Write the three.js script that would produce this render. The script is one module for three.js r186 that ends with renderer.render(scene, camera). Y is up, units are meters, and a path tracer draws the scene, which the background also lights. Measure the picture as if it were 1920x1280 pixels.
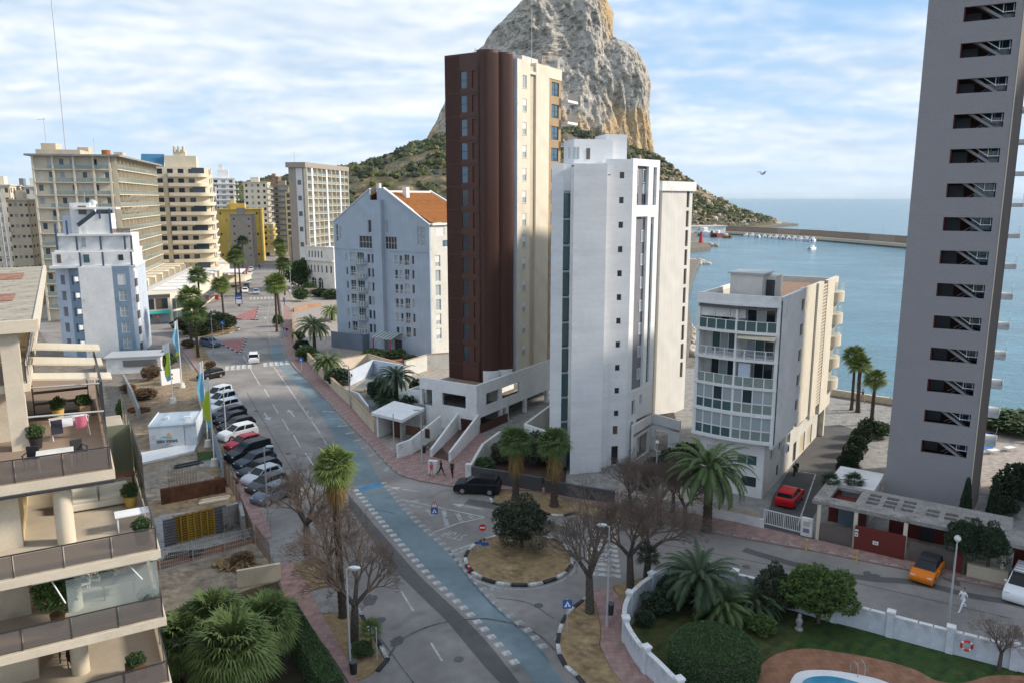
import * as THREE from 'three';
import { mergeGeometries, mergeVertices } from 'three/addons/utils/BufferGeometryUtils.js';
import { ImprovedNoise } from 'three/addons/math/ImprovedNoise.js';
import { RoundedBoxGeometry } from 'three/addons/geometries/RoundedBoxGeometry.js';
import { TextGeometry } from 'three/addons/geometries/TextGeometry.js';
import { FontLoader } from 'three/addons/loaders/FontLoader.js';

// ---------------------------------------------------------------- camera, sky, sun, exposure
const EYE = 28, FOCAL = 1458, PITCH = Math.atan(267 / FOCAL);
const scene = new THREE.Scene();
const camera = new THREE.PerspectiveCamera(2 * Math.atan(640 / FOCAL) * 180 / Math.PI, 1024 / 682, 0.5, 60000);
camera.position.set(0, EYE, 0);
camera.rotation.x = -PITCH;
camera.updateMatrixWorld();
const renderer = new THREE.WebGLRenderer({ antialias: true });
renderer.setSize(1024, 682);
renderer.toneMapping = THREE.LinearToneMapping;
renderer.toneMappingExposure = 1.78;
renderer.shadowMap.enabled = true;
const SUN = new THREE.Vector3(0.86, 0.50, -0.10).normalize();
const sun = new THREE.DirectionalLight(new THREE.Color(1, 0.89, 0.75), 3.0);
sun.name = 'sun';
sun.position.set(SUN.x * 400, SUN.y * 400, SUN.z * 400 - 100);
sun.target.position.set(0, 0, -100);
sun.castShadow = true;
sun.shadow.radius = 16;
sun.shadow.mapSize.set(4096, 4096);
Object.assign(sun.shadow.camera, { left: -350, right: 350, top: 350, bottom: -350, near: 1, far: 2500 });
scene.add(sun); scene.add(sun.target);
scene.fog = new THREE.FogExp2(new THREE.Color(0.62, 0.74, 0.86), 0.000012);

// ---------------------------------------------------------------- random numbers and noise
function rng(seed) { let a = seed >>> 0; return () => { a = a + 0x6D2B79F5 | 0; let t = Math.imul(a ^ a >>> 15, 1 | a); t = t + Math.imul(t ^ t >>> 7, 61 | t) ^ t; return ((t ^ t >>> 14) >>> 0) / 4294967296; }; }
const NZ = new ImprovedNoise();
const n3 = (x, y, z) => NZ.noise(x, y, z);
function fbm(x, y, z, o = 4) { let a = 0, w = 0.5; for (let i = 0; i < o; i++) { a += w * n3(x, y, z); x *= 2.03; y *= 2.01; z *= 1.99; w *= 0.5; } return a; }
function ridged(x, y, z, o = 4) { let a = 0, w = 0.5; for (let i = 0; i < o; i++) { a += w * (1 - 2 * Math.abs(n3(x, y, z))); x *= 2.07; y *= 2.03; z *= 2.01; w *= 0.5; } return a; }
const clamp = (x, a, b) => Math.min(b, Math.max(a, x));
const sstep = (a, b, x) => { const t = clamp((x - a) / (b - a), 0, 1); return t * t * (3 - 2 * t); };
const lerp = (a, b, t) => a + (b - a) * t;
function curve(pts, x) { if (x <= pts[0][0]) return pts[0][1]; for (let i = 1; i < pts.length; i++) if (x <= pts[i][0]) { const [a, b] = pts[i - 1], [c, d] = pts[i]; return b + (d - b) * (x - a) / (c - a); } return pts[pts.length - 1][1]; }

// ---------------------------------------------------------------- survey: where a sight line of the photograph meets the ground (or the level Y), in metres
const CP = Math.cos(PITCH), SP = Math.sin(PITCH);
function G(u, v, Y = 0) { const dn = (v - 640) * CP + FOCAL * SP, fw = FOCAL * CP - (v - 640) * SP, t = (EYE - Y) / dn; return [(u - 960) * t, -fw * t]; }
function atZ(u, v, z) { const dn = (v - 640) * CP + FOCAL * SP, fw = FOCAL * CP - (v - 640) * SP, t = -z / fw; return [(u - 960) * t, EYE - dn * t]; }

// ---------------------------------------------------------------- sky: air and cloud layer
{
  const W = 2048, Hh = 1024, data = new Float32Array(W * Hh * 4);
  for (let j = 0; j < Hh; j++) {
    const el = (j + 0.5) / Hh * Math.PI - Math.PI / 2, se = Math.sin(el), ce = Math.cos(el);
    for (let i = 0; i < W; i++) {
      const k = (j * W + i) * 4; let r, g, b;
      if (se < -0.02) { r = 0.30; g = 0.33; b = 0.35; } else {
        const az = ((i + 0.5) / W - 0.5) * 2 * Math.PI, dx = Math.cos(az) * ce, dz = Math.sin(az) * ce, s = Math.max(se, 0.0);
        const t = Math.pow(s, 0.5);
        r = lerp(0.66, 0.075, clamp(t * 1.25, 0, 1)); g = lerp(0.80, 0.30, clamp(t * 1.18, 0, 1)); b = lerp(0.88, 0.72, clamp(t * 1.1, 0, 1));
        const q = 1 / (s + 0.10), px = dx * q, pz = dz * q;
        const wx = fbm(px * 0.7 + 3.1, 1.7, pz * 0.7, 3) * 1.1, wz = fbm(px * 0.7, 8.2, pz * 0.7 + 5.5, 3) * 1.1;
        const big = fbm(px * 0.35 + 11, 2.2, pz * 0.5 + 4, 3);
        const str = fbm((px * 0.9 + pz * 0.3 + wx) * 0.9, 4.4, (pz * 1.35 - px * 0.3 + wz) * 1.1, 6);
        const puf = fbm(px * 4.2 + wx * 2, 9.1, pz * 6.0 + wz * 2, 4);
        const mott = fbm(px * 9 + wx * 3 + 40, 5.2, pz * 11 + wz * 3, 3);
        let c = 0.74 + big * 1.0 + str * 0.95 + puf * 0.5 + mott * 0.28;
        c -= 0.42 * Math.exp(-Math.pow((el - 0.215) / 0.055, 2) - Math.pow((Math.atan2(dx, -dz) - 0.36) / 0.22, 2)) * (1 + str * 1.2);
        c = sstep(0.02, 1.12, c);
        c *= 1 - 0.55 * (1 - sstep(0.0, 0.10, s));
        const sh = 0.58 + fbm(px * 1.3 + 20 + wx, 3.3, pz * 2.0 + 7 + wz, 4) * 1.2 + puf * 0.35 + mott * 0.25;
        const m = clamp(sh, 0, 1);
        const cr = lerp(0.50, 0.88, m), cg = lerp(0.61, 0.91, m), cb = lerp(0.73, 0.95, m);
        r = lerp(r, cr, c); g = lerp(g, cg, c); b = lerp(b, cb, c);
      }
      data[k] = r * 0.685; data[k + 1] = g * 0.685; data[k + 2] = b * 0.685; data[k + 3] = 1;
    }
  }
  const sky = new THREE.DataTexture(data, W, Hh, THREE.RGBAFormat, THREE.FloatType);
  sky.mapping = THREE.EquirectangularReflectionMapping; sky.magFilter = THREE.LinearFilter; sky.minFilter = THREE.LinearFilter; sky.needsUpdate = true;
  scene.background = sky; scene.environment = sky;
}

// ---------------------------------------------------------------- textures: grain only
function tile(size, metres, fn, srgb = true) {       // a tile that repeats without a seam, fn(x, y in 0..1, noise(freq, seed)) -> [r,g,b] 0..1
  const d = new Uint8Array(size * size * 4);
  const per = (x, y, f, s) => { // periodic noise by blending
    const a = n3(x * f, y * f, s), b = n3((x - 1) * f, y * f, s), c = n3(x * f, (y - 1) * f, s), e = n3((x - 1) * f, (y - 1) * f, s);
    return a * (1 - x) * (1 - y) + b * x * (1 - y) + c * (1 - x) * y + e * x * y;
  };
  for (let j = 0; j < size; j++) for (let i = 0; i < size; i++) {
    const x = i / size, y = j / size, c = fn(x, y, (f, s) => per(x, y, f, s)), k = (j * size + i) * 4;
    d[k] = clamp(c[0] * 255, 0, 255); d[k + 1] = clamp(c[1] * 255, 0, 255); d[k + 2] = clamp(c[2] * 255, 0, 255); d[k + 3] = 255;
  }
  const t = new THREE.DataTexture(d, size, size, THREE.RGBAFormat);
  t.wrapS = t.wrapT = THREE.RepeatWrapping; t.magFilter = THREE.LinearFilter; t.minFilter = THREE.LinearMipmapLinearFilter; t.generateMipmaps = true;
  if (srgb) t.colorSpace = THREE.SRGBColorSpace;
  t.repeat.set(1 / metres[0], 1 / metres[1]); t.needsUpdate = true;
  return t;
}
const R0 = rng(7);
const grey = v => [v, v, v];
const T = {
  plaster: tile(512, [9, 9], (x, y, n) => grey(0.93 + n(4, 1) * 0.07 + n(14, 2) * 0.05 + n(60, 3) * 0.05 - Math.max(0, n(9, 4) - 0.28) * 0.35)),
  streak: tile(512, [11, 9], (x, y, n) => { const s = n3(x * 40, y * 1.5, 5) * (1 - y) + n3(x * 40, (y - 1) * 1.5, 5) * y; return [0.91 + n(5, 1) * 0.07 + s * 0.03, 0.905 + n(5, 1) * 0.07 + s * 0.033, 0.895 + n(5, 1) * 0.07 + s * 0.038]; }),
  smooth: tile(256, [7, 7], (x, y, n) => grey(0.965 + n(6, 1) * 0.025 + n(40, 3) * 0.05 - ((y * 2.5) % 1 < 0.012 ? 0.03 : 0))),
  board: tile(512, [12, 7.7], (x, y, n) => { const b = Math.floor(y * 12), v = 0.945 + n(4, 1) * 0.05 + n(20, 2) * 0.03 + n3(b * 3.3, 7, 1) * 0.05 - ((y * 12) % 1 < 0.05 ? 0.02 : 0); return grey(v); }),
  asphalt: tile(1024, [23, 23], (x, y, n) => { const v = 0.80 + n(3, 1) * 0.16 + n(8, 2) * 0.12 + n(30, 3) * 0.07 + (R0() - 0.5) * 0.16 - Math.max(0, n(11, 9) - 0.32) * 0.5; return [v, v * 0.995, v * 0.985]; }),
  soil: tile(512, [5, 5], (x, y, n) => { const v = 0.76 + n(4, 1) * 0.26 + n(12, 2) * 0.2 + n(45, 3) * 0.16 + (R0() - 0.5) * 0.22; return [v, v * 0.97, v * 0.93]; }),
  grass: tile(512, [3, 3], (x, y, n) => { const v = 0.7 + n(5, 1) * 0.3 + n(20, 2) * 0.22 + (R0() - 0.5) * 0.4; return [v * 0.95 + n(4, 6) * 0.25, v, v * 0.8]; }),
  paver: tile(512, [3.2, 3.2], (x, y, n) => { const gx = (x * 8) % 1, gy = (y * 8) % 1, j = gx < 0.05 || gy < 0.05 ? 0.86 : 1; const cell = n3(Math.floor(x * 8) * 3.7, Math.floor(y * 8) * 5.1, 2) * 0.1; const v = (0.86 + cell + n(5, 1) * 0.14 + n(30, 3) * 0.07 + (R0() - 0.5) * 0.07) * j; return [v, v * 0.98, v * 0.97]; }),
  worn: tile(512, [6, 6], (x, y, n) => { const v = 0.84 + n(6, 1) * 0.2 + n(25, 2) * 0.16 + (R0() - 0.5) * 0.14 - Math.max(0, n(16, 4) - 0.22) * 0.9; return grey(v); }),
  rock: tile(512, [40, 40], (x, y, n) => { const v = 0.78 + n(5, 1) * 0.25 + n(18, 2) * 0.22 + n(60, 3) * 0.18; return [v, v * 0.985, v * 0.96]; }),
  bark: tile(256, [0.8, 0.8], (x, y, n) => grey(0.7 + n(8, 1) * 0.3 + n(30, 2) * 0.25 + (Math.sin(y * Math.PI * 2 * 9) > 0.5 ? -0.14 : 0))),
  wave: (() => { const t = tile(1024, [46, 30], (x, y, n) => grey(0.5 + n(10, 1) * 0.3 + n(26, 2) * 0.22 + n(64, 3) * 0.16 + n(140, 4) * 0.1), false); return t; })(),
  foam: tile(512, [150, 90], (x, y, n) => { const v = 0.86 + n(4, 1) * 0.16 + n(10, 2) * 0.12 + n(30, 5) * 0.06; return [v * 0.98, v, v]; }),
};

// ---------------------------------------------------------------- materials (linear base colours)
function mat(c, rough = 0.85, o = {}) {
  const m = new THREE.MeshStandardMaterial({ roughness: rough, metalness: 0, ...o });
  m.color.setRGB(c[0], c[1], c[2]); return m;
}
function phys(c, rough, o = {}) { const m = new THREE.MeshPhysicalMaterial({ roughness: rough, ...o }); m.color.setRGB(c[0], c[1], c[2]); return m; }
const M = {
  white: mat([0.84, 0.84, 0.83], 0.8, { map: T.plaster }), whiteTower: mat([0.84, 0.85, 0.86], 0.8, { map: T.board }), offwhite: mat([0.66, 0.65, 0.60], 0.85, { map: T.plaster }),
  cream: mat([0.74, 0.665, 0.52], 0.85, { map: T.streak }), beige: mat([0.62, 0.53, 0.40], 0.85, { map: T.plaster }), lightbeige: mat([0.80, 0.73, 0.60], 0.85, { map: T.streak }),
  ochre: mat([0.42, 0.29, 0.17], 0.85, { map: T.plaster }), brown: mat([0.092, 0.034, 0.022], 0.5, { map: T.plaster }), darkred: mat([0.16, 0.022, 0.016], 0.7, { map: T.plaster }),
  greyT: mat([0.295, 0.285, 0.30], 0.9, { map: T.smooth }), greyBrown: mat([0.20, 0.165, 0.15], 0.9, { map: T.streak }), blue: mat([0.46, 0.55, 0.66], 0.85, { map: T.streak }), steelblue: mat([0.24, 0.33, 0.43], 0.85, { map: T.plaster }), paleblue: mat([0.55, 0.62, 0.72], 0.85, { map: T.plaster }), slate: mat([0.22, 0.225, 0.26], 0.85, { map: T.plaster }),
  yellow: mat([0.66, 0.46, 0.10], 0.85, { map: T.plaster }), paleyellow: mat([0.72, 0.62, 0.34], 0.85, { map: T.plaster }), warmgrey: mat([0.38, 0.34, 0.30], 0.9, { map: T.streak }), concrete: mat([0.40, 0.39, 0.37], 0.92, { map: T.worn }), darkconcrete: mat([0.16, 0.155, 0.15], 0.92, { map: T.worn }), wallgrey: mat([0.10, 0.10, 0.11], 0.85, { map: T.plaster }),
  glass: phys([0.03, 0.045, 0.055], 0.06, { ior: 1.6, specularIntensity: 1 }), glassBlue: phys([0.05, 0.12, 0.18], 0.05, { ior: 1.7 }), glassGreen: phys([0.06, 0.115, 0.12], 0.06, { ior: 1.6 }), glassCurtain: phys([0.33, 0.38, 0.40], 0.12, { ior: 1.5 }), glassWarm: phys([0.12, 0.10, 0.075], 0.1, { ior: 1.5 }),
  rail: phys([0.50, 0.46, 0.44], 0.06, { transmission: 0.8, thickness: 0, ior: 1.45 }), railGreen: phys([0.50, 0.58, 0.55], 0.12, { transmission: 0.6, thickness: 0, ior: 1.45 }), clear: phys([0.75, 0.82, 0.82], 0.05, { transmission: 0.8, thickness: 0, ior: 1.45 }),
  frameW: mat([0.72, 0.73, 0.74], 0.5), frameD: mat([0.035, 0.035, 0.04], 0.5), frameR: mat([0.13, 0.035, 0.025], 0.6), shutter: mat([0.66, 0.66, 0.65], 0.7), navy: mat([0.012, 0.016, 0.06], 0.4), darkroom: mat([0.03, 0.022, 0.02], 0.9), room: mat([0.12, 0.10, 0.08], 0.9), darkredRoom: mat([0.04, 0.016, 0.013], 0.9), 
  steel: mat([0.42, 0.43, 0.44], 0.45, { metalness: 0.6 }), galv: mat([0.46, 0.48, 0.49], 0.5, { metalness: 0.35 }), rust: mat([0.13, 0.055, 0.03], 0.95, { map: T.soil }), red: mat([0.5, 0.03, 0.025], 0.5), sred: mat([0.55, 0.02, 0.02], 0.45), sblue: mat([0.02, 0.10, 0.36], 0.45), black: mat([0.02, 0.02, 0.022], 0.6), rubber: mat([0.018, 0.018, 0.018], 0.85),
  asphalt: mat([0.375, 0.352, 0.335], 0.93, { map: T.asphalt }), asphaltDark: mat([0.10, 0.10, 0.105], 0.93, { map: T.asphalt }), bike: mat([0.25, 0.335, 0.375], 0.9, { map: T.asphalt }), bikeBright: mat([0.06, 0.26, 0.50], 0.85, { map: T.worn }), paint: mat([0.66, 0.66, 0.64], 0.8, { map: T.worn }), wornpaint: mat([0.46, 0.455, 0.44], 0.85, { map: T.worn }), redpaint: mat([0.46, 0.19, 0.18], 0.9, { map: T.worn }),
  pink: mat([0.42, 0.28, 0.255], 0.92, { map: T.paver }), paveGrey: mat([0.46, 0.42, 0.375], 0.92, { map: T.paver }), slabs: mat([0.36, 0.35, 0.33], 0.92, { map: T.worn }), terracotta: mat([0.38, 0.19, 0.11], 0.9, { map: T.paver }), kerb: mat([0.42, 0.41, 0.39], 0.9, { map: T.worn }), kerbW: mat([0.70, 0.70, 0.68], 0.85, { map: T.worn }), kerbB: mat([0.045, 0.045, 0.048], 0.85, { map: T.worn }),
  soil: mat([0.46, 0.34, 0.19], 0.97, { map: T.soil }), sand: mat([0.40, 0.315, 0.215], 0.97, { map: T.soil }), paleSand: mat([0.42, 0.375, 0.31], 0.97, { map: T.soil }), redsoil: mat([0.27, 0.125, 0.065], 0.97, { map: T.soil }), mulch: mat([0.085, 0.04, 0.03], 0.97, { map: T.soil }), grass: mat([0.06, 0.12, 0.022], 0.95, { map: T.grass }), lawnDry: mat([0.11, 0.115, 0.04], 0.95, { map: T.grass }), townGround: mat([0.30, 0.275, 0.24], 0.95, { map: T.soil }),
  roofTile: mat([0.50, 0.19, 0.045], 0.9, { map: T.worn }), trunk: mat([0.17, 0.125, 0.09], 0.95, { map: T.bark }), twig: mat([0.165, 0.125, 0.10], 0.95), greybark: mat([0.20, 0.17, 0.145], 0.95, { map: T.bark }),
  fan: mat([0.082, 0.128, 0.034], 0.8, { side: THREE.DoubleSide }), fanLime: mat([0.125, 0.175, 0.038], 0.8, { side: THREE.DoubleSide }), date: mat([0.082, 0.125, 0.042], 0.85, { side: THREE.DoubleSide }), dry: mat([0.26, 0.17, 0.065], 0.9, { side: THREE.DoubleSide }), cycad: mat([0.045, 0.075, 0.036], 0.85, { side: THREE.DoubleSide }),
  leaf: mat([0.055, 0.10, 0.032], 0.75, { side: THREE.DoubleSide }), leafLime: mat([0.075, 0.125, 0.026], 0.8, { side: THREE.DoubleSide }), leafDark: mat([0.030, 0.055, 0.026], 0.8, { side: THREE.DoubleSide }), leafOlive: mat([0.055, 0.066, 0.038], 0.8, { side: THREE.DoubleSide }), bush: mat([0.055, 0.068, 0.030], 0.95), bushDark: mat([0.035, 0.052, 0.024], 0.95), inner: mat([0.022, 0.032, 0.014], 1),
};

// ---------------------------------------------------------------- building blocks
const used = new Map();
function numbered(n) { const k = used.get(n) || 0; used.set(n, k + 1); return k ? n + '_' + String(k).padStart(3, '0') : n; }
function uvMetres(g) {            // uv in metres from the main direction each face points to
  if (g.index) g = g.toNonIndexed();
  const p = g.attributes.position, uv = new Float32Array(p.count * 2), a = new THREE.Vector3(), b = new THREE.Vector3(), c = new THREE.Vector3();
  for (let i = 0; i < p.count; i += 3) {
    a.fromBufferAttribute(p, i); b.fromBufferAttribute(p, i + 1); c.fromBufferAttribute(p, i + 2);
    const n = b.clone().sub(a).cross(c.clone().sub(a)), X = Math.abs(n.x), Y = Math.abs(n.y), Z = Math.abs(n.z);
    [a, b, c].forEach((q, k) => { const w = Y >= X && Y >= Z ? [q.x, q.z] : X >= Z ? [q.z, q.y] : [q.x, q.y]; uv[(i + k) * 2] = w[0]; uv[(i + k) * 2 + 1] = w[1]; });
  }
  g.setAttribute('uv', new THREE.BufferAttribute(uv, 2)); return g;
}
function norm(g, keepUv) { if (g.index) g = g.toNonIndexed(); for (const k of Object.keys(g.attributes)) if (!['position', 'normal', 'color'].includes(k) && !(keepUv && k === 'uv')) g.deleteAttribute(k); return g; }
function mesh(name, geo, m, parent) {                // one part (or a thing of one mesh)
  if (Array.isArray(geo)) { geo = geo.map(g => norm(g)); geo = geo.length > 1 ? mergeGeometries(geo) : geo[0]; }
  if (m.map && !geo.userData.uvDone) { const g2 = uvMetres(geo); g2.userData.uvDone = true; geo = g2; }
  const o = new THREE.Mesh(geo, m); o.castShadow = o.receiveShadow = true;
  if (parent) { o.name = name; parent.add(o); } else { o.name = numbered(name); scene.add(o); }
  return o;
}
function tag(o, label, category, group) { o.userData = { ...o.userData, label, category }; if (group) o.userData.group = group; return o; }
function thing(name, label, category, x = 0, y = 0, z = 0, turn = 0, group) { const o = new THREE.Group(); o.name = numbered(name); scene.add(o); o.position.set(x, y, z); o.rotation.y = turn; return tag(o, label, category, group); }
function struct(name, geo, m) { const o = mesh(name, geo, m); o.userData.kind = 'structure'; return o; }
function stuff(o) { o.userData.kind = 'stuff'; return o; }
function copy(src, label, x, y, z, turn = 0, s = 1, group) { const r = src.clone(); r.name = numbered(src.name.replace(/_\d\d\d$/, '')); scene.add(r); r.position.set(x, y, z); r.rotation.y = turn; r.scale.setScalar(s); r.userData = { ...src.userData, label }; if (group) r.userData.group = group; return r; }
const D2R = Math.PI / 180;
const _m = new THREE.Matrix4(), _e = new THREE.Euler();
function box(w, h, d, x = 0, y = 0, z = 0, ry = 0, rx = 0, rz = 0) {  // y is the bottom
  const g = new THREE.BoxGeometry(w, h, d); if (rx || rz) { g.rotateZ(rz); g.rotateX(rx); } if (ry) g.rotateY(ry); g.translate(x, y + h / 2, z); return g;
}
function rbox(w, h, d, r, x = 0, y = 0, z = 0, ry = 0) { const g = new RoundedBoxGeometry(w, h, d, 2, r); if (ry) g.rotateY(ry); g.translate(x, y + h / 2, z); return g; }
function cyl(r0, r1, h, x = 0, y = 0, z = 0, n = 10) { const g = new THREE.CylinderGeometry(r1, r0, h, n); g.translate(x, y + h / 2, z); return g; }
function bar(a, b, r, n = 6, r2 = r, open = false) {               // a rod from a to b
  const A = new THREE.Vector3(...a), B = new THREE.Vector3(...b), d = B.clone().sub(A), l = d.length(), g = new THREE.CylinderGeometry(r2, r, l, n, 1, open);
  g.translate(0, l / 2, 0); g.applyQuaternion(new THREE.Quaternion().setFromUnitVectors(new THREE.Vector3(0, 1, 0), d.normalize())); g.translate(...a); return g;
}
function poly(pts, y, h) {                           // a level sheet (h = 0) or a block of height h over the outline pts [[x,z]...]
  const s = new THREE.Shape(pts.map(p => new THREE.Vector2(p[0], -p[1])));
  let g;
  if (h) { g = new THREE.ExtrudeGeometry(s, { depth: h, bevelEnabled: false, curveSegments: 8 }); } else g = new THREE.ShapeGeometry(s);
  g.rotateX(-Math.PI / 2); g.translate(0, y, 0); return g;
}
const px = (list, Y = 0) => list.map(p => G(p[0], p[1], Y));
function smooth(pts, k = 6, closed = false) { const c = new THREE.CatmullRomCurve3(pts.map(p => new THREE.Vector3(p[0], 0, p[1])), closed, 'centripetal'); return c.getPoints((pts.length - (closed ? 0 : 1)) * k).map(p => [p.x, p.z]); }
function strip(pts, w, y, h = 0) {                   // a band of width w along a line
  const L = [], R = [];
  for (let i = 0; i < pts.length; i++) { const a = pts[Math.max(0, i - 1)], b = pts[Math.min(pts.length - 1, i + 1)], dx = b[0] - a[0], dz = b[1] - a[1], l = Math.hypot(dx, dz) || 1; L.push([pts[i][0] - dz / l * w / 2, pts[i][1] + dx / l * w / 2]); R.push([pts[i][0] + dz / l * w / 2, pts[i][1] - dx / l * w / 2]); }
  return poly(L.concat(R.reverse()), y, h);
}
function along(pts, step) {                          // points every step metres along a line, with direction
  const out = []; let acc = 0;
  for (let i = 1; i < pts.length; i++) { const [ax, az] = pts[i - 1], [bx, bz] = pts[i], l = Math.hypot(bx - ax, bz - az); while (acc <= l) { const t = acc / l; out.push([ax + (bx - ax) * t, az + (bz - az) * t, Math.atan2(-(bz - az), bx - ax)]); acc += step; } acc -= l; }
  return out;
}
function face(ax, az, bx, bz) {                      // a wall line seen from outside: a on the left, b on the right
  const l = Math.hypot(bx - ax, bz - az), dx = (bx - ax) / l, dz = (bz - az) / l;
  return { l, ang: Math.atan2(-dz, dx), at: (s, y, d = 0) => [ax + dx * s - dz * d, y, az + dz * s + dx * d] };
}
function put(o, f, s, y, d) { const p = f.at(s, y, d); o.position.set(p[0], p[1], p[2]); o.rotation.y = f.ang; return o; }
const gcache = new Map();
function cached(key, make) { if (!gcache.has(key)) gcache.set(key, make()); return gcache.get(key); }
function wall(b, f, s0, s1, y0, y1, holes, m, t = 0.3, name = 'wall') {  // a wall with real openings, outer face on the line
  const sh = new THREE.Shape([[s0, y0], [s1, y0], [s1, y1], [s0, y1]].map(p => new THREE.Vector2(...p)));
  for (const h of holes) { const x0 = h.s - h.w / 2, x1 = h.s + h.w / 2; if (x0 < s0 + 0.02 || x1 > s1 - 0.02 || h.y < y0 + 0.02 || h.y + h.h > y1 - 0.02) continue; sh.holes.push(new THREE.Path([[x0, h.y], [x0, h.y + h.h], [x1, h.y + h.h], [x1, h.y]].map(p => new THREE.Vector2(...p)))); }
  const g = new THREE.ExtrudeGeometry(sh, { depth: t, bevelEnabled: false }); g.translate(0, 0, -t);
  return put(mesh(name, [g], m, b), f, 0, 0, 0);
}
function windowAt(b, f, h) {                         // h: s (centre), y (sill), w, h + look: glass, frame, n (panes), rows, shutter (part closed), set (depth), sill
  const { w, h: hh, n = 1, rows = 1, set = 0.14, fr = 0.05 } = h;
  const key = ['w', w.toFixed(2), hh.toFixed(2), n, rows, fr].join();
  const fg = cached(key, () => { const g = [box(w, fr, 0.07, 0, 0), box(w, fr, 0.07, 0, hh - fr), box(fr, hh - 2 * fr, 0.07, -w / 2 + fr / 2, fr), box(fr, hh - 2 * fr, 0.07, w / 2 - fr / 2, fr)];
    for (let i = 1; i < n; i++) g.push(box(fr, hh - 2 * fr, 0.062, -w / 2 + w * i / n, fr)); for (let i = 1; i < rows; i++) g.push(box(w - 2 * fr, fr, 0.056, 0, hh * i / rows - fr / 2)); return mergeGeometries(g.map(x => norm(x))); });
  const o = put(mesh('window', fg, h.frame || M.frameW, b), f, h.s, h.y, -set);
  const cut = h.shutter ? h.shutter * hh : 0;
  if (cut < hh - 0.15) { const ph = hh - cut, pw = w / n; for (let i = 0; i < n; i++) { const p = mesh('pane', cached('p' + pw.toFixed(2) + ph.toFixed(2), () => box(pw - 0.02, ph - 0.02, 0.02, 0, 0.01)), (h.glasses && h.glasses[i % h.glasses.length]) || h.glass || M.glass, o); p.position.set(-w / 2 + pw * (i + 0.5), 0, -0.012); } }
  if (cut > 0.1) { const p = mesh('shutter', cached('s' + w.toFixed(2) + cut.toFixed(2), () => { const g = []; const k = Math.max(2, Math.round(cut / 0.12)); for (let i = 0; i < k; i++) g.push(box(w - 2 * fr, cut / k * 0.88, 0.03, 0, cut * i / k)); g.push(box(w - 2 * fr, cut, 0.015, 0, 0, -0.01)); return mergeGeometries(g.map(x => norm(x))); }), h.shutterMat || M.shutter, o); p.position.set(0, hh - cut, 0.025); }
  if (h.sill) { const p = mesh('sill', cached('si' + w.toFixed(2), () => box(w + 0.14, 0.05, 0.22, 0, -0.05)), h.sillMat || M.offwhite, o); p.position.set(0, 0, set - 0.06); }
  return o;
}
function facade(b, f, s0, s1, y0, y1, wins, m, t = 0.3) { wall(b, f, s0, s1, y0, y1, wins, m, t); for (const w of wins) if (!w.open) windowAt(b, f, w); }
function grid(ss, ys, o) { const r = []; ys.forEach((y, j) => ss.forEach((s, i) => r.push({ s, y, ...(typeof o === 'function' ? o(i, j, s, y) : o) }))); return r; }
const span = (a, d, n) => Array.from({ length: n }, (_, i) => a + d * i);
function railing(b, f, s0, s1, y, h, o = {}) {       // panels between posts with a hand rail
  const n = o.n || Math.max(1, Math.round((s1 - s0) / (o.step || 1.6))), w = (s1 - s0) / n, d = o.d || 0;
  const r = put(mesh(o.name || 'railing', cached(['r', (s1 - s0).toFixed(2), h, n, o.bars ? 1 : 0].join(), () => {
    const g = [box(s1 - s0, 0.05, 0.05, 0, h - 0.05)]; for (let i = 0; i <= n; i++) g.push(box(0.045, h - 0.05, 0.045, -(s1 - s0) / 2 + 0.0225 + (s1 - s0 - 0.045) * i / n, 0));
    if (o.bars) { g.push(box(s1 - s0, 0.03, 0.03, 0, 0.08)); const k = Math.round((s1 - s0) / 0.13); for (let i = 0; i < k; i++) g.push(box(0.016, h - 0.14, 0.016, -(s1 - s0) / 2 + (s1 - s0) * (i + 0.5) / k, 0.1)); }
    return mergeGeometries(g.map(x => norm(x))); }), o.post || M.galv, b), f, (s0 + s1) / 2, y, d);
  if (!o.bars) for (let i = 0; i < n; i++) { const p = mesh('glass_panel', cached(['gp', w.toFixed(2), h].join(), () => box(w - 0.09, h - 0.16, 0.02, 0, 0.08)), o.glass || M.railGreen, r); p.position.set(-(s1 - s0) / 2 + w * (i + 0.5), 0, 0); }
  return r;
}
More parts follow.
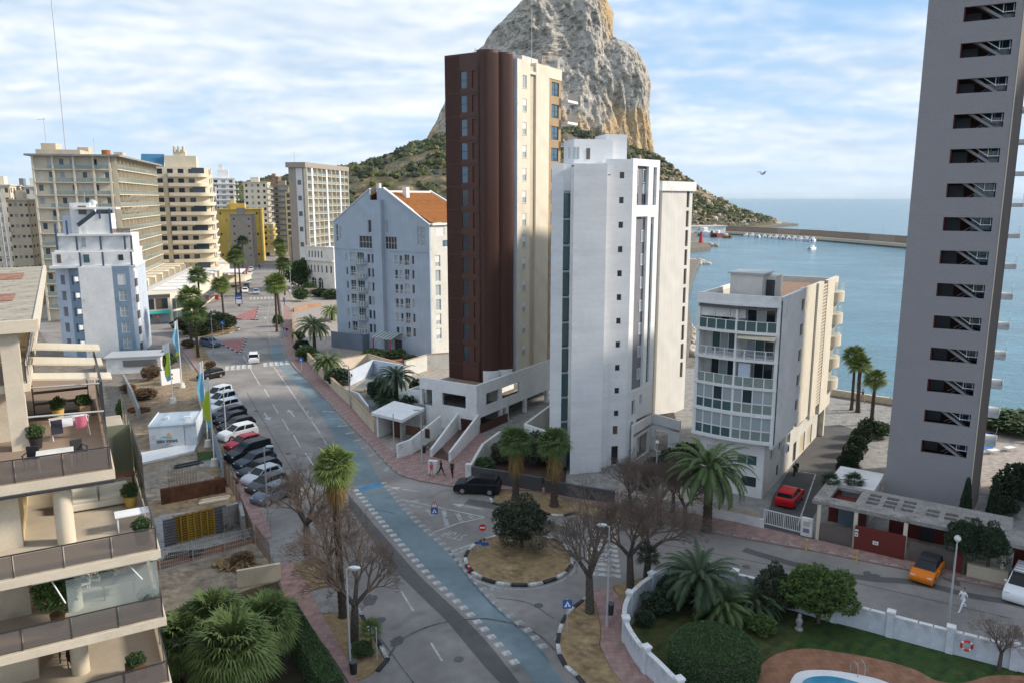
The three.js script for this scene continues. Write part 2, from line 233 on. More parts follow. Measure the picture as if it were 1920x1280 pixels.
// ---------------------------------------------------------------- sea, land, rock
{
  const g = new THREE.PlaneGeometry(80000, 60000, 1, 1); g.rotateX(-Math.PI / 2); g.translate(0, -2.2, -27000);
  const sea = phys([0.105, 0.245, 0.315], 0.2, { ior: 1.33, bumpMap: T.wave, bumpScale: 0.55, map: T.foam });
  struct('sea', g, sea);
}
const COAST = [...px([[2300, 850], [1920, 792], [1760, 769], [1668, 753], [1572, 736]]), G(1430, 700), G(1290, 668), [40, -170], [52, -230], [78, -330], G(1312, 488), [84, -372], [96, -440], G(1333, 462), [126, -505], [130, -560], [150, -640], [190, -715], [240, -800], [330, -905], [330, -960], [300, -1250], [200, -1700], [-1500, -1900], [-2600, -900], [-2600, 200], [200, 200]];
struct('ground', poly(COAST, -3.5, 3.46), M.townGround);
{ // the rock: closed level outlines stacked upwards, broken by gullies and ledges
  const rockMat = new THREE.MeshStandardMaterial({ roughness: 0.95, vertexColors: true, map: T.rock, bumpMap: T.rock, bumpScale: 2.2 });
  function loft(silL, silR, z0, deep, y0, y1, nu, nv, seed, amp, sq) {
    const pos = [], col = [], idx = [];
    for (let j = 0; j <= nv; j++) {
      const t = j / nv, y = y0 + (y1 - y0) * t, xl = curve(silL, y), xr = curve(silR, y), cx = (xl + xr) / 2, hw = Math.max(0.5, (xr - xl) / 2), hd = Math.min(deep, hw * 0.9) * (1 - 0.35 * t);
      for (let i = 0; i <= nu; i++) {
        const a = i / nu * Math.PI * 2, c = Math.cos(a), s = Math.sin(a);
        let ux = Math.sign(c) * Math.pow(Math.abs(c), sq), uz = Math.sign(s) * Math.pow(Math.abs(s), sq);
        let x = cx + ux * hw, z = z0 + uz * hd;
        const gx = x * 0.022, gz = z * 0.022, gy = y * 0.011;
        const buttress = ridged(gx * 0.9 + seed, gy * 0.5, gz * 0.9, 3), crag = ridged(gx * 2.6 + seed + y * 0.006, gy * 1.3, gz * 2.6, 4), fine = ridged(x * 0.15 + y * 0.03, y * 0.06, z * 0.15 + seed, 3), slab = n3(x * 0.02, y * 0.014, seed + z * 0.02);
        const edge = Math.min(1, (y1 - y) / 30 + 0.15);
        const dsp = (buttress * 1.0 + crag * 0.45 + slab * 0.5) * amp * edge + fine * 1.6 + ridged(x * 0.34, y * 0.16 + x * 0.1, z * 0.34, 2) * 0.7;
        x += ux * (dsp * 0.45 - 6); z += uz * dsp * 1.5; const yy = y + crag * 2 * (1 - t * 0.5);
        pos.push(x, yy, z);
        // colour of the stone: grey weathered faces, ochre where plates have fallen, dark water stains
        const och = sstep(0.0, 0.5, fbm(x * 0.016 + seed, y * 0.008, z * 0.012, 4) * 1.3 + 0.34 * sstep(cx - hw * 0.4, cx + hw * 0.8, x) + 0.46 * sstep(200, 105, y) - 0.2);
        const st = sstep(0.12, 0.4, n3(x * 0.09, y * 0.012, z * 0.09 + 3)), lich = sstep(0.1, 0.35, fbm(x * 0.07, y * 0.07, z * 0.07 + seed, 3)), pl = sstep(0.24, 0.36, n3(x * 0.12, y * 0.16, z * 0.12));
        let r = lerp(0.80, 0.86, och), g = lerp(0.755, 0.64, och), b = lerp(0.70, 0.38, och);
        const k = 1 - 0.2 * st - 0.16 * lich; r *= k; g *= k; b *= k;
        if (pl > 0 && och < 0.6) { r = lerp(r, 0.10, pl * 0.6); g = lerp(g, 0.11, pl * 0.6); b = lerp(b, 0.06, pl * 0.6); }
        col.push(r, g, b);
      }
    }
    for (let j = 0; j < nv; j++) for (let i = 0; i < nu; i++) { const a = j * (nu + 1) + i, b = a + nu + 1; idx.push(a, b, a + 1, a + 1, b, b + 1); }
    const top = pos.length / 3, y = y1 + 3; pos.push((curve(silL, y1) + curve(silR, y1)) / 2, y, z0); col.push(0.34, 0.34, 0.3);
    for (let i = 0; i < nu; i++) idx.push(nv * (nu + 1) + i, top, nv * (nu + 1) + i + 1);
    const g = new THREE.BufferGeometry(); g.setAttribute('position', new THREE.Float32BufferAttribute(pos, 3)); g.setAttribute('color', new THREE.Float32BufferAttribute(col, 3)); g.setIndex(idx);
    let h = g.toNonIndexed(); h.computeVertexNormals(); return h;
  }
  const S = (list, z) => list.map(([u, v]) => { const p = atZ(u, v, z); return [p[1], p[0]]; }).sort((a, b) => a[0] - b[0]);
  const ZR = -1290;
  const main = loft(S([[800, 330], [806, 262], [818, 240], [832, 205], [850, 165], [870, 130], [905, 95], [930, 60], [960, 25], [985, 0], [1010, -18], [1035, -30]], ZR), S([[1196, 330], [1190, 250], [1180, 160], [1160, 90], [1151, 66], [1147, 30], [1134, 2], [1110, -18], [1080, -30]], ZR), ZR, 150, 20, atZ(0, -30, ZR)[1], 300, 210, 3.7, 15, 0.75);
  const shoulder = loft(S([[1050, 330], [1060, 200], [1080, 130], [1110, 95], [1140, 76]], ZR + 45), S([[1226, 330], [1219, 262], [1218, 210], [1220, 160], [1213, 130], [1197, 98], [1180, 82], [1160, 74]], ZR + 45), ZR + 45, 95, 20, atZ(0, 73, ZR + 45)[1], 220, 170, 9.2, 11, 0.7);
  struct('limestone_rock', main, rockMat); struct('limestone_rock', shoulder, rockMat);
}
// hill and headland around the rock's foot
const RIDGE = [[-900, 10], [-520, 26], [-430, 40], [-330, 50], [-250, 61], [-170, 84], [-123, 108], [-60, 125], [60, 120], [140, 105], [195, 84], [225, 66], [262, 36], [300, 12], [320, 3], [334, -3]];
function hillY(x, z) {
  const r = curve(RIDGE, x * (z > -1150 ? 1 : 1));
  const front = sstep(-560, -1180, z) * 0.75 + 0.25 * sstep(-520, -800, z), back = 1 - sstep(-1350, -1900, z) * 0.8;
  const side = x > 100 ? sstep(-780, -1120, z) : front;
  let y = r * Math.min(side, front) * back;
  const k = sstep(0, 25, y);
  y += k * (fbm(x * 0.012, 1.3, z * 0.012, 4) * 16 + ridged(x * 0.03, 5, z * 0.03, 3) * 4 + fbm(x * 0.1, 3, z * 0.1, 2) * 1.6);
  // terrace steps cut into the left slope
  if (x < 0 && y > 18) { const q = 9 + 3 * n3(x * 0.004, 2, 1); y = lerp(y, (Math.floor(y / q) + sstep(0.55, 1, (y / q) % 1)) * q, 0.55); }
  const off = sstep(322, 340, x - Math.max(0, (z + 950) * 0.12)) + sstep(150 + (-640 - z) * 0.55, 175 + (-640 - z) * 0.55, x) * (z > -960 ? 1 : 0);
  return y - 0.8 - 8 * Math.min(1, off) - (y < 0.6 ? 1.2 : 0);
}
{
  const nx = 330, nz = 190, x0 = -950, x1 = 345, z0 = -520, z1 = -1750, pos = [], col = [], idx = [];
  for (let j = 0; j <= nz; j++) for (let i = 0; i <= nx; i++) {
    const x = lerp(x0, x1, i / nx), t = j / nz, z = lerp(z0, z1, Math.pow(t, 1.15)), y = hillY(x, z);
    pos.push(x, y, z);
    const e = 3, slope = Math.hypot(hillY(x + e, z) - hillY(x - e, z), hillY(x, z + e) - hillY(x, z - e)) / (2 * e);
    const bare = sstep(0.45, 1.0, slope + fbm(x * 0.03, 2, z * 0.03, 3) * 0.9), n = fbm(x * 0.05, 7, z * 0.05, 3);
    const rr = lerp(0.12, 0.44, bare) + n * 0.05, gg = lerp(0.115, 0.335, bare) + n * 0.045, bb = lerp(0.055, 0.21, bare) + n * 0.03;
    col.push(Math.max(0.03, rr), Math.max(0.03, gg), Math.max(0.02, bb));
  }
  for (let j = 0; j < nz; j++) for (let i = 0; i < nx; i++) { const a = j * (nx + 1) + i, b = a + nx + 1; idx.push(a, a + 1, b, a + 1, b + 1, b); }
  const g = new THREE.BufferGeometry(); g.setAttribute('position', new THREE.Float32BufferAttribute(pos, 3)); g.setAttribute('color', new THREE.Float32BufferAttribute(col, 3)); g.setIndex(idx); g.computeVertexNormals();
  struct('hillside', g, new THREE.MeshStandardMaterial({ roughness: 0.97, vertexColors: true, map: T.rock }));
  // scrub and pines: clumps too many to count
  const R = rng(11), parts = [];
  for (let k = 0; k < 5; k++) { const s = new THREE.IcosahedronGeometry(1, 1), p = s.attributes.position; s.translate((R() - 0.5) * 1.5, (R() - 0.2) * 0.7, (R() - 0.5) * 1.5); parts.push(norm(s)); }
  let cg = mergeGeometries(parts); { const p = cg.attributes.position; for (let i = 0; i < p.count; i++) { const x = p.getX(i), y = p.getY(i), z = p.getZ(i), d = 1 + n3(x * 1.9, y * 1.9, z * 1.9) * 0.5; p.setXYZ(i, x * d, y * d * 0.8, z * d); } cg.computeVertexNormals(); }
  const N = 15000, im = new THREE.InstancedMesh(cg, mat([1, 1, 1], 0.97), N), q = new THREE.Object3D(), c = new THREE.Color(); let n = 0;
  for (let tries = 0; n < N && tries < 120000; tries++) {
    const x = lerp(-700, 335, R()), z = lerp(-640, -1330, Math.pow(R(), 0.9)), y = hillY(x, z); if (y < 3) continue;
    const d = fbm(x * 0.014, 4, z * 0.014, 3) + fbm(x * 0.06, 6, z * 0.06, 2) * 0.6; const dens = x > 150 ? 0.2 + 0.7 * sstep(-0.05, 0.2, d) : sstep(-0.10, 0.22, d + (z < -1050 ? 0.1 : 0)); if (R() > dens) continue;
    const s = (x > 150 ? 1.1 : 1.5) + R() * R() * (x > 150 ? 2.4 : 4.2); q.position.set(x, y + s * 0.2, z); q.rotation.set(0, R() * 6.3, 0); q.scale.set(s, s * (0.7 + R() * 0.6), s); q.updateMatrix(); im.setMatrixAt(n, q.matrix);
    const t = R(); c.setRGB(lerp(0.045, 0.12, t), lerp(0.062, 0.125, t), lerp(0.028, 0.055, R())); im.setColorAt(n, c); n++;
  }
  im.count = n; im.name = 'hillside_scrub'; im.castShadow = im.receiveShadow = true; scene.add(im); stuff(tag(im, 'dark green scrub and pines covering the slopes below the rock', 'shrubs'));
  // boulders on the headland
  const bgm = new THREE.IcosahedronGeometry(1, 1); { const p = bgm.attributes.position; for (let i = 0; i < p.count; i++) { const x = p.getX(i), y = p.getY(i), z = p.getZ(i), d = 0.8 + n3(x * 1.4 + 5, y * 1.4, z * 1.4) * 0.6; p.setXYZ(i, x * d, y * d * 0.75, z * d); } }
  const bm = new THREE.InstancedMesh(bgm, mat([1, 1, 1], 0.95), 2600); n = 0;
  for (let tries = 0; n < 2600 && tries < 60000; tries++) {
    const x = lerp(-250, 338, Math.pow(R(), 0.6)), z = lerp(-760, -1240, R()), y = hillY(x, z); if (y < 0.5 || (x < 120 && R() > 0.25)) continue;
    const s = 0.5 + Math.pow(R(), 3.2) * 4.2; q.position.set(x, y + s * 0.05, z); q.rotation.set(R() * 6, R() * 6, R() * 6); q.scale.set(s * (0.7 + R() * 0.8), s * (0.4 + R() * 0.4), s * (0.7 + R() * 0.6)); q.updateMatrix(); bm.setMatrixAt(n, q.matrix); const t = R(); c.setRGB(lerp(0.24, 0.46, t), lerp(0.20, 0.39, t), lerp(0.14, 0.30, t)); bm.setColorAt(n, c); n++;
  }
  bm.count = n; bm.name = 'boulders'; bm.castShadow = bm.receiveShadow = true; scene.add(bm); stuff(tag(bm, 'pale boulders strewn over the headland slope above the harbour', 'boulders'));
}
// ---------------------------------------------------------------- roads, pavements, markings
const Z = (X, Y) => [X, Y];
function sheet(name, pts, m, y, Y = 0) { return struct(name, poly(px(pts, Y), y), m); }
function slab(name, pts, m, h = 0.12) { return struct(name, poly(px(pts, h), -0.03, h + 0.03), m); }
struct('road', poly(px([[640, 1900], [560, 1280], [520, 1150], [460, 1010], [410, 850], [372, 715], [335, 655], [90, 650], [60, 598], [330, 590], [420, 560], [462, 480], [484, 446], [491, 430], [502, 430], [512, 480], [522, 560], [532, 640], [590, 700], [650, 765], [745, 855], [800, 885], [930, 900], [1100, 925], [1380, 985], [1700, 1050], [1920, 1090], [2500, 1180], [2500, 1400], [1920, 1250], [1600, 1175], [1400, 1140], [1250, 1120], [1130, 1140], [1080, 1190], [1090, 1260], [1140, 1330], [1260, 1900]]), 0), M.asphalt);
// ground of the building plots
sheet('plot_ground', [[935, 905], [1135, 918], [1310, 962], [1440, 990], [1600, 1022], [1925, 1090], [2400, 1160], [2400, 840], [1920, 800], [1560, 745], [1300, 690], [1030, 690], [860, 800], [880, 885]], M.slabs, -0.015);
sheet('building_site_ground', [[232, 715], [372, 690], [392, 740], [415, 830], [440, 895], [478, 1012], [515, 1060], [520, 1085], [300, 1140], [150, 1140], [150, 900], [225, 780]], M.sand, 0.004);
sheet('plot_ground', [[545, 575], [640, 560], [860, 640], [900, 800], [735, 850], [600, 705], [551, 640]], M.paveGrey, -0.012);
sheet('town_square', [[60, 598], [330, 588], [420, 558], [462, 480], [484, 446], [200, 446], [60, 520]], M.paveGrey, -0.01);
sheet('town_square', [[512, 480], [522, 560], [532, 640], [640, 640], [860, 640], [860, 480], [620, 446], [502, 440]], M.paveGrey, -0.02);
// left footway and verge
slab('footway', [[386, 715], [397, 757], [414, 802], [434, 847], [454, 881], [476, 923], [493, 954], [503, 978], [508, 1007], [481, 1010], [454, 939], [444, 892], [426, 831], [400, 760], [374, 700], [340, 655], [358, 652]], M.pink);
slab('driveway', [[481, 1010], [508, 1007], [548, 1002], [595, 1040], [567, 1052], [548, 1054], [516, 1057]], M.slabs, 0.06);
slab('footway', [[516, 1057], [548, 1054], [580, 1107], [609, 1161], [659, 1251], [690, 1330], [760, 1500], [690, 1500], [652, 1276], [613, 1215], [570, 1165], [534, 1125]], M.pink);
slab('verge', [[548, 1054], [567, 1052], [595, 1040], [632, 1070], [652, 1090], [580, 1107]], M.soil, 0.10);
slab('driveway', [[580, 1107], [652, 1090], [684, 1136], [672, 1146], [602, 1149]], M.slabs, 0.05);
slab('verge', [[603, 1150], [672, 1147], [692, 1180], [722, 1241], [690, 1266], [662, 1277], [640, 1218]], M.soil, 0.10);
slab('verge', [[374, 700], [388, 714], [402, 690], [383, 655], [368, 640], [350, 645]], M.soil, 0.1);
// right footway
slab('footway', [[530, 600], [534, 637], [538, 665], [551, 687], [582, 718], [642, 782], [692, 832], [729, 872], [752, 890], [787, 900], [852, 911], [926, 920], [930, 905], [880, 890], [860, 880], [905, 806], [860, 800], [830, 838], [745, 857], [702, 812], [660, 758], [600, 701], [558, 655], [549, 615], [548, 580], [532, 570]], M.pink);
slab('footway', [[517, 500], [524, 560], [530, 600], [532, 570], [548, 580], [540, 520], [530, 480], [514, 470]], M.paveGrey);
slab('footway', [[926, 916], [1000, 918], [1100, 943], [1165, 962], [1369, 1003], [1520, 1030], [1700, 1066], [1884, 1103], [2400, 1195], [2400, 1170], [1920, 1092], [1700, 1048], [1597, 1027], [1430, 988], [1300, 962], [1130, 926], [1030, 906], [930, 898]], M.pink);
slab('verge', [[928, 929], [925, 942], [985, 952], [1048, 966], [1080, 962], [1165, 980], [1165, 961], [1100, 944], [1000, 920], [932, 920]], M.soil, 0.1);
// lower right footway and verge
slab('verge', [[1102, 1122], [1066, 1151], [1051, 1183], [1048, 1215], [1060, 1245], [1090, 1275], [1180, 1400], [1270, 1500], [1260, 1400], [1160, 1272], [1142, 1248], [1124, 1208], [1127, 1180], [1117, 1129]], M.soil, 0.10);
slab('footway', [[1104, 1116], [1118, 1129], [1128, 1180], [1125, 1208], [1143, 1248], [1161, 1272], [1262, 1400], [1340, 1400], [1232, 1284], [1198, 1250], [1173, 1207], [1170, 1185], [1176, 1160], [1196, 1128], [1170, 1133], [1148, 1100], [1120, 1104]], M.pink);
slab('verge', [[1149, 1098], [1225, 1077], [1262, 1090], [1240, 1108], [1198, 1126], [1170, 1133]], M.soil, 0.11);
// kerb lines: single stones
function kerb(line, paint, step = 1.0, closed = false, w = 0.28, h = 0.14) {
  const pts = smooth(px(line), 8, closed), g = new THREE.Group(); g.name = numbered('kerb'); g.userData.kind = 'structure'; scene.add(g);
  const geo = cached('kerb' + step + w, () => { const b = new RoundedBoxGeometry(step - 0.03, h, w, 1, 0.03); b.translate(0, h / 2, 0); return uvMetres(norm(b)); }); geo.userData.uvDone = true;
  along(pts, step).forEach(([x, z, a], i) => { const o = mesh('kerb_stone', geo, paint ? (i % 2 ? M.kerbB : M.kerbW) : M.kerb, g); o.position.set(x, 0.001, z); o.rotation.y = a; });
}
const KL = 1.35;
kerb([[386, 715], [397, 757], [414, 802], [434, 847], [454, 881], [476, 923], [493, 954], [506, 990]], false, 1.5, false, 0.18);
kerb([[672, 1146], [692, 1180], [722, 1241], [692, 1266]], true, 1.4);
kerb([[534, 637], [538, 665], [551, 687], [582, 718], [642, 782], [692, 832], [729, 872], [752, 890], [787, 900], [852, 911], [926, 920]], false, 1.5, false, 0.18);
kerb([[926, 921], [925, 943], [985, 953], [1048, 967], [1080, 962]], true, 1.2);
kerb([[1165, 962], [1369, 1003], [1520, 1030], [1700, 1066], [1884, 1103], [2200, 1158]], false, 1.5, false, 0.2);
kerb([[1102, 1120], [1066, 1150], [1050, 1183], [1047, 1215], [1059, 1246], [1090, 1278], [1180, 1402]], true, 1.2);
// round traffic island
{ const c = G(973, 1047), pts = []; for (let i = 0; i < 40; i++) { const a = i / 40 * Math.PI * 2; pts.push([c[0] + 4.1 * Math.cos(a), c[1] + 4.35 * Math.sin(a)]); }
  const g = poly(pts, -0.03, 0.17); struct('traffic_island', g, M.soil);
  const k = new THREE.Group(); k.name = numbered('kerb'); k.userData.kind = 'structure'; scene.add(k);
  const n = 22, geo = (() => { const b = new RoundedBoxGeometry(1.17, 0.19, 0.3, 1, 0.03); b.translate(0, 0.095, 0); const q = uvMetres(norm(b)); q.userData.uvDone = true; return q; })();
  for (let i = 0; i < n; i++) { const a = (i + 0.5) / n * Math.PI * 2; const o = mesh('kerb_stone', geo, i % 2 ? M.kerbB : M.kerbW, k); o.position.set(c[0] + 4.2 * Math.cos(a), 0.001, c[1] + 4.45 * Math.sin(a)); o.rotation.y = -a + Math.PI / 2; }
  const ring = new THREE.RingGeometry(4.55, 4.72, 60, 1, Math.PI * 1.02, Math.PI * 0.98); ring.rotateX(-Math.PI / 2); ring.scale(1, 1, 1.06); ring.translate(c[0], 0.008, c[1]); struct('painted_line', ring, M.wornpaint);
}
// bus and cycle lane
const laneL = px([[490, 600], [500, 640], [507, 672], [526, 690], [582, 755], [610, 792], [640, 850], [668, 916], [732, 992], [804, 1072], [876, 1140], [930, 1197], [983, 1258], [1003, 1283], [1100, 1400]]), laneR = px([[512, 600], [528, 640], [533, 674], [548, 690], [582, 722], [642, 790], [690, 858], [717, 906], [779, 978], [840, 1036], [890, 1093], [937, 1143], [983, 1183], [1020, 1230], [1052, 1273], [1180, 1400]]);
struct('cycle_lane', poly(smooth(laneL.slice(2), 5).concat(smooth(laneR.slice(2), 5).reverse()), 0.004), M.bike);
sheet('cycle_lane', [[509, 645], [528, 645], [533, 674], [507, 674]], M.bike, 0.0045);
sheet('cycle_lane_band', [[667, 916], [713, 904], [720, 909], [676, 921]], M.bikeBright, 0.009);
// darker, patched and stained asphalt
function band(name, line, w, m, y) { struct(name, strip(smooth(px(line), 6), w, y), m); }
const stain = mat([0.165, 0.162, 0.163], 0.95, { map: T.asphalt });
struct('asphalt_patch', poly(smooth(px([[652, 925], [716, 1000], [788, 1080], [860, 1148], [914, 1204], [960, 1262], [990, 1300]]), 5).concat(smooth(px([[960, 1300], [920, 1262], [880, 1215], [838, 1165], [800, 1128], [752, 1080], [700, 1016], [655, 950]]), 5)), 0.0035), stain);
struct('asphalt_patch', poly(smooth(px([[880, 935], [960, 948], [1050, 985], [1090, 1000]]), 4).concat(smooth(px([[1085, 1012], [1030, 992], [950, 960], [870, 944]]), 4)), 0.003), stain);
band('tyre_mark', [[727, 1233], [752, 1200], [811, 1172], [870, 1162], [912, 1160], [983, 1176], [1020, 1198], [1041, 1219]], 0.16, mat([0.14, 0.138, 0.136], 0.95, { map: T.worn }), 0.011);
band('tyre_mark', [[842, 1032], [880, 1085], [930, 1140], [985, 1188], [1030, 1240]], 0.22, mat([0.15, 0.21, 0.245], 0.95, { map: T.worn }), 0.0108);
band('asphalt_patch', [[1395, 1030], [1500, 1060], [1620, 1083], [1720, 1092], [1830, 1118], [1990, 1140]], 0.9, stain, 0.0036);
band('asphalt_patch', [[440, 780], [470, 820], [500, 880], [516, 905]], 0.5, stain, 0.0034);
// white dashes beside the lane
function dashes(name, line, step, w, len, m = M.paint, y = 0.0125) {
  const g = new THREE.Group(); g.name = numbered(name); g.userData.kind = 'structure'; scene.add(g);
  const geo = cached('dash' + w + len, () => { const b = new THREE.PlaneGeometry(len, w); b.rotateX(-Math.PI / 2); return b; });
  const ug = uvMetres(geo.clone()); ug.userData.uvDone = true;
  along(smooth(px(line), 8), step).forEach(([x, z, a]) => { const o = mesh('dash', ug, m, g); o.position.set(x, y, z); o.rotation.y = a; });
}
dashes('dashed_line', [[667, 919], [732, 997], [804, 1078], [876, 1146], [930, 1203], [978, 1256]], 1.05, 0.55, 0.55);
dashes('dashed_line', [[720, 905], [779, 974], [842, 1032], [893, 1090], [940, 1140], [988, 1180], [1030, 1225]], 1.05, 0.55, 0.55, M.wornpaint);
function quad(name, pts, m = M.paint, y = 0.010) { return sheet(name, pts, m, y); }
function dir(u0, v0, u1, v1, w, m = M.paint, y = 0.010) { return struct('painted_line', strip([G(u0, v0), G(u1, v1)], w, y), m); }
for (const [a, b] of [[[495, 728], [504, 744]], [[511, 757], [521, 774]], [[529, 785], [541, 806]], [[550, 815], [563, 838]], [[572, 848], [588, 873]], [[603, 888], [621, 916]], [[752, 1108], [775, 1145]], [[808, 1205], [829, 1239]]]) dir(...a, ...b, 0.14);
dir(455, 666, 487, 722, 0.14); dir(513, 687, 600, 812, 0.16); dir(600, 812, 655, 905, 0.16, M.wornpaint);
// hatched strips
for (let i = 0; i < 9; i++) { const t = i / 9; dir(lerp(518, 590, t), lerp(692, 800, t), lerp(528, 592, t), lerp(696, 790, t), 0.35, M.wornpaint); }
for (let i = 0; i < 9; i++) { const t = i / 8.5; const l = [lerp(604, 728, t), lerp(770, 890, t)], r = [lerp(626, 736, t), lerp(772, 880, t)]; dir(l[0], l[1], r[0], r[1], 0.45, M.wornpaint); }
for (let i = 0; i < 8; i++) { const t = i / 8; dir(lerp(383, 408, t), lerp(668, 690, t), lerp(392, 420, t), lerp(664, 688, t), 0.3, M.wornpaint); }
// arrows on the avenue
function arrow(u, v, turn, s = 1) { const p = G(u, v), sh = new THREE.Shape([[-0.09, -1.8], [0.09, -1.8], [0.09, 0.6], [0.42, 0.6], [0, 1.9], [-0.42, 0.6], [-0.09, 0.6]].map(q => new THREE.Vector2(q[0] * s, q[1] * s))); const g = new THREE.ShapeGeometry(sh); g.rotateX(-Math.PI / 2); g.rotateY(turn); g.translate(p[0], 0.010, p[1]); struct('road_arrow', g, M.paint); }
arrow(500, 780, Math.PI + 0.47, 1.1); arrow(546, 774, 0.47, 1.1); arrow(497, 597, 0.32, 1.2); arrow(876, 949, 1.15, 0.9); arrow(758, 917, 1.2, 0.9);
// junction: chevron area, give-way lines
dir(750, 935, 908, 969, 0.14); dir(812, 998, 860, 980, 0.14); dir(860, 980, 908, 970, 0.14);
for (const [a, b, c, d] of [[768, 946, 790, 950], [800, 955, 812, 966], [832, 956, 838, 986], [856, 960, 866, 978], [880, 966, 888, 972], [762, 940, 786, 938]]) dir(a, b, c, d, 0.4, M.wornpaint);
dir(845, 1034, 925, 1006, 0.22); dir(852, 1040, 890, 1022, 0.3, M.wornpaint); dir(868, 1046, 880, 1050, 0.4, M.wornpaint); dir(920, 1106, 932, 1093, 0.35, M.wornpaint); dir(936, 1097, 975, 1101, 0.3, M.wornpaint);
dir(1102, 1118, 1064, 1152, 0.14, M.wornpaint, 0.0095); dir(1062, 1152, 1041, 1200, 0.14, M.wornpaint, 0.0095);
// zebra crossings
function zebra(list, w, len, turn, m = M.paint) { const g = new THREE.Group(); g.name = numbered('zebra_crossing'); g.userData.kind = 'structure'; scene.add(g); const b = new THREE.PlaneGeometry(w, len); b.rotateX(-Math.PI / 2); const ug = uvMetres(b); ug.userData.uvDone = true; for (const [u, v] of list) { const p = G(u, v), o = mesh('stripe', ug, m, g); o.position.set(p[0], 0.0118, p[1]); o.rotation.y = turn; } }
zebra([[382, 694], [393, 693.5], [404.5, 692], [425.5, 690], [436, 689], [446.5, 688], [456.5, 687], [468, 686], [497, 683], [508.5, 682], [518, 681], [527.5, 680], [537.5, 679]], 0.62, 3.6, 0.33);
zebra([995, 1003.5, 1012, 1021, 1030, 1039, 1048, 1057.5, 1067, 1077].map((v, i) => [1126 + i * 0.8, v]), 2.5, 0.5, -0.22);
zebra(span(470, 6.7, 7).map((u, i) => [u, 559.5 - i * 0.15]), 0.55, 5, 0.32); zebra(span(482, 4.6, 8).map(u => [u, 505]), 0.5, 6, 0.32); zebra(span(484, 4, 7).map(u => [u, 488.3]), 0.5, 6, 0.32);
dir(500, 600, 506, 562, 0.14, M.wornpaint); dir(506, 640, 501, 600, 0.13, M.wornpaint); for (let v = 548; v > 490; v -= 9) dir(496.5 - (548 - v) * 0.02, v, 496.3 - (548 - v) * 0.02, v - 4, 0.14, M.wornpaint);
// far roundabout
sheet('traffic_island', [[341, 626], [349, 630], [376, 633.5], [406, 629], [437, 622.6], [447, 616], [437, 611.7], [400, 606], [360, 606], [343, 615]], M.soil, 0.12, 0.12);
kerb([[341, 626], [352, 631], [376, 634], [406, 629], [437, 623], [448, 616], [437, 611]], true, 2.0);
sheet('painted_island', [[430, 597], [486, 575.6], [478, 599.6]], M.redpaint, 0.02); sheet('painted_island', [[407, 642], [461, 634.6], [450, 663]], M.redpaint, 0.02);
kerb([[407, 642], [428, 652], [450, 663]], true, 1.4); kerb([[461, 634.6], [456, 648], [450, 663]], true, 1.4); kerb([[430, 598], [454, 599], [478, 600]], true, 2.2); kerb([[486, 575.6], [482, 588], [478, 600]], true, 2.2);
dir(476, 636, 492, 634, 0.3, M.wornpaint); 
// stop lettering painted on the side street
const FONT = await new FontLoader().loadAsync('fonts/droid/droid_sans_bold.typeface.json');
function letters(text, size, depth = 0.02) { const g = new TextGeometry(text, { font: FONT, size, depth, curveSegments: 4 }); g.computeBoundingBox(); const b = g.boundingBox; g.translate(-(b.min.x + b.max.x) / 2, -b.min.y, 0); return g; }
{ const g = letters('STOP', 0.62, 0.004); g.scale(1, 2.1, 1); g.rotateX(-Math.PI / 2); const a = G(877, 1009), b = G(838, 1000); g.rotateY(Math.atan2(-(b[1] - a[1]), b[0] - a[0])); const c = G(858, 998); g.translate(c[0], 0.007, c[1]); struct('road_lettering', g, M.wornpaint); }
// garden in the lower right corner
sheet('lawn', [[1180, 1180], [1206, 1142], [1262, 1108], [1400, 1125], [1540, 1158], [1719, 1208], [1925, 1262], [2300, 1350], [2300, 1900], [1420, 1900], [1330, 1360], [1232, 1270]], M.lawnDry, 0.05);
struct('lawn', poly(smooth(px([[1430, 1238], [1475, 1220], [1540, 1168], [1600, 1180], [1719, 1210], [1925, 1264], [2050, 1300], [1925, 1300], [1800, 1290]]), 4), 0.056), M.grass);
struct('patio', poly(smooth(px([[1400, 1300], [1412, 1272], [1440, 1237], [1475, 1221], [1520, 1217], [1562, 1222], [1656, 1239], [1719, 1258], [1756, 1277], [1800, 1282], [1860, 1268], [1940, 1268]]), 5).concat(px([[2300, 1330], [2300, 1900], [1400, 1900]])), 0.062), M.terracotta);
{ const rim = smooth(px([[1478, 1290], [1496, 1264], [1540, 1259], [1600, 1266], [1655, 1279], [1700, 1300]]), 5).concat(px([[1760, 1700], [1420, 1700]])); struct('pool_rim', poly(rim, 0.03, 0.1), M.white);
  const wat = smooth(px([[1496, 1300], [1512, 1276], [1550, 1271], [1592, 1278], [1640, 1294]]), 5).concat(px([[1700, 1690], [1450, 1690]])); struct('pool_water', poly(wat, 0.10, 0.045), phys([0.05, 0.24, 0.36], 0.08, { ior: 1.33 })); }
sheet('lane', [[1432, 988], [1507, 1006], [1560, 900], [1612, 808], [1575, 795], [1530, 800], [1450, 930]], M.asphaltLane || (M.asphaltLane = mat([0.15, 0.148, 0.15], 0.93, { map: T.asphalt })), 0.004); dir(1496, 985, 1530, 888, 0.12); dir(1490, 882, 1530, 888, 0.12);
sheet('front_court', [[1160, 905], [1300, 920], [1320, 955], [1160, 940]], M.paveGrey, 0.003); sheet('lane', [[1030, 905], [1190, 862], [1300, 830], [1300, 800], [1260, 790], [1060, 890]], M.slabs, 0.002);
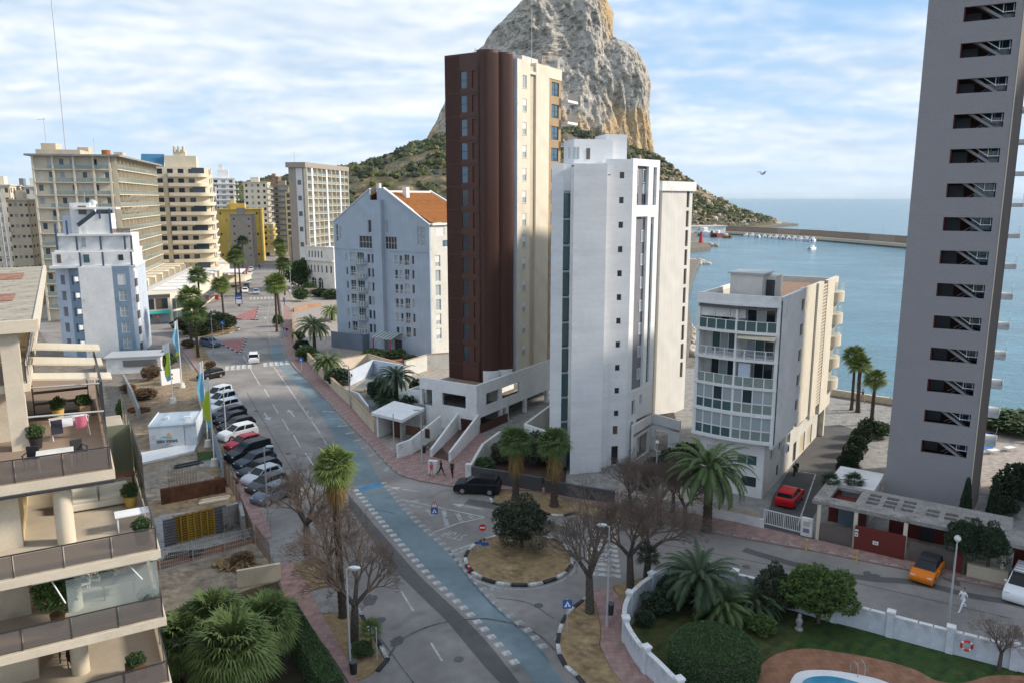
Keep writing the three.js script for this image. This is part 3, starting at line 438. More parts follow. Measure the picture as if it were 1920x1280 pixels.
// seams, drain covers and oil stains on the asphalt
const seam = mat([0.16, 0.158, 0.155], 0.95, { map: T.worn });
for (const l of [[[462, 735], [500, 800], [548, 880], [600, 955], [668, 1040]], [[1180, 1010], [1300, 1030], [1450, 1060], [1640, 1100], [1900, 1160]], [[700, 1180], [760, 1260], [790, 1300]], [[930, 1120], [990, 1130], [1040, 1160]], [[640, 960], [700, 955], [740, 962]], [[470, 620], [500, 640], [505, 668]]]) band('asphalt_seam', l, 0.09, seam, 0.0118);
for (const [u, v] of [[640, 1000], [700, 1120], [860, 1236], [1010, 1135], [1400, 1062], [1560, 1096], [540, 850], [480, 770]]) { const p = G(u, v); struct('drain_cover', new THREE.CylinderGeometry(0.32, 0.32, 0.006, 18).translate(p[0], 0.013, p[1]), seam); }
{ const R = rng(17); for (let i = 0; i < 16; i++) { const v = lerp(960, 1260, R()), u = lerp(620, 700, R()) + (v - 960) * 0.38, c = i < 9 ? G(u, v) : G(lerp(1400, 1800, R()), lerp(1060, 1120, R())), pts = []; for (let k = 0; k < 14; k++) { const a = k / 14 * 6.283, r = 0.34 * (0.75 + R() * 0.5) * (1 + (i % 3) * 0.3); pts.push([c[0] + Math.cos(a) * r, c[1] + Math.sin(a) * r * 1.5]); } struct('oil_stain', poly(smooth(pts, 3, true), 0.0042 + i * 0.0002), stain); } }
// ---------------------------------------------------------------- buildings on the seaward side
function building(name, label, C, deg, cat = 'building', group) { return thing(name, label, cat, C[0], 0, C[1], deg * D2R, group); }
function toLocal(b, p) { const c = Math.cos(b.rotation.y), s = Math.sin(b.rotation.y), x = p[0] - b.position.x, z = p[1] - b.position.z; return [x * c - z * s, x * s + z * c]; }
function block(b, name, pts, y0, y1, m) { return mesh(name, [poly(pts, y0, y1 - y0)], m, b); }
const rect = (x0, x1, z0, z1) => [[x0, z0], [x1, z0], [x1, z1], [x0, z1]];
function arc(x0, x1, z, bow, n) { const p = []; for (let i = 0; i <= n; i++) { const t = i / n; p.push([lerp(x0, x1, t), z + bow * 4 * t * (1 - t)]); } return p; }

{ // grey tower with an open stair
  const b = building('apartment_tower', 'tall grey tower with a column of open stairwell slots, cut off by the frame', G(1655, 957), -30);
  const ys = span(6.04, 2.76, 16), wins = ys.map(y => ({ s: 4.36, y, w: 3.5, h: 1.13, open: 1 })), f = face(0, 0, 6.63, 0);
  wall(b, f, 0, 6.63, 0, 52, wins, M.greyT, 0.3);
  block(b, 'wall', rect(0.05, 2.35, -2.4, -0.3), 0, 52, M.greyT); block(b, 'wall', [[6.3, -0.3], [6.63, -0.3], [6.9, -2.4], [6.3, -2.4]], 0, 52, M.greyT);
  block(b, 'wall', [[0.05, -2.4], [6.9, -2.4], [7.55, -7.45], [7.0, -14], [0.5, -14]], 0, 52, M.greyT);
  const fs = face(6.65, -0.06, 7.57, -7.4); put(mesh('side_wall', [box(fs.l, 52, 0.05, fs.l / 2, 0, 0)], M.greyBrown, b), fs, 0, 0, 0.02);
  mesh('corner_trim', [box(0.07, 52, 0.07, 6.68, 0, 0.02)], M.lightbeige, b);
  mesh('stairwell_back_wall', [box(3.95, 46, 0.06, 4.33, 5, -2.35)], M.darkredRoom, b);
  const flight = (() => { const g = new THREE.BoxGeometry(3.3, 0.2, 1.0); g.rotateZ(-35 * D2R); return g; })();
  const rail = [bar([-0.55, 0.62, 0], [0.35, -0.02, 0], 0.035), bar([0.35, -0.02, 0], [1.3, -0.02, 0], 0.035), bar([-0.55, 0.62, 0], [1.3, 0.62, 0], 0.03), bar([0.35, -0.1, 0], [0.35, 0.6, 0], 0.03), bar([1.05, -0.1, 0], [1.05, 0.6, 0], 0.03)].map(g => norm(g)), railG = mergeGeometries(rail);
  const rail2 = mergeGeometries([bar([-0.5, 0, 0], [0.5, 0.62, 0], 0.03), bar([-0.2, -0.1, 0], [0.75, 0.5, 0], 0.025)].map(g => norm(g)));
  for (const y of ys) {
    const st = mesh('stair_flight', flight, M.greyT, b); st.position.set(4.55, y + 0.62, -0.95);
    const h = mesh('handrail', railG, M.frameW, st); h.position.set(0.4, -0.06, 0.58); const h2 = mesh('handrail', rail2, M.greyT, st); h2.position.set(0.1, -0.62, -0.2);
    const w = mesh('stair_window', cached('stw', () => box(1.6, 1.5, 0.05, 0, 0, 0)), M.glassBlue, b); w.position.set(5.42, y - 0.1, -2.26); const fr = mesh('frame', cached('stf', () => box(0.06, 1.5, 0.06)), M.frameW, w); fr.position.set(0.1, 0, 0.02);
    const r = mesh('red_reveal', cached('rdr', () => box(0.07, 1.09, 0.4)), M.darkred, b); r.position.set(2.68, y + 0.02, -0.36);
    const d = mesh('stair_door', cached('std', () => box(1.1, 1.3, 0.06)), M.navyGrey || (M.navyGrey = mat([0.05, 0.06, 0.075], 0.5)), b); d.position.set(3.3, y - 0.3, -2.25);
  }
  const slabG = box(1.25, 0.34, 3.2, 0, 0, 0), glassG = box(0.03, 0.85, 3.1, 0, 0.34, 0);
  for (const y of span(5.2, 2.76, 15)) { const s = mesh('balcony', slabG, M.white, b); s.position.set(8.0, y, -9.6); s.rotation.y = -0.08; const g = mesh('glass_panel', glassG, M.clear, s); g.position.set(0.58, 0, 0); }
}
{ // low entrance building with canopy in front of the grey tower
  const O = G(1533, 1010), b = building('entrance_pavilion', 'dark red entrance pavilion with a white perforated canopy below the grey tower', O, -34.5);
  const sh = new THREE.Shape([[-0.6, 0.5], [13.4, 0.5], [13.4, 5.6], [-0.6, 5.6]].map(p => new THREE.Vector2(...p)));
  const hole = (x0, x1, y0, y1) => sh.holes.push(new THREE.Path([[x0, y0], [x0, y1], [x1, y1], [x1, y0]].map(p => new THREE.Vector2(...p))));
  hole(0.5, 2.5, 1.9, 4.9); for (const [x, n] of [[3.2, 3], [4.5, 3], [5.8, 3], [7.6, 2], [8.9, 2], [10.2, 2]]) for (let k = 0; k < n; k++) hole(x, x + 0.9, 2.2 + k * 0.95, 2.85 + k * 0.95);
  const g = new THREE.ExtrudeGeometry(sh, { depth: 0.3, bevelEnabled: false }); g.rotateX(-Math.PI / 2); g.translate(0, 3.12, 0.7); mesh('canopy', [g], M.canopy || (M.canopy = mat([0.40, 0.375, 0.35], 0.9, { map: T.worn })), b);
  for (const x of [0, 2.85, 6.5, 10.1, 13.1]) mesh('column', [box(0.28, 3.12, 0.28, x, 0, 0)], M.lightbeige, b);
  mesh('back_wall', [box(4.6, 3.1, 0.2, 7, 0, -4.7), box(2.2, 3.1, 0.2, 11, 0, -4.4)], M.darkred, b); mesh('side_wall', [box(0.2, 3.1, 3.6, 2.85, 0, -2.6)], M.darkred, b); mesh('side_wall', [box(0.9, 3.1, 0.2, 0.3, 0, -4.5)], M.darkred, b);
  mesh('garage_door', [box(2.1, 2.6, 0.1, 1.75, 0, -4.3)], M.steelblue, b);
  mesh('red_panel', [box(2.0, 0.1, 2.9, 1.5, 2.6, -2.7)], M.darkred, b);
  mesh('front_wall', [box(3.7, 2.05, 0.25, 4.75, 0, 0.32)], M.darkred, b);
  const pl = mesh('name_plate', [box(0.42, 0.3, 0.03, 4.5, 0.85, 0.465)], M.white, b); const pp = mesh('emblem', [box(0.2, 0.1, 0.015, 4.5, 0.95, 0.49)], M.steelblue, pl);
  const mp = mesh('mail_plate', [box(0.24, 0.34, 0.04, 3.05, 1.2, 0.47)], M.white, b); mesh('mark', [box(0.12, 0.12, 0.02, 3.05, 1.3, 0.5)], M.sblue, mp); mesh('mail_plate', [box(0.24, 0.14, 0.04, 3.05, 1.66, 0.47)], M.white, b);
  mesh('front_gate', [box(2.5, 1.6, 0.05, 1.45, 0.02, 0.2)], M.rail, b); mesh('front_gate', [box(2.9, 1.7, 0.05, 8.4, 0.02, 0.3)], M.rail, b);
  mesh('side_wall', [box(0.6, 2.0, 0.3, 10.3, 0, 0.3)], M.darkred, b); mesh('entrance_door', [box(1.1, 2.5, 0.08, 7.6, 0, -4.55)], M.frameD, b); mesh('glass_panel', [box(0.9, 1.0, 0.05, 9.2, 1.3, -4.57)], M.glassBlue, b);
  mesh('roof_terrace', [poly(rect(-0.6, 3.2, -10.5, -5.0), 3.0, 0.25)], M.white, b); mesh('wall', [box(3.4, 3.0, 4.9, 1.3, 0, -7.8)], M.offwhite, b);
  mesh('annex_wall', [box(5, 2.6, 0.3, 16.2, 0, -3.2)], M.darkred, b); mesh('annex_roof', [box(6, 0.3, 3, 16.4, 3.12, -0.8)], M.canopy, b); const kb = mesh('kiosk', [box(2.6, 1.3, 1.6, 16.2, 0, 0.1)], M.sblue, b); mesh('kiosk_band', [box(2.62, 0.6, 1.62, 16.2, 1.3, 0.1)], M.paleyellow, kb); mesh('stone_wall', [box(2.6, 1.1, 0.4, 12.2, 0, 0.45)], M.beige, b);
  mesh('floor', [box(13, 0.03, 5, 6.5, 0.0, -2.2)], M.paveGrey, b);
}
{ // white block with bowed glazed balconies
  const b = building('apartment_block', 'small white block with bowed glazed balconies and red car beside it', G(1428, 935), -33);
  M.softcream = mat([0.72, 0.67, 0.56], 0.85, { map: T.plaster }); const x0 = -6.8, x1 = 0.9, z0 = 0.8;
  // two storey base
  const fb = face(-6.2, 0, 0, 0), fr = face(0, 0, 0, -26);
  const wb = [{ s: 4.9, y: 1.0, w: 1.4, h: 1.0, n: 1, glass: M.glass, frame: M.frameD }, { s: 4.6, y: 3.1, w: 1.9, h: 1.0, n: 2, glass: M.glassGreen }, { s: 1.6, y: 3.6, w: 2.0, h: 0.9, shutter: 1, shutterMat: M.offwhite }];
  facade(b, fb, 0, 6.2, 0, 5.6, wb, M.white);
  const wr = [{ s: 3, y: 3.0, w: 1.2, h: 1.1, glass: M.glassGreen }, { s: 6, y: 3.2, w: 1.3, h: 1.0, glass: M.glassGreen }, { s: 9.5, y: 2.9, w: 1.3, h: 1.1, glass: M.glassGreen }, { s: 5.5, y: 0.6, w: 1.0, h: 1.2, frame: M.frameD }, { s: 12.5, y: 0.05, w: 1.4, h: 2.2, glass: M.glassWarm, frame: M.frameD }, { s: 16, y: 0.05, w: 2.4, h: 2.3, shutter: 1, shutterMat: M.beige }, { s: 19.5, y: 0.05, w: 2.4, h: 2.3, shutter: 1, shutterMat: M.beige }];
  facade(b, fr, 0.3, 26, 0, 5.6, wr, M.offwhite);
  block(b, 'core', rect(-6.2, -0.3, -26, -0.3), 0, 5.6, M.offwhite);
  // upper volume
  block(b, 'core', rect(x0 + 0.3, x1 - 0.32, -24, -1.3), 5.6, 18.2, M.offwhite);
  const lev = span(5.6, 2.56, 6);
  for (let k = 0; k < 6; k++) {
    const y = lev[k], a = arc(x0 - 0.1, x1 + 0.02, z0, 0.5, 14), s = mesh('floor_slab', [poly([[x0 - 0.1, -1.3], ...a, [x1 + 0.02, -1.3]].map(p => p), y, 0.26)], M.white, b);
    if (k === 5) continue;
    const pts = arc(x0 + 0.12, x1 - 0.15, z0 - 0.12, 0.5, 8);
    const mid = 4, glazed = k < 2;
    // dividing wall and back wall with doors
    mesh('party_wall', [box(0.18, 2.3, 2.0, -2.9, y + 0.26, 0.2)], M.white, b);
    const bf = face(x0 + 0.3, -0.95, x1 - 0.32, -0.95), L = bf.l;
    const dm = [[M.glassCurtain, M.glass], [M.glassCurtain, M.glassCurtain], [M.glass, M.glassCurtain], [M.glassGreen, M.glassCurtain], [M.shutter, M.glass]][k];
    const w = [{ s: L * 0.26, y: y + 0.3, w: 2.4, h: 2.0, n: 3, glasses: dm }, { s: L * 0.74, y: y + 0.3, w: 2.6, h: 2.0, n: 3, glasses: [dm[1], dm[0], M.glass] }];
    facade(b, bf, 0, L, y + 0.26, y + 2.56, w, M.offwhite, 0.3);
    for (let i = 0; i < 8; i++) {
      const ff = face(pts[i][0], pts[i][1], pts[i + 1][0], pts[i + 1][1]);
      if (glazed) {
        windowAt(b, ff, { s: ff.l / 2, y: y + 0.27, w: ff.l - 0.01, h: 0.95, glass: i < 4 ? M.glassGreen : M.railGreen, frame: M.frameW, set: 0 });
        windowAt(b, ff, { s: ff.l / 2, y: y + 1.24, w: ff.l - 0.01, h: 1.32, glass: (k === 0 && i < 4) ? M.glassCurtain : i % 3 === 2 && k === 1 ? M.glass : M.glassCurtain, frame: M.frameW, set: 0 });
      } else if (k === 4) railing(b, ff, 0.0, ff.l, y + 0.26, 0.95, { n: 1, glass: M.glassGreen, post: M.frameW });
      else if (k === 3) railing(b, ff, 0, ff.l, y + 0.26, 0.85, { n: 1, bars: true, post: i < 4 ? M.shutter : M.frameW });
      else railing(b, ff, 0, ff.l, y + 0.26, 0.9, { n: 1, glass: M.railGreen, post: M.frameW });
    }
    if (k === 4) for (let i = 0; i < 4; i++) { const ff = face(lerp(x0 + 0.3, x1 - 0.3, i / 5), z0 - 0.1, lerp(x0 + 0.3, x1 - 0.3, (i + 1) / 5), z0 - 0.1); if (i < 3) windowAt(b, ff, { s: ff.l / 2, y: y + 1.35, w: ff.l - 0.04, h: 1.15, shutter: 1, shutterMat: M.white, set: 0.1 }); }
    if (k === 2) { const p = mesh('louvre_shutter', [box(1.1, 2.1, 0.05, -2.0, y + 0.3, z0 + 0.2)], M.paleblue, b); }
    if (k === 3) { const aw = new THREE.BoxGeometry(3.4, 0.05, 1.0); aw.rotateX(0.35); const o = mesh('awning', aw, M.cream, b); o.position.set(-1.0, y + 2.35, z0 + 0.3); }
  }
  const ar = arc(x0 - 0.05, x1, z0, 0.46, 12); mesh('parapet', [poly([...ar, ...arc(x0 - 0.05, x1, z0 - 0.25, 0.46, 12).reverse()], 18.66, 0.75)], M.white, b); mesh('eave_band', [poly([...arc(x0 + 0.2, x1 - 0.3, z0 + 0.12, 0.46, 12), ...arc(x0 + 0.2, x1 - 0.3, z0 - 0.1, 0.46, 12).reverse()], 18.1, 0.22)], M.wallgrey, b);
  // right side wall with its stepped bays
  const side = (n, xo, za, zb, y0, y1, m) => block(b, n, rect(x1 - 0.3, x1 + xo, zb, za), y0, y1, m);
  side('side_wall', 0.0, z0, -7.2, 5.3, 19.3, M.white); side('side_wall', -0.1, -8.9, -14, 5.0, 19.3, M.softcream); side('side_wall', 0.12, -14.0, -16.6, 4.6, 19.3, M.softcream);
  for (let k = 0; k < 5; k++) { side('loggia_back', -0.25, -7.2, -8.9, lev[k] + 1.2, lev[k] + 2.6, M.wallgrey); const s = mesh('loggia_parapet', [box(0.35, 1.25, 1.7, x1 - 0.17, lev[k] + 0.0, -8.05)], M.white, b); }
  mesh('side_wall', [box(0.32, 1.1, 1.7, x1 - 0.16, 18.3, -8.05)], M.white, b);
  { // lattice of small blocks
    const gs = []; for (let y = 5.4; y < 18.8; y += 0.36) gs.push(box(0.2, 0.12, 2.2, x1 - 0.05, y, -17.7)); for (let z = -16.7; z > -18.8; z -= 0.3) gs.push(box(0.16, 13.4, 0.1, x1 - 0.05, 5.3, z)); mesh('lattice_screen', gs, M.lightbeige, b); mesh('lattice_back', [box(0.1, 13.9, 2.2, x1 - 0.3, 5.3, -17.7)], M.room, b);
  }
  side('side_wall', 0.1, -18.8, -24.6, 4.0, 19.2, M.softcream);
  for (let k = 0; k < 5; k++) { const g = new THREE.CylinderGeometry(1.0, 1.0, 1.15, 16, 1, false, 0, Math.PI); g.translate(0, 0.55, 0); const o = mesh('balcony', [g], M.lightbeige, b); o.position.set(x1 - 0.1, lev[k] + 0.5, -24.2); o.scale.set(1, 1, 1.6); const w = mesh('glass_panel', [new THREE.CylinderGeometry(0.94, 0.94, 1.0, 12, 1, true, 0.2, Math.PI - 0.6)], M.clear, o); w.position.set(0, 1.8, 0); }
  block(b, 'wall', rect(x0, x1 - 0.3, -24.6, -24), 0, 18.2, M.softcream); block(b, 'side_wall', rect(x0, x0 + 0.3, -24, z0), 5.6, 19.3, M.white);
  // roof
  mesh('roof_terrace', [poly(rect(x0 + 0.3, x1 - 0.3, -24, -0.9), 18.25, 0.12)], mat([0.34, 0.22, 0.15], 0.9, { map: T.paver }), b);
  const pb = mesh('stair_house', [box(3.1, 2.5, 3.2, -3.6, 18.37, -5.2), box(0.9, 2.3, 2.6, -1.6, 18.37, -6.2)], M.offwhite, b); mesh('roof_plate', [box(3.5, 0.16, 3.7, -3.6, 20.87, -5.2)], M.steel, pb); mesh('door', [box(0.8, 1.9, 0.05, -1.6, 18.4, -4.87)], M.frameD, pb);
  mesh('roof_parapet', [box(0.25, 0.6, 23, x0 + 0.2, 18.37, -12.5), box(7.6, 0.6, 0.25, -3, 18.37, -24.3)], M.offwhite, b);
  mesh('roof_tarpaulin', [box(1.8, 0.12, 0.9, -4.6, 18.4, -2.2, 0.2)], M.red, b); mesh('aerial', [bar([-0.4, 18.4, -1], [-0.4, 20.6, -1], 0.03), bar([-0.7, 20.4, -1], [-0.1, 20.4, -1], 0.02)], M.black, b);
  mesh('downpipe', [cyl(0.05, 0.05, 13.4, x1 + 0.05, 5.6, z0 - 0.25)], M.wallgrey, b);
  const ac = mesh('air_conditioner', [rbox(0.4, 0.7, 0.9, 0.03, 0.25, 2.6, -7.6)], M.frameW, b); mesh('fan', [new THREE.CylinderGeometry(0.27, 0.27, 0.03, 14).rotateZ(Math.PI / 2).translate(0.46, 2.95, -7.6)], M.wallgrey, ac);
}
{ // brown and beige tower on its podium
  const b = building('apartment_tower', 'slender tower clad in dark brown louvres with a cream rear half, on a white podium', G(894, 813), -32);
  // brown screen: body, rounded lobes with ribs
  const y0 = 5.0, y1 = 45.2;
  block(b, 'brown_body', rect(-8.1, -2.6, -20, -5.62), y0, y1 - 0.3, M.brown);
  const f = face(-8.15, -5.5, -2.5, -5.5), ys = span(41.13 - 2.805 * 12, 2.805, 13);
  const wins = ys.flatMap((y, i) => [{ s: 2.83, y, w: 0.95, h: 2.05, rows: 2, glass: i >= 8 ? M.glassBlue : M.glass, frame: M.frameD, set: 0.1 }, { s: 4.5, y: y + 0.05, w: 0.9, h: 1.95, glass: M.glassWarm, frame: M.brown, set: 0.18 }]);
  facade(b, f, 0, 5.65, y0, y1, wins, M.brown, 0.12);
  for (const y of ys) mesh('floor_band', [box(5.6, 0.1, 0.04, -5.32, y - 0.5, -5.475)], M.brown, b);
  const lobe = (cx, cz, r, a0, a1) => { const pts = []; for (let i = 0; i <= 14; i++) { const a = lerp(a0, a1, i / 14); pts.push([cx + r * Math.cos(a), cz - r * Math.sin(a)]); } return pts; };
  const l1 = lobe(-2.9, -7.0, 1.5, -Math.PI / 2, Math.PI / 6), l2 = lobe(-1.75, -8.6, 1.3, -Math.PI / 2, Math.PI / 5);
  block(b, 'rounded_corner', [[-3.4, -9.5], [-3.4, -5.5], ...l1], y0, y1 + 0.25, M.brown); block(b, 'rounded_corner', [[-2.6, -10.5], [-2.6, -7.3], ...l2], y0, y1 + 0.1, M.brown);
  const ribs = (c, name) => { const gs = []; for (let i = 0; i < c.length; i++) for (let k = 0; k < 2; k++) { const p = c[i], q = c[Math.min(c.length - 1, i + 1)]; const t = k / 2; gs.push(cyl(0.055, 0.055, y1 - y0 - 0.2, lerp(p[0], q[0], t), y0 + 0.1, lerp(p[1], q[1], t), 5)); } stuff(mesh(name, gs, mat([0.085, 0.036, 0.026], 0.45), b)); };
  ribs(l1, 'louvre_ribs'); ribs(l2, 'louvre_ribs');
  { const gs = []; for (let x = -8.05; x < -3.2; x += 0.17) { if (x > -5.9 && x < -3.1) continue; gs.push(box(0.05, y1 - y0 - 0.3, 0.05, x, y0 + 0.1, -5.47)); } stuff(mesh('louvre_ribs', gs, mat([0.085, 0.036, 0.026], 0.45), b)); }
  for (const c of [l1, l2]) { const fl = []; const q = c.slice(0, 11); const sh = [...q.map(p => [p[0] + 0.35, p[1] + 0.25]), ...q.map(p => [p[0] + 0.2, p[1] + 0.1]).reverse()]; mesh('flared_screen', [poly(sh, 4.6, 1.9)], M.white, b); }
  // cream rear half
  const fw = face(-1.6, -9.6, -0.2, -9.6); block(b, 'core', rect(-7.9, -0.5, -20.9, -9.95), 5, 44.4, M.beige);
  wall(b, fw, 0, 1.4, 5, 44.8, [], M.paleblueWhite || (M.paleblueWhite = mat([0.68, 0.69, 0.70], 0.85, { map: T.plaster })), 0.3);
  const fr = face(-0.2, -9.6, -0.2, -21.0), wy = span(41.5 - 2.81 * 13, 2.81, 14);
  const w1 = wy.map((y, i) => ({ s: 1.75, y, w: 0.95, h: 1.55, shutter: i === 13 ? 0 : 0.52, rows: 1, n: i === 13 ? 2 : 1, glass: M.glassCurtain, sill: true, set: 0.1, shutterMat: M.white }));
  facade(b, fr, 0.3, 3.1, 5, 44.8, w1, M.lightbeige, 0.3);
  const w2 = []; wall(b, fr, 4.6, 8.0, 5, 44.9, [], M.lightbeige, 1.3); wall(b, fr, 8.0, 11.4, 42.9 + 0.6, 44.9, [], M.lightbeige, 0.3);
  // notch with slit windows
  const fn = face(-1.45, -12.7, -1.45, -14.2); facade(b, fn, 0, 1.5, 7, 43.8, wy.map(y => ({ s: 0.5, y: y - 0.2, w: 0.7, h: 1.9, glass: M.glassWarm, frame: M.frameD, set: 0.08 })), M.beige, 0.2); mesh('notch_lintel', [box(1.2, 0.35, 1.5, -0.82, 43.4, -13.45)], M.lightbeige, b);
  const fo = face(-0.28, -17.6, -0.28, -21.0); facade(b, fo, 0, 3.4, 5, 43.5, wy.map(y => ({ s: 1.75, y: y - 0.1, w: 2.0, h: 1.75, n: 2, rows: 2, glass: M.glassBlue, frame: M.frameD, set: 0.12, fr: 0.06 })), M.ochre, 0.3);
  for (const y of wy.slice(1)) { const s = mesh('balcony', cached('bb', () => box(2.6, 0.32, 3.0)), M.white, b); s.position.set(-0.6, y - 0.75, -22.6); const g = mesh('glass_panel', cached('bbg', () => box(0.03, 0.9, 2.9)), M.rail, s); g.position.set(1.28, 0.32, 0); }
  mesh('roof_plant', [box(3.2, 1.4, 4, -3.2, 44.4, -15)], M.offwhite, b);
  mesh('lightning_rod', [bar([-6, 45, -9], [-6, 46.4, -9], 0.03), bar([-6.3, 46.0, -9], [-5.7, 46.2, -9], 0.02)], M.black, b);
  mesh('roof_mast', [bar([-1.1, 44.8, -14.5], [-1.1, 51.5, -14.5], 0.035)], M.galv, b);
  // podium
  const pf = face(-8.7, 0, 0, 0);
  wall(b, pf, 0, 8.7, 0, 6.0, [{ s: 5.3, y: 2.9, w: 3.6, h: 1.6 }, { s: 7.35, y: 0.03, w: 2.2, h: 1.6 }, { s: 1.15, y: 2.5, w: 1.6, h: 2.1 }], M.white, 0.3);
  mesh('garage_door', [box(2.2, 1.62, 0.08, -1.35, 0.02, -0.2)], M.brown, b);
  mesh('terrace_floor', [poly(rect(-8.4, -0.3, -22, -0.3), 4.72, 0.2)], M.terrTan || (M.terrTan = mat([0.34, 0.25, 0.19], 0.9, { map: T.paver })), b);
  mesh('terrace_floor', [poly(rect(-8.4, -0.3, -9.2, -0.3), 2.3, 0.2)], M.concrete, b); mesh('inner_wall', [box(7.6, 2.2, 0.2, -4.3, 2.5, -6.2)], M.offwhite, b); mesh('inner_core', [box(7.4, 2.3, 2.2, -4.6, 0, -7.5)], M.offwhite, b);
  const pr = face(0, 0, 0, -24);
  wall(b, pr, 0.3, 24, 3.0, 6.0, [{ s: 3.6, y: 3.05, w: 3.0, h: 1.55 }, { s: 7.8, y: 3.05, w: 4.2, h: 1.5 }], M.white, 0.3); wall(b, pr, 0.3, 24, 1.85, 3.0, [], M.white, 0.35);
  for (const s of [0.55, 5.6, 7.0, 11.6, 17.5, 23]) put(mesh('column', [box(0.55, 1.85, 0.4, 0, 0, 0)], M.white, b), pr, s, 0, -0.22);
  mesh('garage_back', [box(0.2, 1.85, 22, -3.2, 0, -12.5)], M.darkconcrete, b); mesh('glass_panel', [box(0.04, 1.5, 2.0, -0.7, 3.05, -2.6)], M.glassGreen, b); mesh('fence_panel', [box(0.06, 1.1, 6.2, 0.25, 0, -3.5)], M.brown, b);
  mesh('wall', [box(0.3, 4.7, 21, -8.55, 0, -11.5)], M.white, b);
  // lower terrace at the left
  wall(b, face(-11.2, -0.6, -8.72, -0.6), 0, 2.48, 0, 4.0, [], M.white, 0.3); mesh('terrace_floor', [poly(rect(-11.0, -8.7, -9, -0.9), 2.6, 0.2)], M.terrTan, b); mesh('wall', [box(0.3, 4.0, 9, -11.05, 0, -5.4), box(2.4, 4.0, 0.3, -9.9, 0, -9.6)], M.white, b); mesh('concrete_wall', [box(3.2, 2.6, 0.2, -9.4, 0, 0.2)], M.concrete, b);
}
{ // white tower with stepped slabs
  const b = building('apartment_tower', 'plain white tower of stepped slabs with small square windows and a glazed slot', G(1068, 889), 13.45);
  const m = M.whiteTower;
  block(b, 'slab_wall', [[0.02, 0], [3.44, 0], [4.4, -6.5], [2.6, -8]], 0, 31.35, m); block(b, 'slab_wall', [[-2.05, -0.55], [-0.83, -0.55], [-0.78, -1.6], [2.5, -9], [0.75, -9]], 0, 31.4, m); block(b, 'slab_wall', [[-0.83, -0.9], [0.02, -0.9], [1.6, -6], [0.8, -6]], 28.76, 31.3, m);
  // glazed slot: one pane for each storey
  const fs = face(-0.83, -1.0, 0.02, -1.0), ys = span(0.4, 2.578, 11);
  for (const y of ys) { const o = windowAt(b, fs, { s: 0.425, y: y + 0.03, w: 0.84, h: 2.3, glass: M.glassGreen, frame: M.frameD, set: 0 }); mesh('spandrel', cached('spn', () => box(0.84, 0.22, 0.05, 0, 2.3, 0.02)), M.glassCurtain, o); }
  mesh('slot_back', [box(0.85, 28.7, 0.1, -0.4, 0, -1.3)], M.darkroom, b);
  const P = p => toLocal(b, p), A = P([9.45, -79.2]), B = P([12.14, -79.77]), dr = [0.616, -0.788], E1 = P([12.14 + dr[0] * 5.75, -79.77 + dr[1] * 5.75]), E2 = P([12.14 + dr[0] * 5.75 - 9, -79.77 + dr[1] * 5.75 - 6]), A2 = P([9.2, -87]);
  const fa = face(A[0], A[1], B[0], B[1]), wy = span(3.8, 2.46, 11);
  const aw = wy.map(y => ({ s: 1.62, y: y + 1.62, w: 0.5, h: 0.62, glass: M.glass, frame: M.frameD, set: 0.2, fr: 0.03 }));
  aw.push({ s: 1.55, y: 3.4, w: 0.55, h: 0.95, glass: M.glassWarm, frame: M.ochre, set: 0.15 }, { s: 1.55, y: 0.03, w: 0.75, h: 2.1, glass: M.black, frame: M.frameD, set: 0.25 }, { s: 0.28, y: 29.7, w: 0.3, h: 0.7, glass: M.glass, frame: M.frameD, set: 0.2 });
  facade(b, fa, 0, fa.l, 0, 31.9, aw, m, 0.4);
  block(b, 'core', [A2, [A[0] + 0.1, A[1] - 0.45], [B[0] - 0.35, B[1] - 0.5], [E1[0] - 1.3, E1[1] - 0.2], E2], 0, 31.6, m);
  mesh('step_wall', [box(0.95, 30.3, 0.4, 3.95, 0, -1.35)], m, b);
  const fr = face(B[0], B[1], E1[0], E1[1]);
  const holes = [{ s: 2.15, y: 27.35, w: 2.4, h: 3.95 }, { s: 4.75, y: 27.35, w: 0.75, h: 3.9 }, { s: 2.15, y: 7.9, w: 2.4, h: 18.3 }, { s: 4.45, y: 8.2, w: 0.7, h: 17.9 }, { s: 1.5, y: 5.2, w: 0.8, h: 1.6 }, { s: 3.1, y: 6.0, w: 0.6, h: 1.1 }];
  wall(b, fr, 0.02, 5.75, 4.5, 32.0, holes, m, 0.3); wall(b, fr, 0.02, 1.0, 0, 4.5, [], m, 0.5); wall(b, fr, 1.6, 2.2, 0, 4.5, [], m, 0.5);
  const fb = face(...P([12.14 + 0.788 * -0.34, -79.77 + 0.616 * -0.34]), ...P([12.14 + dr[0] * 5.75 - 0.27, -79.77 + dr[1] * 5.75 - 0.21]));
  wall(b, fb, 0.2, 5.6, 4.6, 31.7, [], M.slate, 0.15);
  for (const y of span(8.3, 2.46, 9)) { windowAt(b, fb, { s: 1.25, y: y + 0.9, w: 0.35, h: 0.6, glass: M.glass, frame: M.frameD, set: -0.03 }); windowAt(b, fb, { s: 2.95, y: y + 0.5, w: 0.62, h: 1.2, glass: M.glassCurtain, frame: M.frameW, set: -0.03 }); if (y < 24) windowAt(b, fb, { s: 4.5, y: y - 0.1, w: 0.7, h: 2.35, glass: M.glassGreen, frame: M.frameD, set: -0.12 }); }
  for (const s of [1.35, 2.95]) { windowAt(b, fb, { s, y: 29.4, w: 0.6, h: 1.6, glass: M.glassGreen, frame: M.frameW, set: -0.03 }); windowAt(b, fb, { s, y: 27.45, w: 0.6, h: 1.1, glass: M.glass, frame: M.frameD, set: -0.03 }); }
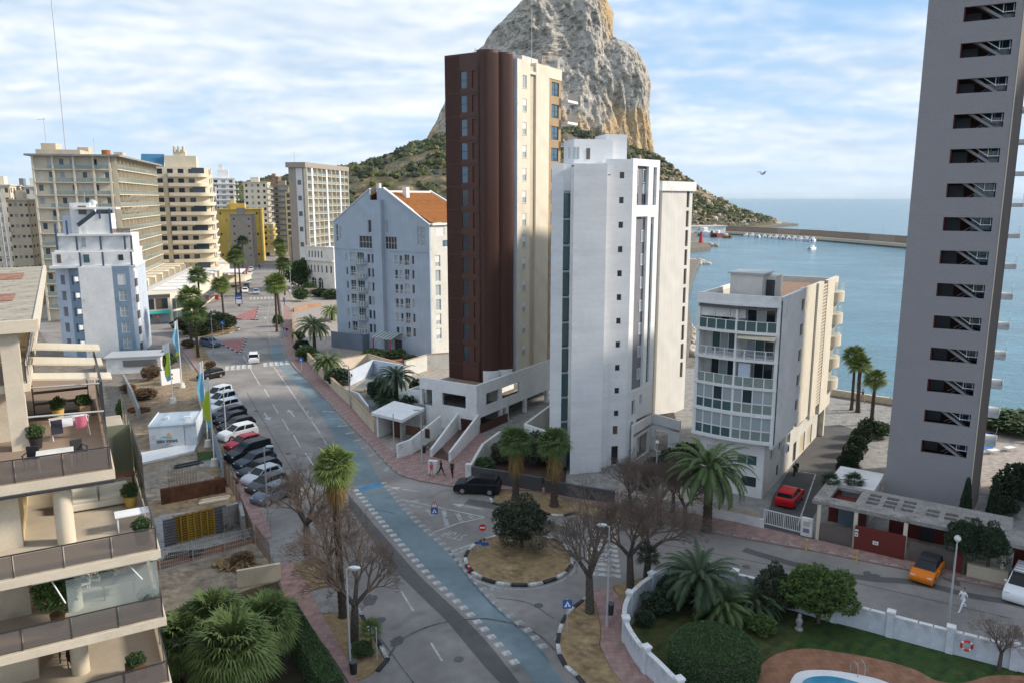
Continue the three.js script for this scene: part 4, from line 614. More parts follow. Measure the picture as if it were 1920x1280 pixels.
  // lower seaward wing
  const W0 = P([18.38, -96.54]), W1 = P([18.38 + 0.656 * 7.6, -96.54 - 0.755 * 7.6]), W2 = P([18.38 + 0.656 * 7.6 - 8, -96.54 - 0.755 * 7.6 - 6]), W3 = P([9, -101]);
  const f2 = face(W0[0], W0[1], W1[0], W1[1]); facade(b, f2, 0, f2.l, 0, 29, span(4.6, 2.48, 10).map(y => ({ s: 6.45, y, w: 0.75, h: 2.05, glass: M.glassWarm, frame: M.frameD, set: 0.2 })), M.offwhiteTower || (M.offwhiteTower = mat([0.73, 0.725, 0.70], 0.85, { map: T.streak })), 0.4);
  block(b, 'wing_core', [W3, [W0[0] + 0.02, W0[1] - 0.45], [W1[0] - 0.4, W1[1] - 0.3], W2], 0, 28.9, M.offwhite);
  const fc = face(W0[0], W0[1], W1[0], W1[1]); put(mesh('roof_cap', [box(f2.l + 1.0, 1.15, 5, f2.l / 2 - 0.1, 0, -2.2)], M.white, b), fc, 0, 28.98, 0);
  block(b, 'link_wall', [[E1[0] - 0.9, E1[1] - 0.5], [E1[0] + 0.1, E1[1] - 0.2], [W0[0] - 0.3, W0[1] - 0.5], [W0[0] - 3, W0[1] - 0.5]], 0, 28.5, M.offwhite);
  // roof rooms
  const rb = mesh('roof_room', [box(4.2, 2.6, 3.6, 3.6, 31.4, -6.4)], m, b); mesh('window', [box(0.4, 1.1, 0.06, 3.0, 32.0, -4.59)], M.glassWarm, rb); for (const x of [1.0, 1.5, 1.9]) mesh('window', [box(0.28, 1.2, 0.06, x, 32, -4.59)], M.glassCurtain, rb); mesh('roof_room', [box(2.3, 3.2, 3.6, 6.4, 31.4, -7.2)], m, b);
  // entrance terrace
  const t0 = P(G(1186, 868)), t1 = P(G(1222, 842)), t2 = P(G(1272, 858)), t3 = P(G(1262, 820)), t4 = P(G(1200, 830)); 
  const ft = face(t0[0], t0[1], t1[0], t1[1]); wall(b, ft, 0, ft.l, 0, 4.2, [{ s: ft.l * 0.5, y: 0.03, w: ft.l * 0.6, h: 2.5 }], M.white, 0.25); const fu = face(t1[0], t1[1], t2[0], t2[1]); wall(b, fu, 0, fu.l, 0, 4.2, [{ s: fu.l * 0.35, y: 0.03, w: fu.l * 0.5, h: 2.5 }], M.white, 0.25);
  block(b, 'terrace_floor', [t0, t1, t2, t3, t4], 2.9, 3.15, M.terrTan); 
}
{ // blue gabled block
  const b = building('apartment_block', 'pale blue gabled block with a thin red pipe and an orange tiled roof', G(809.1, 670.5), -32);
  const f = face(-22.9, 0, 0, 0), pts = [[0, 0], [22.9, 0], [22.9, 23.6], [12.7, 29.9], [11.1, 29.9], [11.1, 27.8], [9.4, 27.8], [9.4, 29.8], [0, 23.8]];
  const wins = [];
  const fl = span(3.2, 2.62, 6);
  fl.forEach((y, i) => { wins.push({ s: 4.6, y, w: 1.3, h: 1.9, n: 2, rows: 2 }, { s: 6.6, y, w: 1.7, h: 1.9, n: 3, rows: 2 }, { s: 8.6, y, w: 0.7, h: 1.7 }, { s: 9.55, y, w: 0.55, h: 1.7 }, { s: 15.2, y, w: 0.7, h: 1.7 }, { s: 16.3, y, w: 0.6, h: 1.7 }, { s: 17.7, y: y - 0.1, w: 1.1, h: 2.0, n: 2, rows: 2 }, { s: 19.1, y: y + 0.2, w: 0.55, h: 1.6 }, { s: 3.1, y: y + 0.2, w: 0.5, h: 1.4 }); });
  wins.push({ s: 8.0, y: 19.0, w: 3.1, h: 2.3, n: 4, rows: 2 }, { s: 14.1, y: 19.0, w: 2.7, h: 2.3, n: 4, rows: 2 }, { s: 9.1, y: 21.9, w: 0.8, h: 2.3 }, { s: 13.2, y: 21.9, w: 0.9, h: 2.3 }, { s: 21.5, y: 19.8, w: 1.0, h: 3.4, n: 1, rows: 3, glass: M.glassCurtain }, { s: 20.5, y: 20.0, w: 0.5, h: 3.2, rows: 3, glass: M.glassCurtain }, { s: 0.9, y: 20.1, w: 0.55, h: 3.2, rows: 3 }, { s: 1.8, y: 20.4, w: 0.5, h: 2.6, rows: 2 });
  const sh = new THREE.Shape(pts.map(p => new THREE.Vector2(...p))); for (const h of wins) sh.holes.push(new THREE.Path([[h.s - h.w / 2, h.y], [h.s - h.w / 2, h.y + h.h], [h.s + h.w / 2, h.y + h.h], [h.s + h.w / 2, h.y]].map(p => new THREE.Vector2(...p))));
  const g = new THREE.ExtrudeGeometry(sh, { depth: 0.35, bevelEnabled: false }); g.translate(0, 0, -0.35); put(mesh('gable_wall', [g], M.blue, b), f, 0, 0, 0);
  wins.forEach((w, i) => windowAt(b, f, { glass: i % 4 === 1 ? M.glassCurtain : M.glass, frame: M.frameW, ...w, set: 0.15 }));
  // projecting bays with rail fronts
  fl.forEach((y, i) => { const bow = arc(5.4 - 22.9, 8.1 - 22.9, 0.35, 0.5, 5), s = mesh('balcony', [poly([[5.4 - 22.9, 0.02], ...bow, [8.1 - 22.9, 0.02]], y - 0.28, 0.18)], M.blue, b); for (let k = 0; k < 5; k++) { const ff = face(...bow[k], ...bow[k + 1]); railing(b, ff, 0.02, ff.l - 0.02, y - 0.1, 0.85, { n: 1, bars: false, glass: M.railGreen, post: M.frameW, d: -0.05 }); } railing(b, f, 14.8, 18.3, y - 0.1, 0.8, { bars: true, post: M.frameW, d: 0.06 }); railing(b, f, 3.9, 5.3, y - 0.1, 0.8, { bars: true, post: M.frameW, d: 0.06 }); });
  mesh('string_course', [box(10.2, 0.14, 0.12, -17.8, 18.72, 0.05), box(9.2, 0.14, 0.12, -4.6, 18.72, 0.05)], M.blue, b);
  mesh('recess_pier', [box(2.0, 27.8, 0.9, -11.3, 0, 0.42)], M.blue, b);
  mesh('red_pipe', [cyl(0.14, 0.14, 23.0, -12.45, 1.2, 0.12, 8)], M.red, b);
  mesh('coping', [((a, c) => { const q = new THREE.BoxGeometry(12.2, 0.14, 0.6); q.rotateZ(-31.5 * D2R); q.translate(-5.05, 26.78, -0.15); return q; })(), (() => { const q = new THREE.BoxGeometry(11.3, 0.14, 0.6); q.rotateZ(32.5 * D2R); q.translate(-18.2, 26.8, -0.15); return q; })()], M.white, b);
  // body, side wall, roof
  block(b, 'core', rect(-22.6, -0.3, -13.6, -0.38), 0, 23.2, M.offwhite);
  const fr = face(0, 0, 0, -14); const rw = [...fl.map(y => ({ s: 2.3, y: y - 0.2, w: 1.5, h: 2.0, n: 2, glass: M.glassCurtain, shutter: (y * 7 % 2) < 1 ? 0.6 : 0, set: 0.2 })), { s: 5.6, y: 19.5, w: 3.6, h: 1.2, n: 3, glass: M.glassBlue }, { s: 3.2, y: 21.6, w: 2.4, h: 1.5, shutter: 1 }, { s: 6.2, y: 21.4, w: 1.6, h: 1.9, glass: M.glassWarm, frame: M.frameD }, ...fl.map(y => ({ s: 8.5, y, w: 2.4, h: 1.6, n: 2, glass: M.glass }))];
  facade(b, fr, 0.35, 14, 0, 23.4, rw, M.offwhite, 0.3);
  const slope = (x0, y0, x1, y1, n, m) => { const l = Math.hypot(x1 - x0, y1 - y0), q = new THREE.BoxGeometry(l, 0.2, 13.6); q.rotateZ(Math.atan2(y1 - y0, x1 - x0)); q.translate((x0 + x1) / 2, (y0 + y1) / 2, -7.1); return mesh(n, [q], m, b); };
  slope(-10.6, 29.3, 0.25, 24.0, 'roof', M.roofTile); slope(-12.2, 29.3, -23.0, 23.6, 'roof', M.roofTile);
  { const gs = []; const a = Math.atan2(24.0 - 29.3, 10.85); for (let z = -0.8; z > -13.6; z -= 0.45) { const q = new THREE.CylinderGeometry(0.1, 0.1, 12.0, 6, 1, false); q.rotateZ(Math.PI / 2 + a); q.translate(-5.2, 26.75, z); gs.push(q); } stuff(mesh('roof_tile_rows', gs, M.roofTile, b)); }
  block(b, 'gable_fill', rect(-15, -7.5, -13.6, -0.4), 23.2, 26.6, M.offwhite); mesh('ridge', [box(2.6, 0.5, 13, -11.3, 29.0, -7.2)], M.white, b);
  mesh('coping', [((q => { q.rotateZ(Math.atan2(-5.3, 10.85)); q.translate(-5.1, 26.8, -13.9); return q; })(new THREE.BoxGeometry(12.2, 0.4, 0.4)))], M.white, b); mesh('chimney', [box(0.9, 1.9, 0.9, -8.3, 28.2, -4)], M.white, b); mesh('roof_ledge', [box(0.5, 0.35, 13.6, 0.2, 23.45, -7.2)], M.white, b); mesh('chimney', [box(0.7, 1.4, 0.6, -12.6, 29.4, -1.5)], M.offwhite, b);
  mesh('base_wall', [box(8, 3.0, 0.25, -18.8, 0, 1.8), box(0.25, 3.0, 2, -14.9, 0, 0.9)], M.slateBlue || (M.slateBlue = mat([0.20, 0.25, 0.33], 0.9, { map: T.streak })), b);
  // entrance porch
  const p = mesh('porch_roof', [((q => { q.rotateX(0.25); q.translate(-8.8, 3.5, 1.9); return q; })(new THREE.BoxGeometry(4.4, 0.08, 3.4)))], M.railGreen, b); for (let i = 0; i < 6; i++) { const q = new THREE.BoxGeometry(0.08, 0.1, 3.4); q.rotateX(0.25); q.translate(-10.9 + i * 0.84, 3.56, 1.9); mesh('roof_bar', [q], M.frameW, p); } for (const x of [-10.8, -6.8]) mesh('porch_post', [cyl(0.13, 0.13, 3.1, x, 0, 3.3, 8)], M.red, b); mesh('door', [box(1.6, 2.5, 0.1, -7.6, 0, 0.06)], M.frameD, b);
}
// ---------------------------------------------------------------- buildings on the landward side
let TERR;
{ // terraced apartment block close to the camera
  const b = building('terraced_apartment_block', 'cream terraced block with smoked glass balconies at the left edge', [-14.8, -30.6], 30);
  const m = M.creamNear || (M.creamNear = mat([0.70, 0.62, 0.49], 0.85, { map: T.plaster })), ylw = mat([0.68, 0.56, 0.33], 0.85, { map: T.plaster }), floorM = mat([0.52, 0.45, 0.35], 0.8, { map: T.plaster });
  const lv = [-0.1, 4.25, 7.35, 10.4, 13.5];
  lv.forEach((y, k) => {
    mesh('floor_slab', [poly(rect(-24, 0, -24, 0), y - 0.36, 0.34)], m, b); mesh('terrace_floor', [poly(rect(-24, -0.05, -24, -0.05), y - 0.02, 0.03)], floorM, b);
    const h = (k < 4 ? lv[k + 1] : 16.6) - y - 0.44, f = face(-24, -3.2, -5.0, -3.2);
    facade(b, f, 0, 19, y + 0.01, y + h, [{ s: 13.2, y: y + 0.06, w: 3.6, h: 2.3, n: 2, glass: M.glass, frame: M.frameD, set: 0.2, ...(k === 3 ? { shutter: 1, shutterMat: M.black } : {}) }, { s: 6.5, y: y + 0.06, w: 3.2, h: 2.3, n: 2, glass: M.glass, frame: M.frameD, set: 0.2 }], m, 0.3);
    facade(b, face(-5.0, -3.2, -5.0, -24), 0.3, 20.8, y + 0.01, y + h, [{ s: 3.8, y: y + 0.06, w: 2.6, h: 2.2, n: 2, glass: M.glass, frame: M.frameD, set: 0.2 }], k === 4 ? ylw : m, 0.3);
    block(b, 'core', rect(-23.7, -5.35, -24, -3.55), y + 0.01, y + h, m);
    mesh('column', [cyl(0.36, 0.36, h, -3.4, y + 0.01, -2.8, 20)], m, b);
    if (k < 4) mesh('back_wall', [box(4.7, h, 0.25, -2.45, y + 0.01, -10.2)], m, b); else mesh('glass_screen', [box(4.6, h, 0.05, -2.45, y + 0.01, -11.2)], M.smoke || (M.smoke = phys([0.30, 0.33, 0.25], 0.25, { transmission: 0.45, thickness: 0 })), b);
    if (k > 0) { railing(b, face(-24, -0.12, -0.1, -0.12), 0, 23.9, y, 0.98, { n: 14, glass: M.rail, post: M.frameD }); railing(b, face(-0.12, -0.2, -0.12, -10), 0, 9.8, y, 0.98, { n: 6, glass: M.rail, post: M.frameD }); }
  });
  // glazed screens up the side of the 13.5 m terrace
  const side = face(-0.1, -5, -0.1, -20); for (let i = 0; i < 5; i++) { const o = put(mesh('glass_screen', cached('gs', () => mergeGeometries([box(2.7, 0.06, 0.06, 0, 2.6), box(0.06, 2.6, 0.06, -1.35, 0), box(2.7, 0.05, 0.05, 0, 1.3)].map(g => norm(g)))), M.frameD, b), side, 1.5 + i * 2.8, 13.5, 0); mesh('pane', cached('gsp', () => box(2.64, 2.5, 0.02, 0, 0.05)), M.smoke || (M.smoke = phys([0.16, 0.18, 0.13], 0.25, { transmission: 0.35, thickness: 0 })), o); }
  // set back storeys
  mesh('floor_slab', [poly(rect(-24, -1.34, -24, -2.28), 16.16, 0.42)], m, b); mesh('terrace_floor', [poly(rect(-24, -1.4, -24, -2.33), 16.58, 0.03)], mat([0.30, 0.22, 0.16], 0.85, { map: T.plaster }), b);
  railing(b, face(-24, -2.4, -1.44, -2.4), 0, 22.5, 16.6, 1.0, { n: 13, glass: M.rail, post: M.frameD }); railing(b, face(-1.46, -2.4, -1.46, -16), 0, 13.6, 16.6, 1.0, { n: 7, glass: M.rail, post: M.frameD });
  mesh('slab_trim', [box(22.6, 0.12, 0.14, -12.7, 16.05, -2.2)], M.frameD, b);
  const f6 = face(-24, -9, -5.2, -9); facade(b, f6, 0, 18.8, 16.62, 19.3, [{ s: 14.5, y: 16.7, w: 4.0, h: 2.2, n: 2, glass: M.glass, frame: M.frameD }], m, 0.3); facade(b, face(-5.2, -9, -5.2, -40), 0.3, 31, 16.62, 19.3, [{ s: 4, y: 16.7, w: 2.6, h: 2.2, n: 2, glass: M.glassWarm, frame: M.frameD }, { s: 10, y: 16.7, w: 3, h: 2.2, n: 2, glass: M.glass, frame: M.frameD }], ylw, 0.3);
  mesh('floor_slab', [poly(rect(-24, -4.3, -40, -7.4), 19.3, 0.36)], m, b); railing(b, face(-24, -7.55, -4.4, -7.55), 0, 19.6, 19.66, 1.0, { n: 11, glass: M.rail, post: M.frameD }); railing(b, face(-4.42, -7.6, -4.42, -24), 0, 16.4, 19.66, 1.0, { n: 8, glass: M.rail, post: M.frameD });
  facade(b, face(-24, -11, -6.4, -11), 0, 17.6, 19.67, 22.2, [{ s: 13.5, y: 19.75, w: 4.0, h: 2.2, n: 2, glass: M.glassWarm, frame: M.frameR }], ylw, 0.3); facade(b, face(-6.4, -11, -6.4, -40), 0.3, 29, 19.67, 22.2, [{ s: 4, y: 19.75, w: 2.4, h: 2.1, n: 2, glass: M.glass, frame: M.frameD }, { s: 11, y: 19.75, w: 2.4, h: 2.1, glass: M.glassWarm, frame: M.frameD }], ylw, 0.3);
  block(b, 'core', rect(-24, -5.6, -40, -9.4), 16.62, 19.3, m); block(b, 'core', rect(-24, -6.8, -40, -11.4), 19.67, 22.2, ylw);
  mesh('column', [box(0.72, 5.7, 0.72, -4.9, 16.6, -7.5)], m, b); mesh('column', [box(0.3, 2.6, 0.4, -4.6, 19.66, -18)], ylw, b);
  { // roof with open wells
    const sh = new THREE.Shape([[-24, 6.9], [-3.9, 6.9], [-3.9, 40], [-24, 40]].map(p => new THREE.Vector2(...p))), hole = (x0, x1, y0, y1) => sh.holes.push(new THREE.Path([[x0, y0], [x0, y1], [x1, y1], [x1, y0]].map(p => new THREE.Vector2(...p))));
    hole(-13, -7.2, 9.0, 13.2); hole(-12.2, -10, 22, 24.5); hole(-9.2, -6.6, 22, 24.5); hole(-16, -13.5, 22, 24.5);
    const g = new THREE.ExtrudeGeometry(sh, { depth: 0.42, bevelEnabled: false }); g.rotateX(-Math.PI / 2); g.translate(0, 22.2, 0); mesh('roof', [g], M.roofStone || (M.roofStone = mat([0.47, 0.42, 0.33], 0.95, { map: T.worn })), b);
    mesh('fascia', [box(20.3, 0.55, 0.2, -13.9, 22.12, -6.78), box(0.2, 0.55, 33, -3.78, 22.12, -23.4)], m, b);
    mesh('roof_tiling', [box(15, 0.05, 3.4, -12.5, 22.63, -17)], mat([0.40, 0.19, 0.13], 0.95, { map: T.worn }), b); mesh('roof_tiling', [box(17, 0.05, 5, -13.5, 22.63, -31)], mat([0.40, 0.20, 0.12], 0.95, { map: T.worn }), b); mesh('roof_tiling', [box(14, 0.05, 4, -17, 22.63, -36.5)], mat([0.50, 0.30, 0.08], 0.95, { map: T.worn }), b);
  }
  // folding awnings and the pergola over the side terrace
  const aw = (x, y, z, w, d, t, mm) => { const g = new THREE.BoxGeometry(w, 0.08, d); g.rotateZ(t); const o = mesh('awning', [g], mm, b); o.position.set(x, y, z); return o; };
  aw(-2.7, 19.9, -15.3, 3.2, 2.0, -0.12, M.cream); aw(-2.7, 19.5, -13.1, 3.2, 2.0, -0.12, M.cream); aw(-2.6, 19.05, -11.2, 3.6, 1.6, -0.10, M.lightbeige);
  for (const [z, y] of [[-10.4, 18.7], [-7.6, 17.9]]) mesh('pergola_beam', [bar([-5, y + 0.15, z], [-1.4, y, z], 0.05)], M.galv, b);
  for (const z of [-16, -10.5, -7.7]) mesh('pergola_post', [box(0.1, 2.7, 0.1, -1.4, 16.6, z)], M.frameD, b); mesh('pergola_beam', [box(0.1, 0.1, 9, -1.4, 19.3, -12)], M.frameD, b); mesh('glass_screen', [box(0.04, 2.4, 4.0, -1.4, 16.8, -14)], M.smoke, b);
  // glass roof and plants room on the 10.4 m terrace
  const gr = mesh('glass_front', [box(3.4, 2.3, 0.03, -1.85, 10.5, -0.5)], M.clear, b); mesh('sliding_rail', [box(4.6, 0.06, 0.08, -2.4, 12.9, -0.5)], M.frameW, gr); mesh('sliding_rail', [box(4.6, 0.06, 0.08, -2.4, 10.45, -0.5)], M.frameW, gr);
  mesh('awning_arm', [bar([-4.0, 12.9, -0.4], [-3.6, 12.2, 0.3], 0.03)], M.frameW, b); mesh('awning_arm', [bar([-1.2, 12.9, -0.4], [-0.8, 12.5, 0.3], 0.03)], M.frameW, b);
  // local to world for the things that stand on the terraces
  TERR = (x, y, z) => { const v = new THREE.Vector3(x, y, z).applyAxisAngle(new THREE.Vector3(0, 1, 0), b.rotation.y); return [v.x + b.position.x, v.y, v.z + b.position.z]; };
}

{ // white and blue stepped block
  const C = G(256, 668), b = building('stepped_apartment_block', 'white and steel blue block stepping up to a small roof tower', C, 16); b.scale.set(0.9, 1, 0.9);
  const f = face(-9.0, 0, -3.1, 0), f2 = face(-3.1, 0, 0, 0);
  wall(b, f, 0, 5.9, 0, 16.2, [], M.white, 0.3);
  facade(b, f2, 0, 3.1, 0, 16.3, span(1.6, 2.85, 5).map((y, i) => ({ s: 1.6, y, w: 1.5, h: 2.0, n: 2, rows: 2, glass: M.glassCurtain, shutter: i === 4 ? 1 : 0, set: 0.12 })), M.steelblue, 0.3);
  block(b, 'core', rect(-8.9, 0.7, -14, -0.32), 0, 16.0, M.paleblue);
  for (let k = 0; k < 10; k++) mesh('corner_balcony', [box(0.95, 1.35, 2.0, 0.45, 1.0 + k * 1.45, -1.4)], k % 2 ? M.white : M.wallgrey, b);
  // left wing, bay and shutters
  const l1 = face(-14.2, -4.4, -11.4, -2.6), l2 = face(-11.4, -2.6, -9.0, -0.35);
  facade(b, l1, 0, l1.l, 0, 16.4, span(1.6, 2.85, 5).map(y => ({ s: 1.7, y, w: 1.1, h: 1.7, shutter: 1, shutterMat: M.slate })), M.paleblue, 0.3); facade(b, l2, 0, l2.l, 0, 16.0, span(1.6, 2.85, 5).flatMap(y => [{ s: 1.1, y, w: 0.8, h: 1.7, glass: M.glassBlue, frame: M.steelblue }, { s: 2.4, y: y + 0.3, w: 0.7, h: 1.5, glass: M.glassGreen }]), M.steelblue, 0.3);
  block(b, 'core', [[-14.2, -4.75], [-11.2, -2.9], [-9, -0.7], [-9, -12], [-14.2, -12]], 0, 16.0, M.paleblue);
  for (const y of span(2.4, 2.85, 5)) mesh('balcony', [box(1.1, 0.8, 0.6, -9.4, y, -0.25, 0.55)], M.white, b);
  // stepped upper floors
  const floorAt = (x0, x1, z0, z1, y, h, mm) => { mesh('floor_slab', [poly(rect(x0 - 0.5, x1 + 0.5, z1, z0 + 0.6), y - 0.3, 0.42)], M.white, b); block(b, 'wall', rect(x0, x1, z1, z0), y + 0.12, y + h - 0.3, mm); };
  floorAt(-13.6, 0.6, -1.0, -12, 16.4, 2.75, M.white); floorAt(-12.6, 0.4, -1.8, -11, 19.1, 2.8, M.white); mesh('floor_slab', [poly(rect(-12.8, 0.6, -10, -1.4), 21.6, 0.35)], M.white, b);
  for (const [x, z, y, h] of [[-8.6, -0.45, 16.4, 2.4], [-4.6, -0.45, 16.4, 2.4], [0.5, -0.45, 16.4, 2.4], [-9.1, -1.3, 19.2, 2.4], [-4.9, -1.3, 19.2, 2.4], [-0.6, -1.3, 19.2, 2.4], [0.6, -1.3, 19.2, 2.4], [-12.6, -1.5, 19.2, 4.6], [-10.6, -1.5, 21.9, 2.4], [-4.8, -2.2, 24.6, 1.6], [-3.0, -2.2, 21.9, 4.4]]) mesh('column', [box(0.32, h, 0.32, x, y, z)], M.navyBlue || (M.navyBlue = mat([0.06, 0.09, 0.15], 0.7)), b);
  const win = (x, y, z, w, h, mm) => mesh('window', [box(w, h, 0.08, x, y, z)], mm || M.glass, b);
  win(-7.6, 17.0, -0.98, 1.0, 1.4, M.glassGreen); win(-1.5, 17.3, -0.98, 0.9, 1.0); win(-8.0, 19.7, -1.78, 0.7, 1.6, M.glassCurtain); win(-12.4, 17, -0.98, 0.7, 1.5, M.glassWarm);
  { const sh = new THREE.Shape([[-8.8, 21.9], [-3.2, 21.9], [-3.2, 25.4], [-5.4, 25.4], [-8.8, 23.0]].map(p => new THREE.Vector2(...p))), g = new THREE.ExtrudeGeometry(sh, { depth: 6, bevelEnabled: false }); g.translate(0, 0, -8.2); mesh('stepped_wall', [g], M.white, b); mesh('sloped_glazing', [(() => { const q = new THREE.BoxGeometry(4.1, 0.7, 0.1); q.rotateZ(0.61); q.translate(-7.2, 24.6, -2.3); return q; })(), box(2.2, 0.7, 0.08, -4.3, 25.4, -2.25)], M.glass, b); win(-7.6, 22.0, -2.18, 0.6, 1.4, M.shutter); }
  block(b, 'roof_tower', rect(-10.2, -6.6, -8.2, -3.2), 21.9, 27.3, M.white); win(-8.0, 25.3, -3.17, 1.4, 1.5, M.glassWarm); block(b, 'roof_tower', rect(-11.8, -8.6, -8, -3.6), 21.9, 25.0, M.paleblue); mesh('roof_plate', [box(7.6, 0.35, 4.5, -5.6, 26.2, -4.4)], M.white, b); mesh('roof_dish', [(() => { const q = new THREE.SphereGeometry(0.9, 12, 6, 0, 6.3, 0, 1.2); q.rotateX(0.5); q.translate(-6.4, 27.0, -5); return q; })()], M.galv, b);
  railing(b, face(-3.2, -2.1, 0.5, -2.1), 0, 3.6, 21.95, 0.9, { glass: M.rail, post: M.frameD }); mesh('aerial', [bar([-8, 27, -6], [-8, 29.2, -6], 0.04)], M.galv, b);
}
// shared pieces of the far blocks: storeys of windows and balconies along one face
function storeys(b, f, s0, s1, y0, dy, n, bays, o) {
  const w = (s1 - s0) / bays, wins = [];
  for (let k = 0; k < n; k++) for (let i = 0; i < bays; i++) { if (o.skip && o.skip(i, k)) continue; wins.push({ s: s0 + w * (i + 0.5), y: y0 + k * dy + (o.sill ?? 0.5), w: w * (o.fill || 0.6), h: o.h || 1.7, n: o.n || 1, glass: (o.glasses || [M.glass])[(i * 7 + k * 3) % (o.glasses || [1]).length], frame: o.frame || M.frameW, set: 0.2, shutter: o.shut && o.shut(i, k) }); }
  facade(b, f, s0, s1, y0, y0 + n * dy, wins, o.wall || M.cream, 0.3);
  if (o.balcony) for (let k = 0; k < n; k++) { const s = put(mesh('balcony', [box(s1 - s0, 0.22, o.balcony, (s1 + s0) / 2, 0, o.balcony / 2)], o.slab || M.lightbeige, b), f, 0, y0 + k * dy, 0); if (o.parapet) mesh('parapet', [box(s1 - s0, o.parapet, 0.12, (s1 + s0) / 2, 0.22, o.balcony - 0.07)], o.parapetMat || o.slab || M.lightbeige, s); else railing(b, f, s0, s1, y0 + k * dy + 0.22, 0.95, { n: o.panels || bays, glass: o.glass || M.railGreen, post: M.galv, d: o.balcony - 0.06 }); if (o.walls) for (let i = 0; i <= bays; i++) mesh('divider', [box(0.14, dy - 0.24, o.balcony - 0.1, s0 + w * i + (i === 0 ? 0.07 : i === bays ? -0.07 : 0), 0.22, o.balcony / 2 - 0.05)], o.slab || M.lightbeige, s); }
}
{ // long balcony block
  const b = building('long_apartment_block', 'long cream block with rows of green glass balconies and an overhanging flat roof', [-91.6, -182], 15);
  const n = 13, dy = 2.85, y0 = 0.4, f = face(-16, 0, 0, 0), fr = face(0, 0, 0, -52);
  storeys(b, f, 0, 16, y0, dy, n, 7, { fill: 0.42, h: 1.5, sill: 0.8, wall: M.lightbeige, glasses: [M.glassGreen, M.glass, M.glassCurtain, M.shutter, M.glassWarm], skip: (i, k) => (i * 5 + k * 3) % 4 === 0 });
  for (let k = 1; k < n; k++) railing(b, f, k > 6 ? 3 : 0, 16, y0 + k * dy, 0.95, { n: 5, glass: M.railGreen, d: 1.0 }); for (let k = 1; k < n; k++) put(mesh('balcony', [box(16, 0.2, 1.1, 8, -0.2, 0.55)], M.lightbeige, b), f, 0, y0 + k * dy, 0); for (const s of [0.2, 4.2, 8.4, 12.4, 15.8]) put(mesh('column', [box(0.4, dy * n, 0.3, s, y0, 0.95)], M.lightbeige, b), f, 0, 0, 0);
  storeys(b, fr, 0, 52, y0, dy, n, 12, { fill: 0.62, h: 2.0, sill: 0.25, wall: M.lightbeige, glasses: [M.glassWarm, M.glass, M.glassCurtain, M.glassWarm], balcony: 1.2, slab: M.cream, walls: true, n: 2, glass: M.railGreen });
  block(b, 'core', rect(-15.7, -0.35, -52, -0.35), 0, 37.3, M.lightbeige);
  mesh('roof', [poly([[-17.2, 1.6], [2.2, 2.0], [2.6, -53], [-17, -53]], y0 + n * dy, 0.4)], M.concrete, b);
  for (const [x, z, w, h, d] of [[-13.5, -6, 3, 2.6, 5], [-8, -12, 2.4, 2.2, 4], [-2, -20, 2, 1.6, 4], [-11, -5, 9, 1.1, 8]]) mesh('roof_room', [box(w, h, d, x, y0 + n * dy + 0.4, z)], M.beige, b);
  mesh('roof_tank', [cyl(1.0, 1.0, 1.6, -3, y0 + n * dy + 0.4, -10, 12)], M.roofTile, b); mesh('aerial', [bar([-14, 38.5, -4], [-14, 46, -4], 0.06), bar([-15.4, 45.6, -4], [-13.6, 45.8, -4], 0.05), bar([-5, 38, -8], [-5, 42, -8], 0.05)], M.galv, b);
  for (let k = 0; k < 8; k++) { const g = new THREE.BoxGeometry(0.06, 2.2, 4.0); g.rotateZ(-0.95); const o = mesh('awning', [g], k % 2 ? M.cream : M.lightbeige, b); o.position.set(2.4, y0 + dy * (k < 4 ? 9 : 8) + 2.2, -4 - (k % 4) * 5.2); }
}
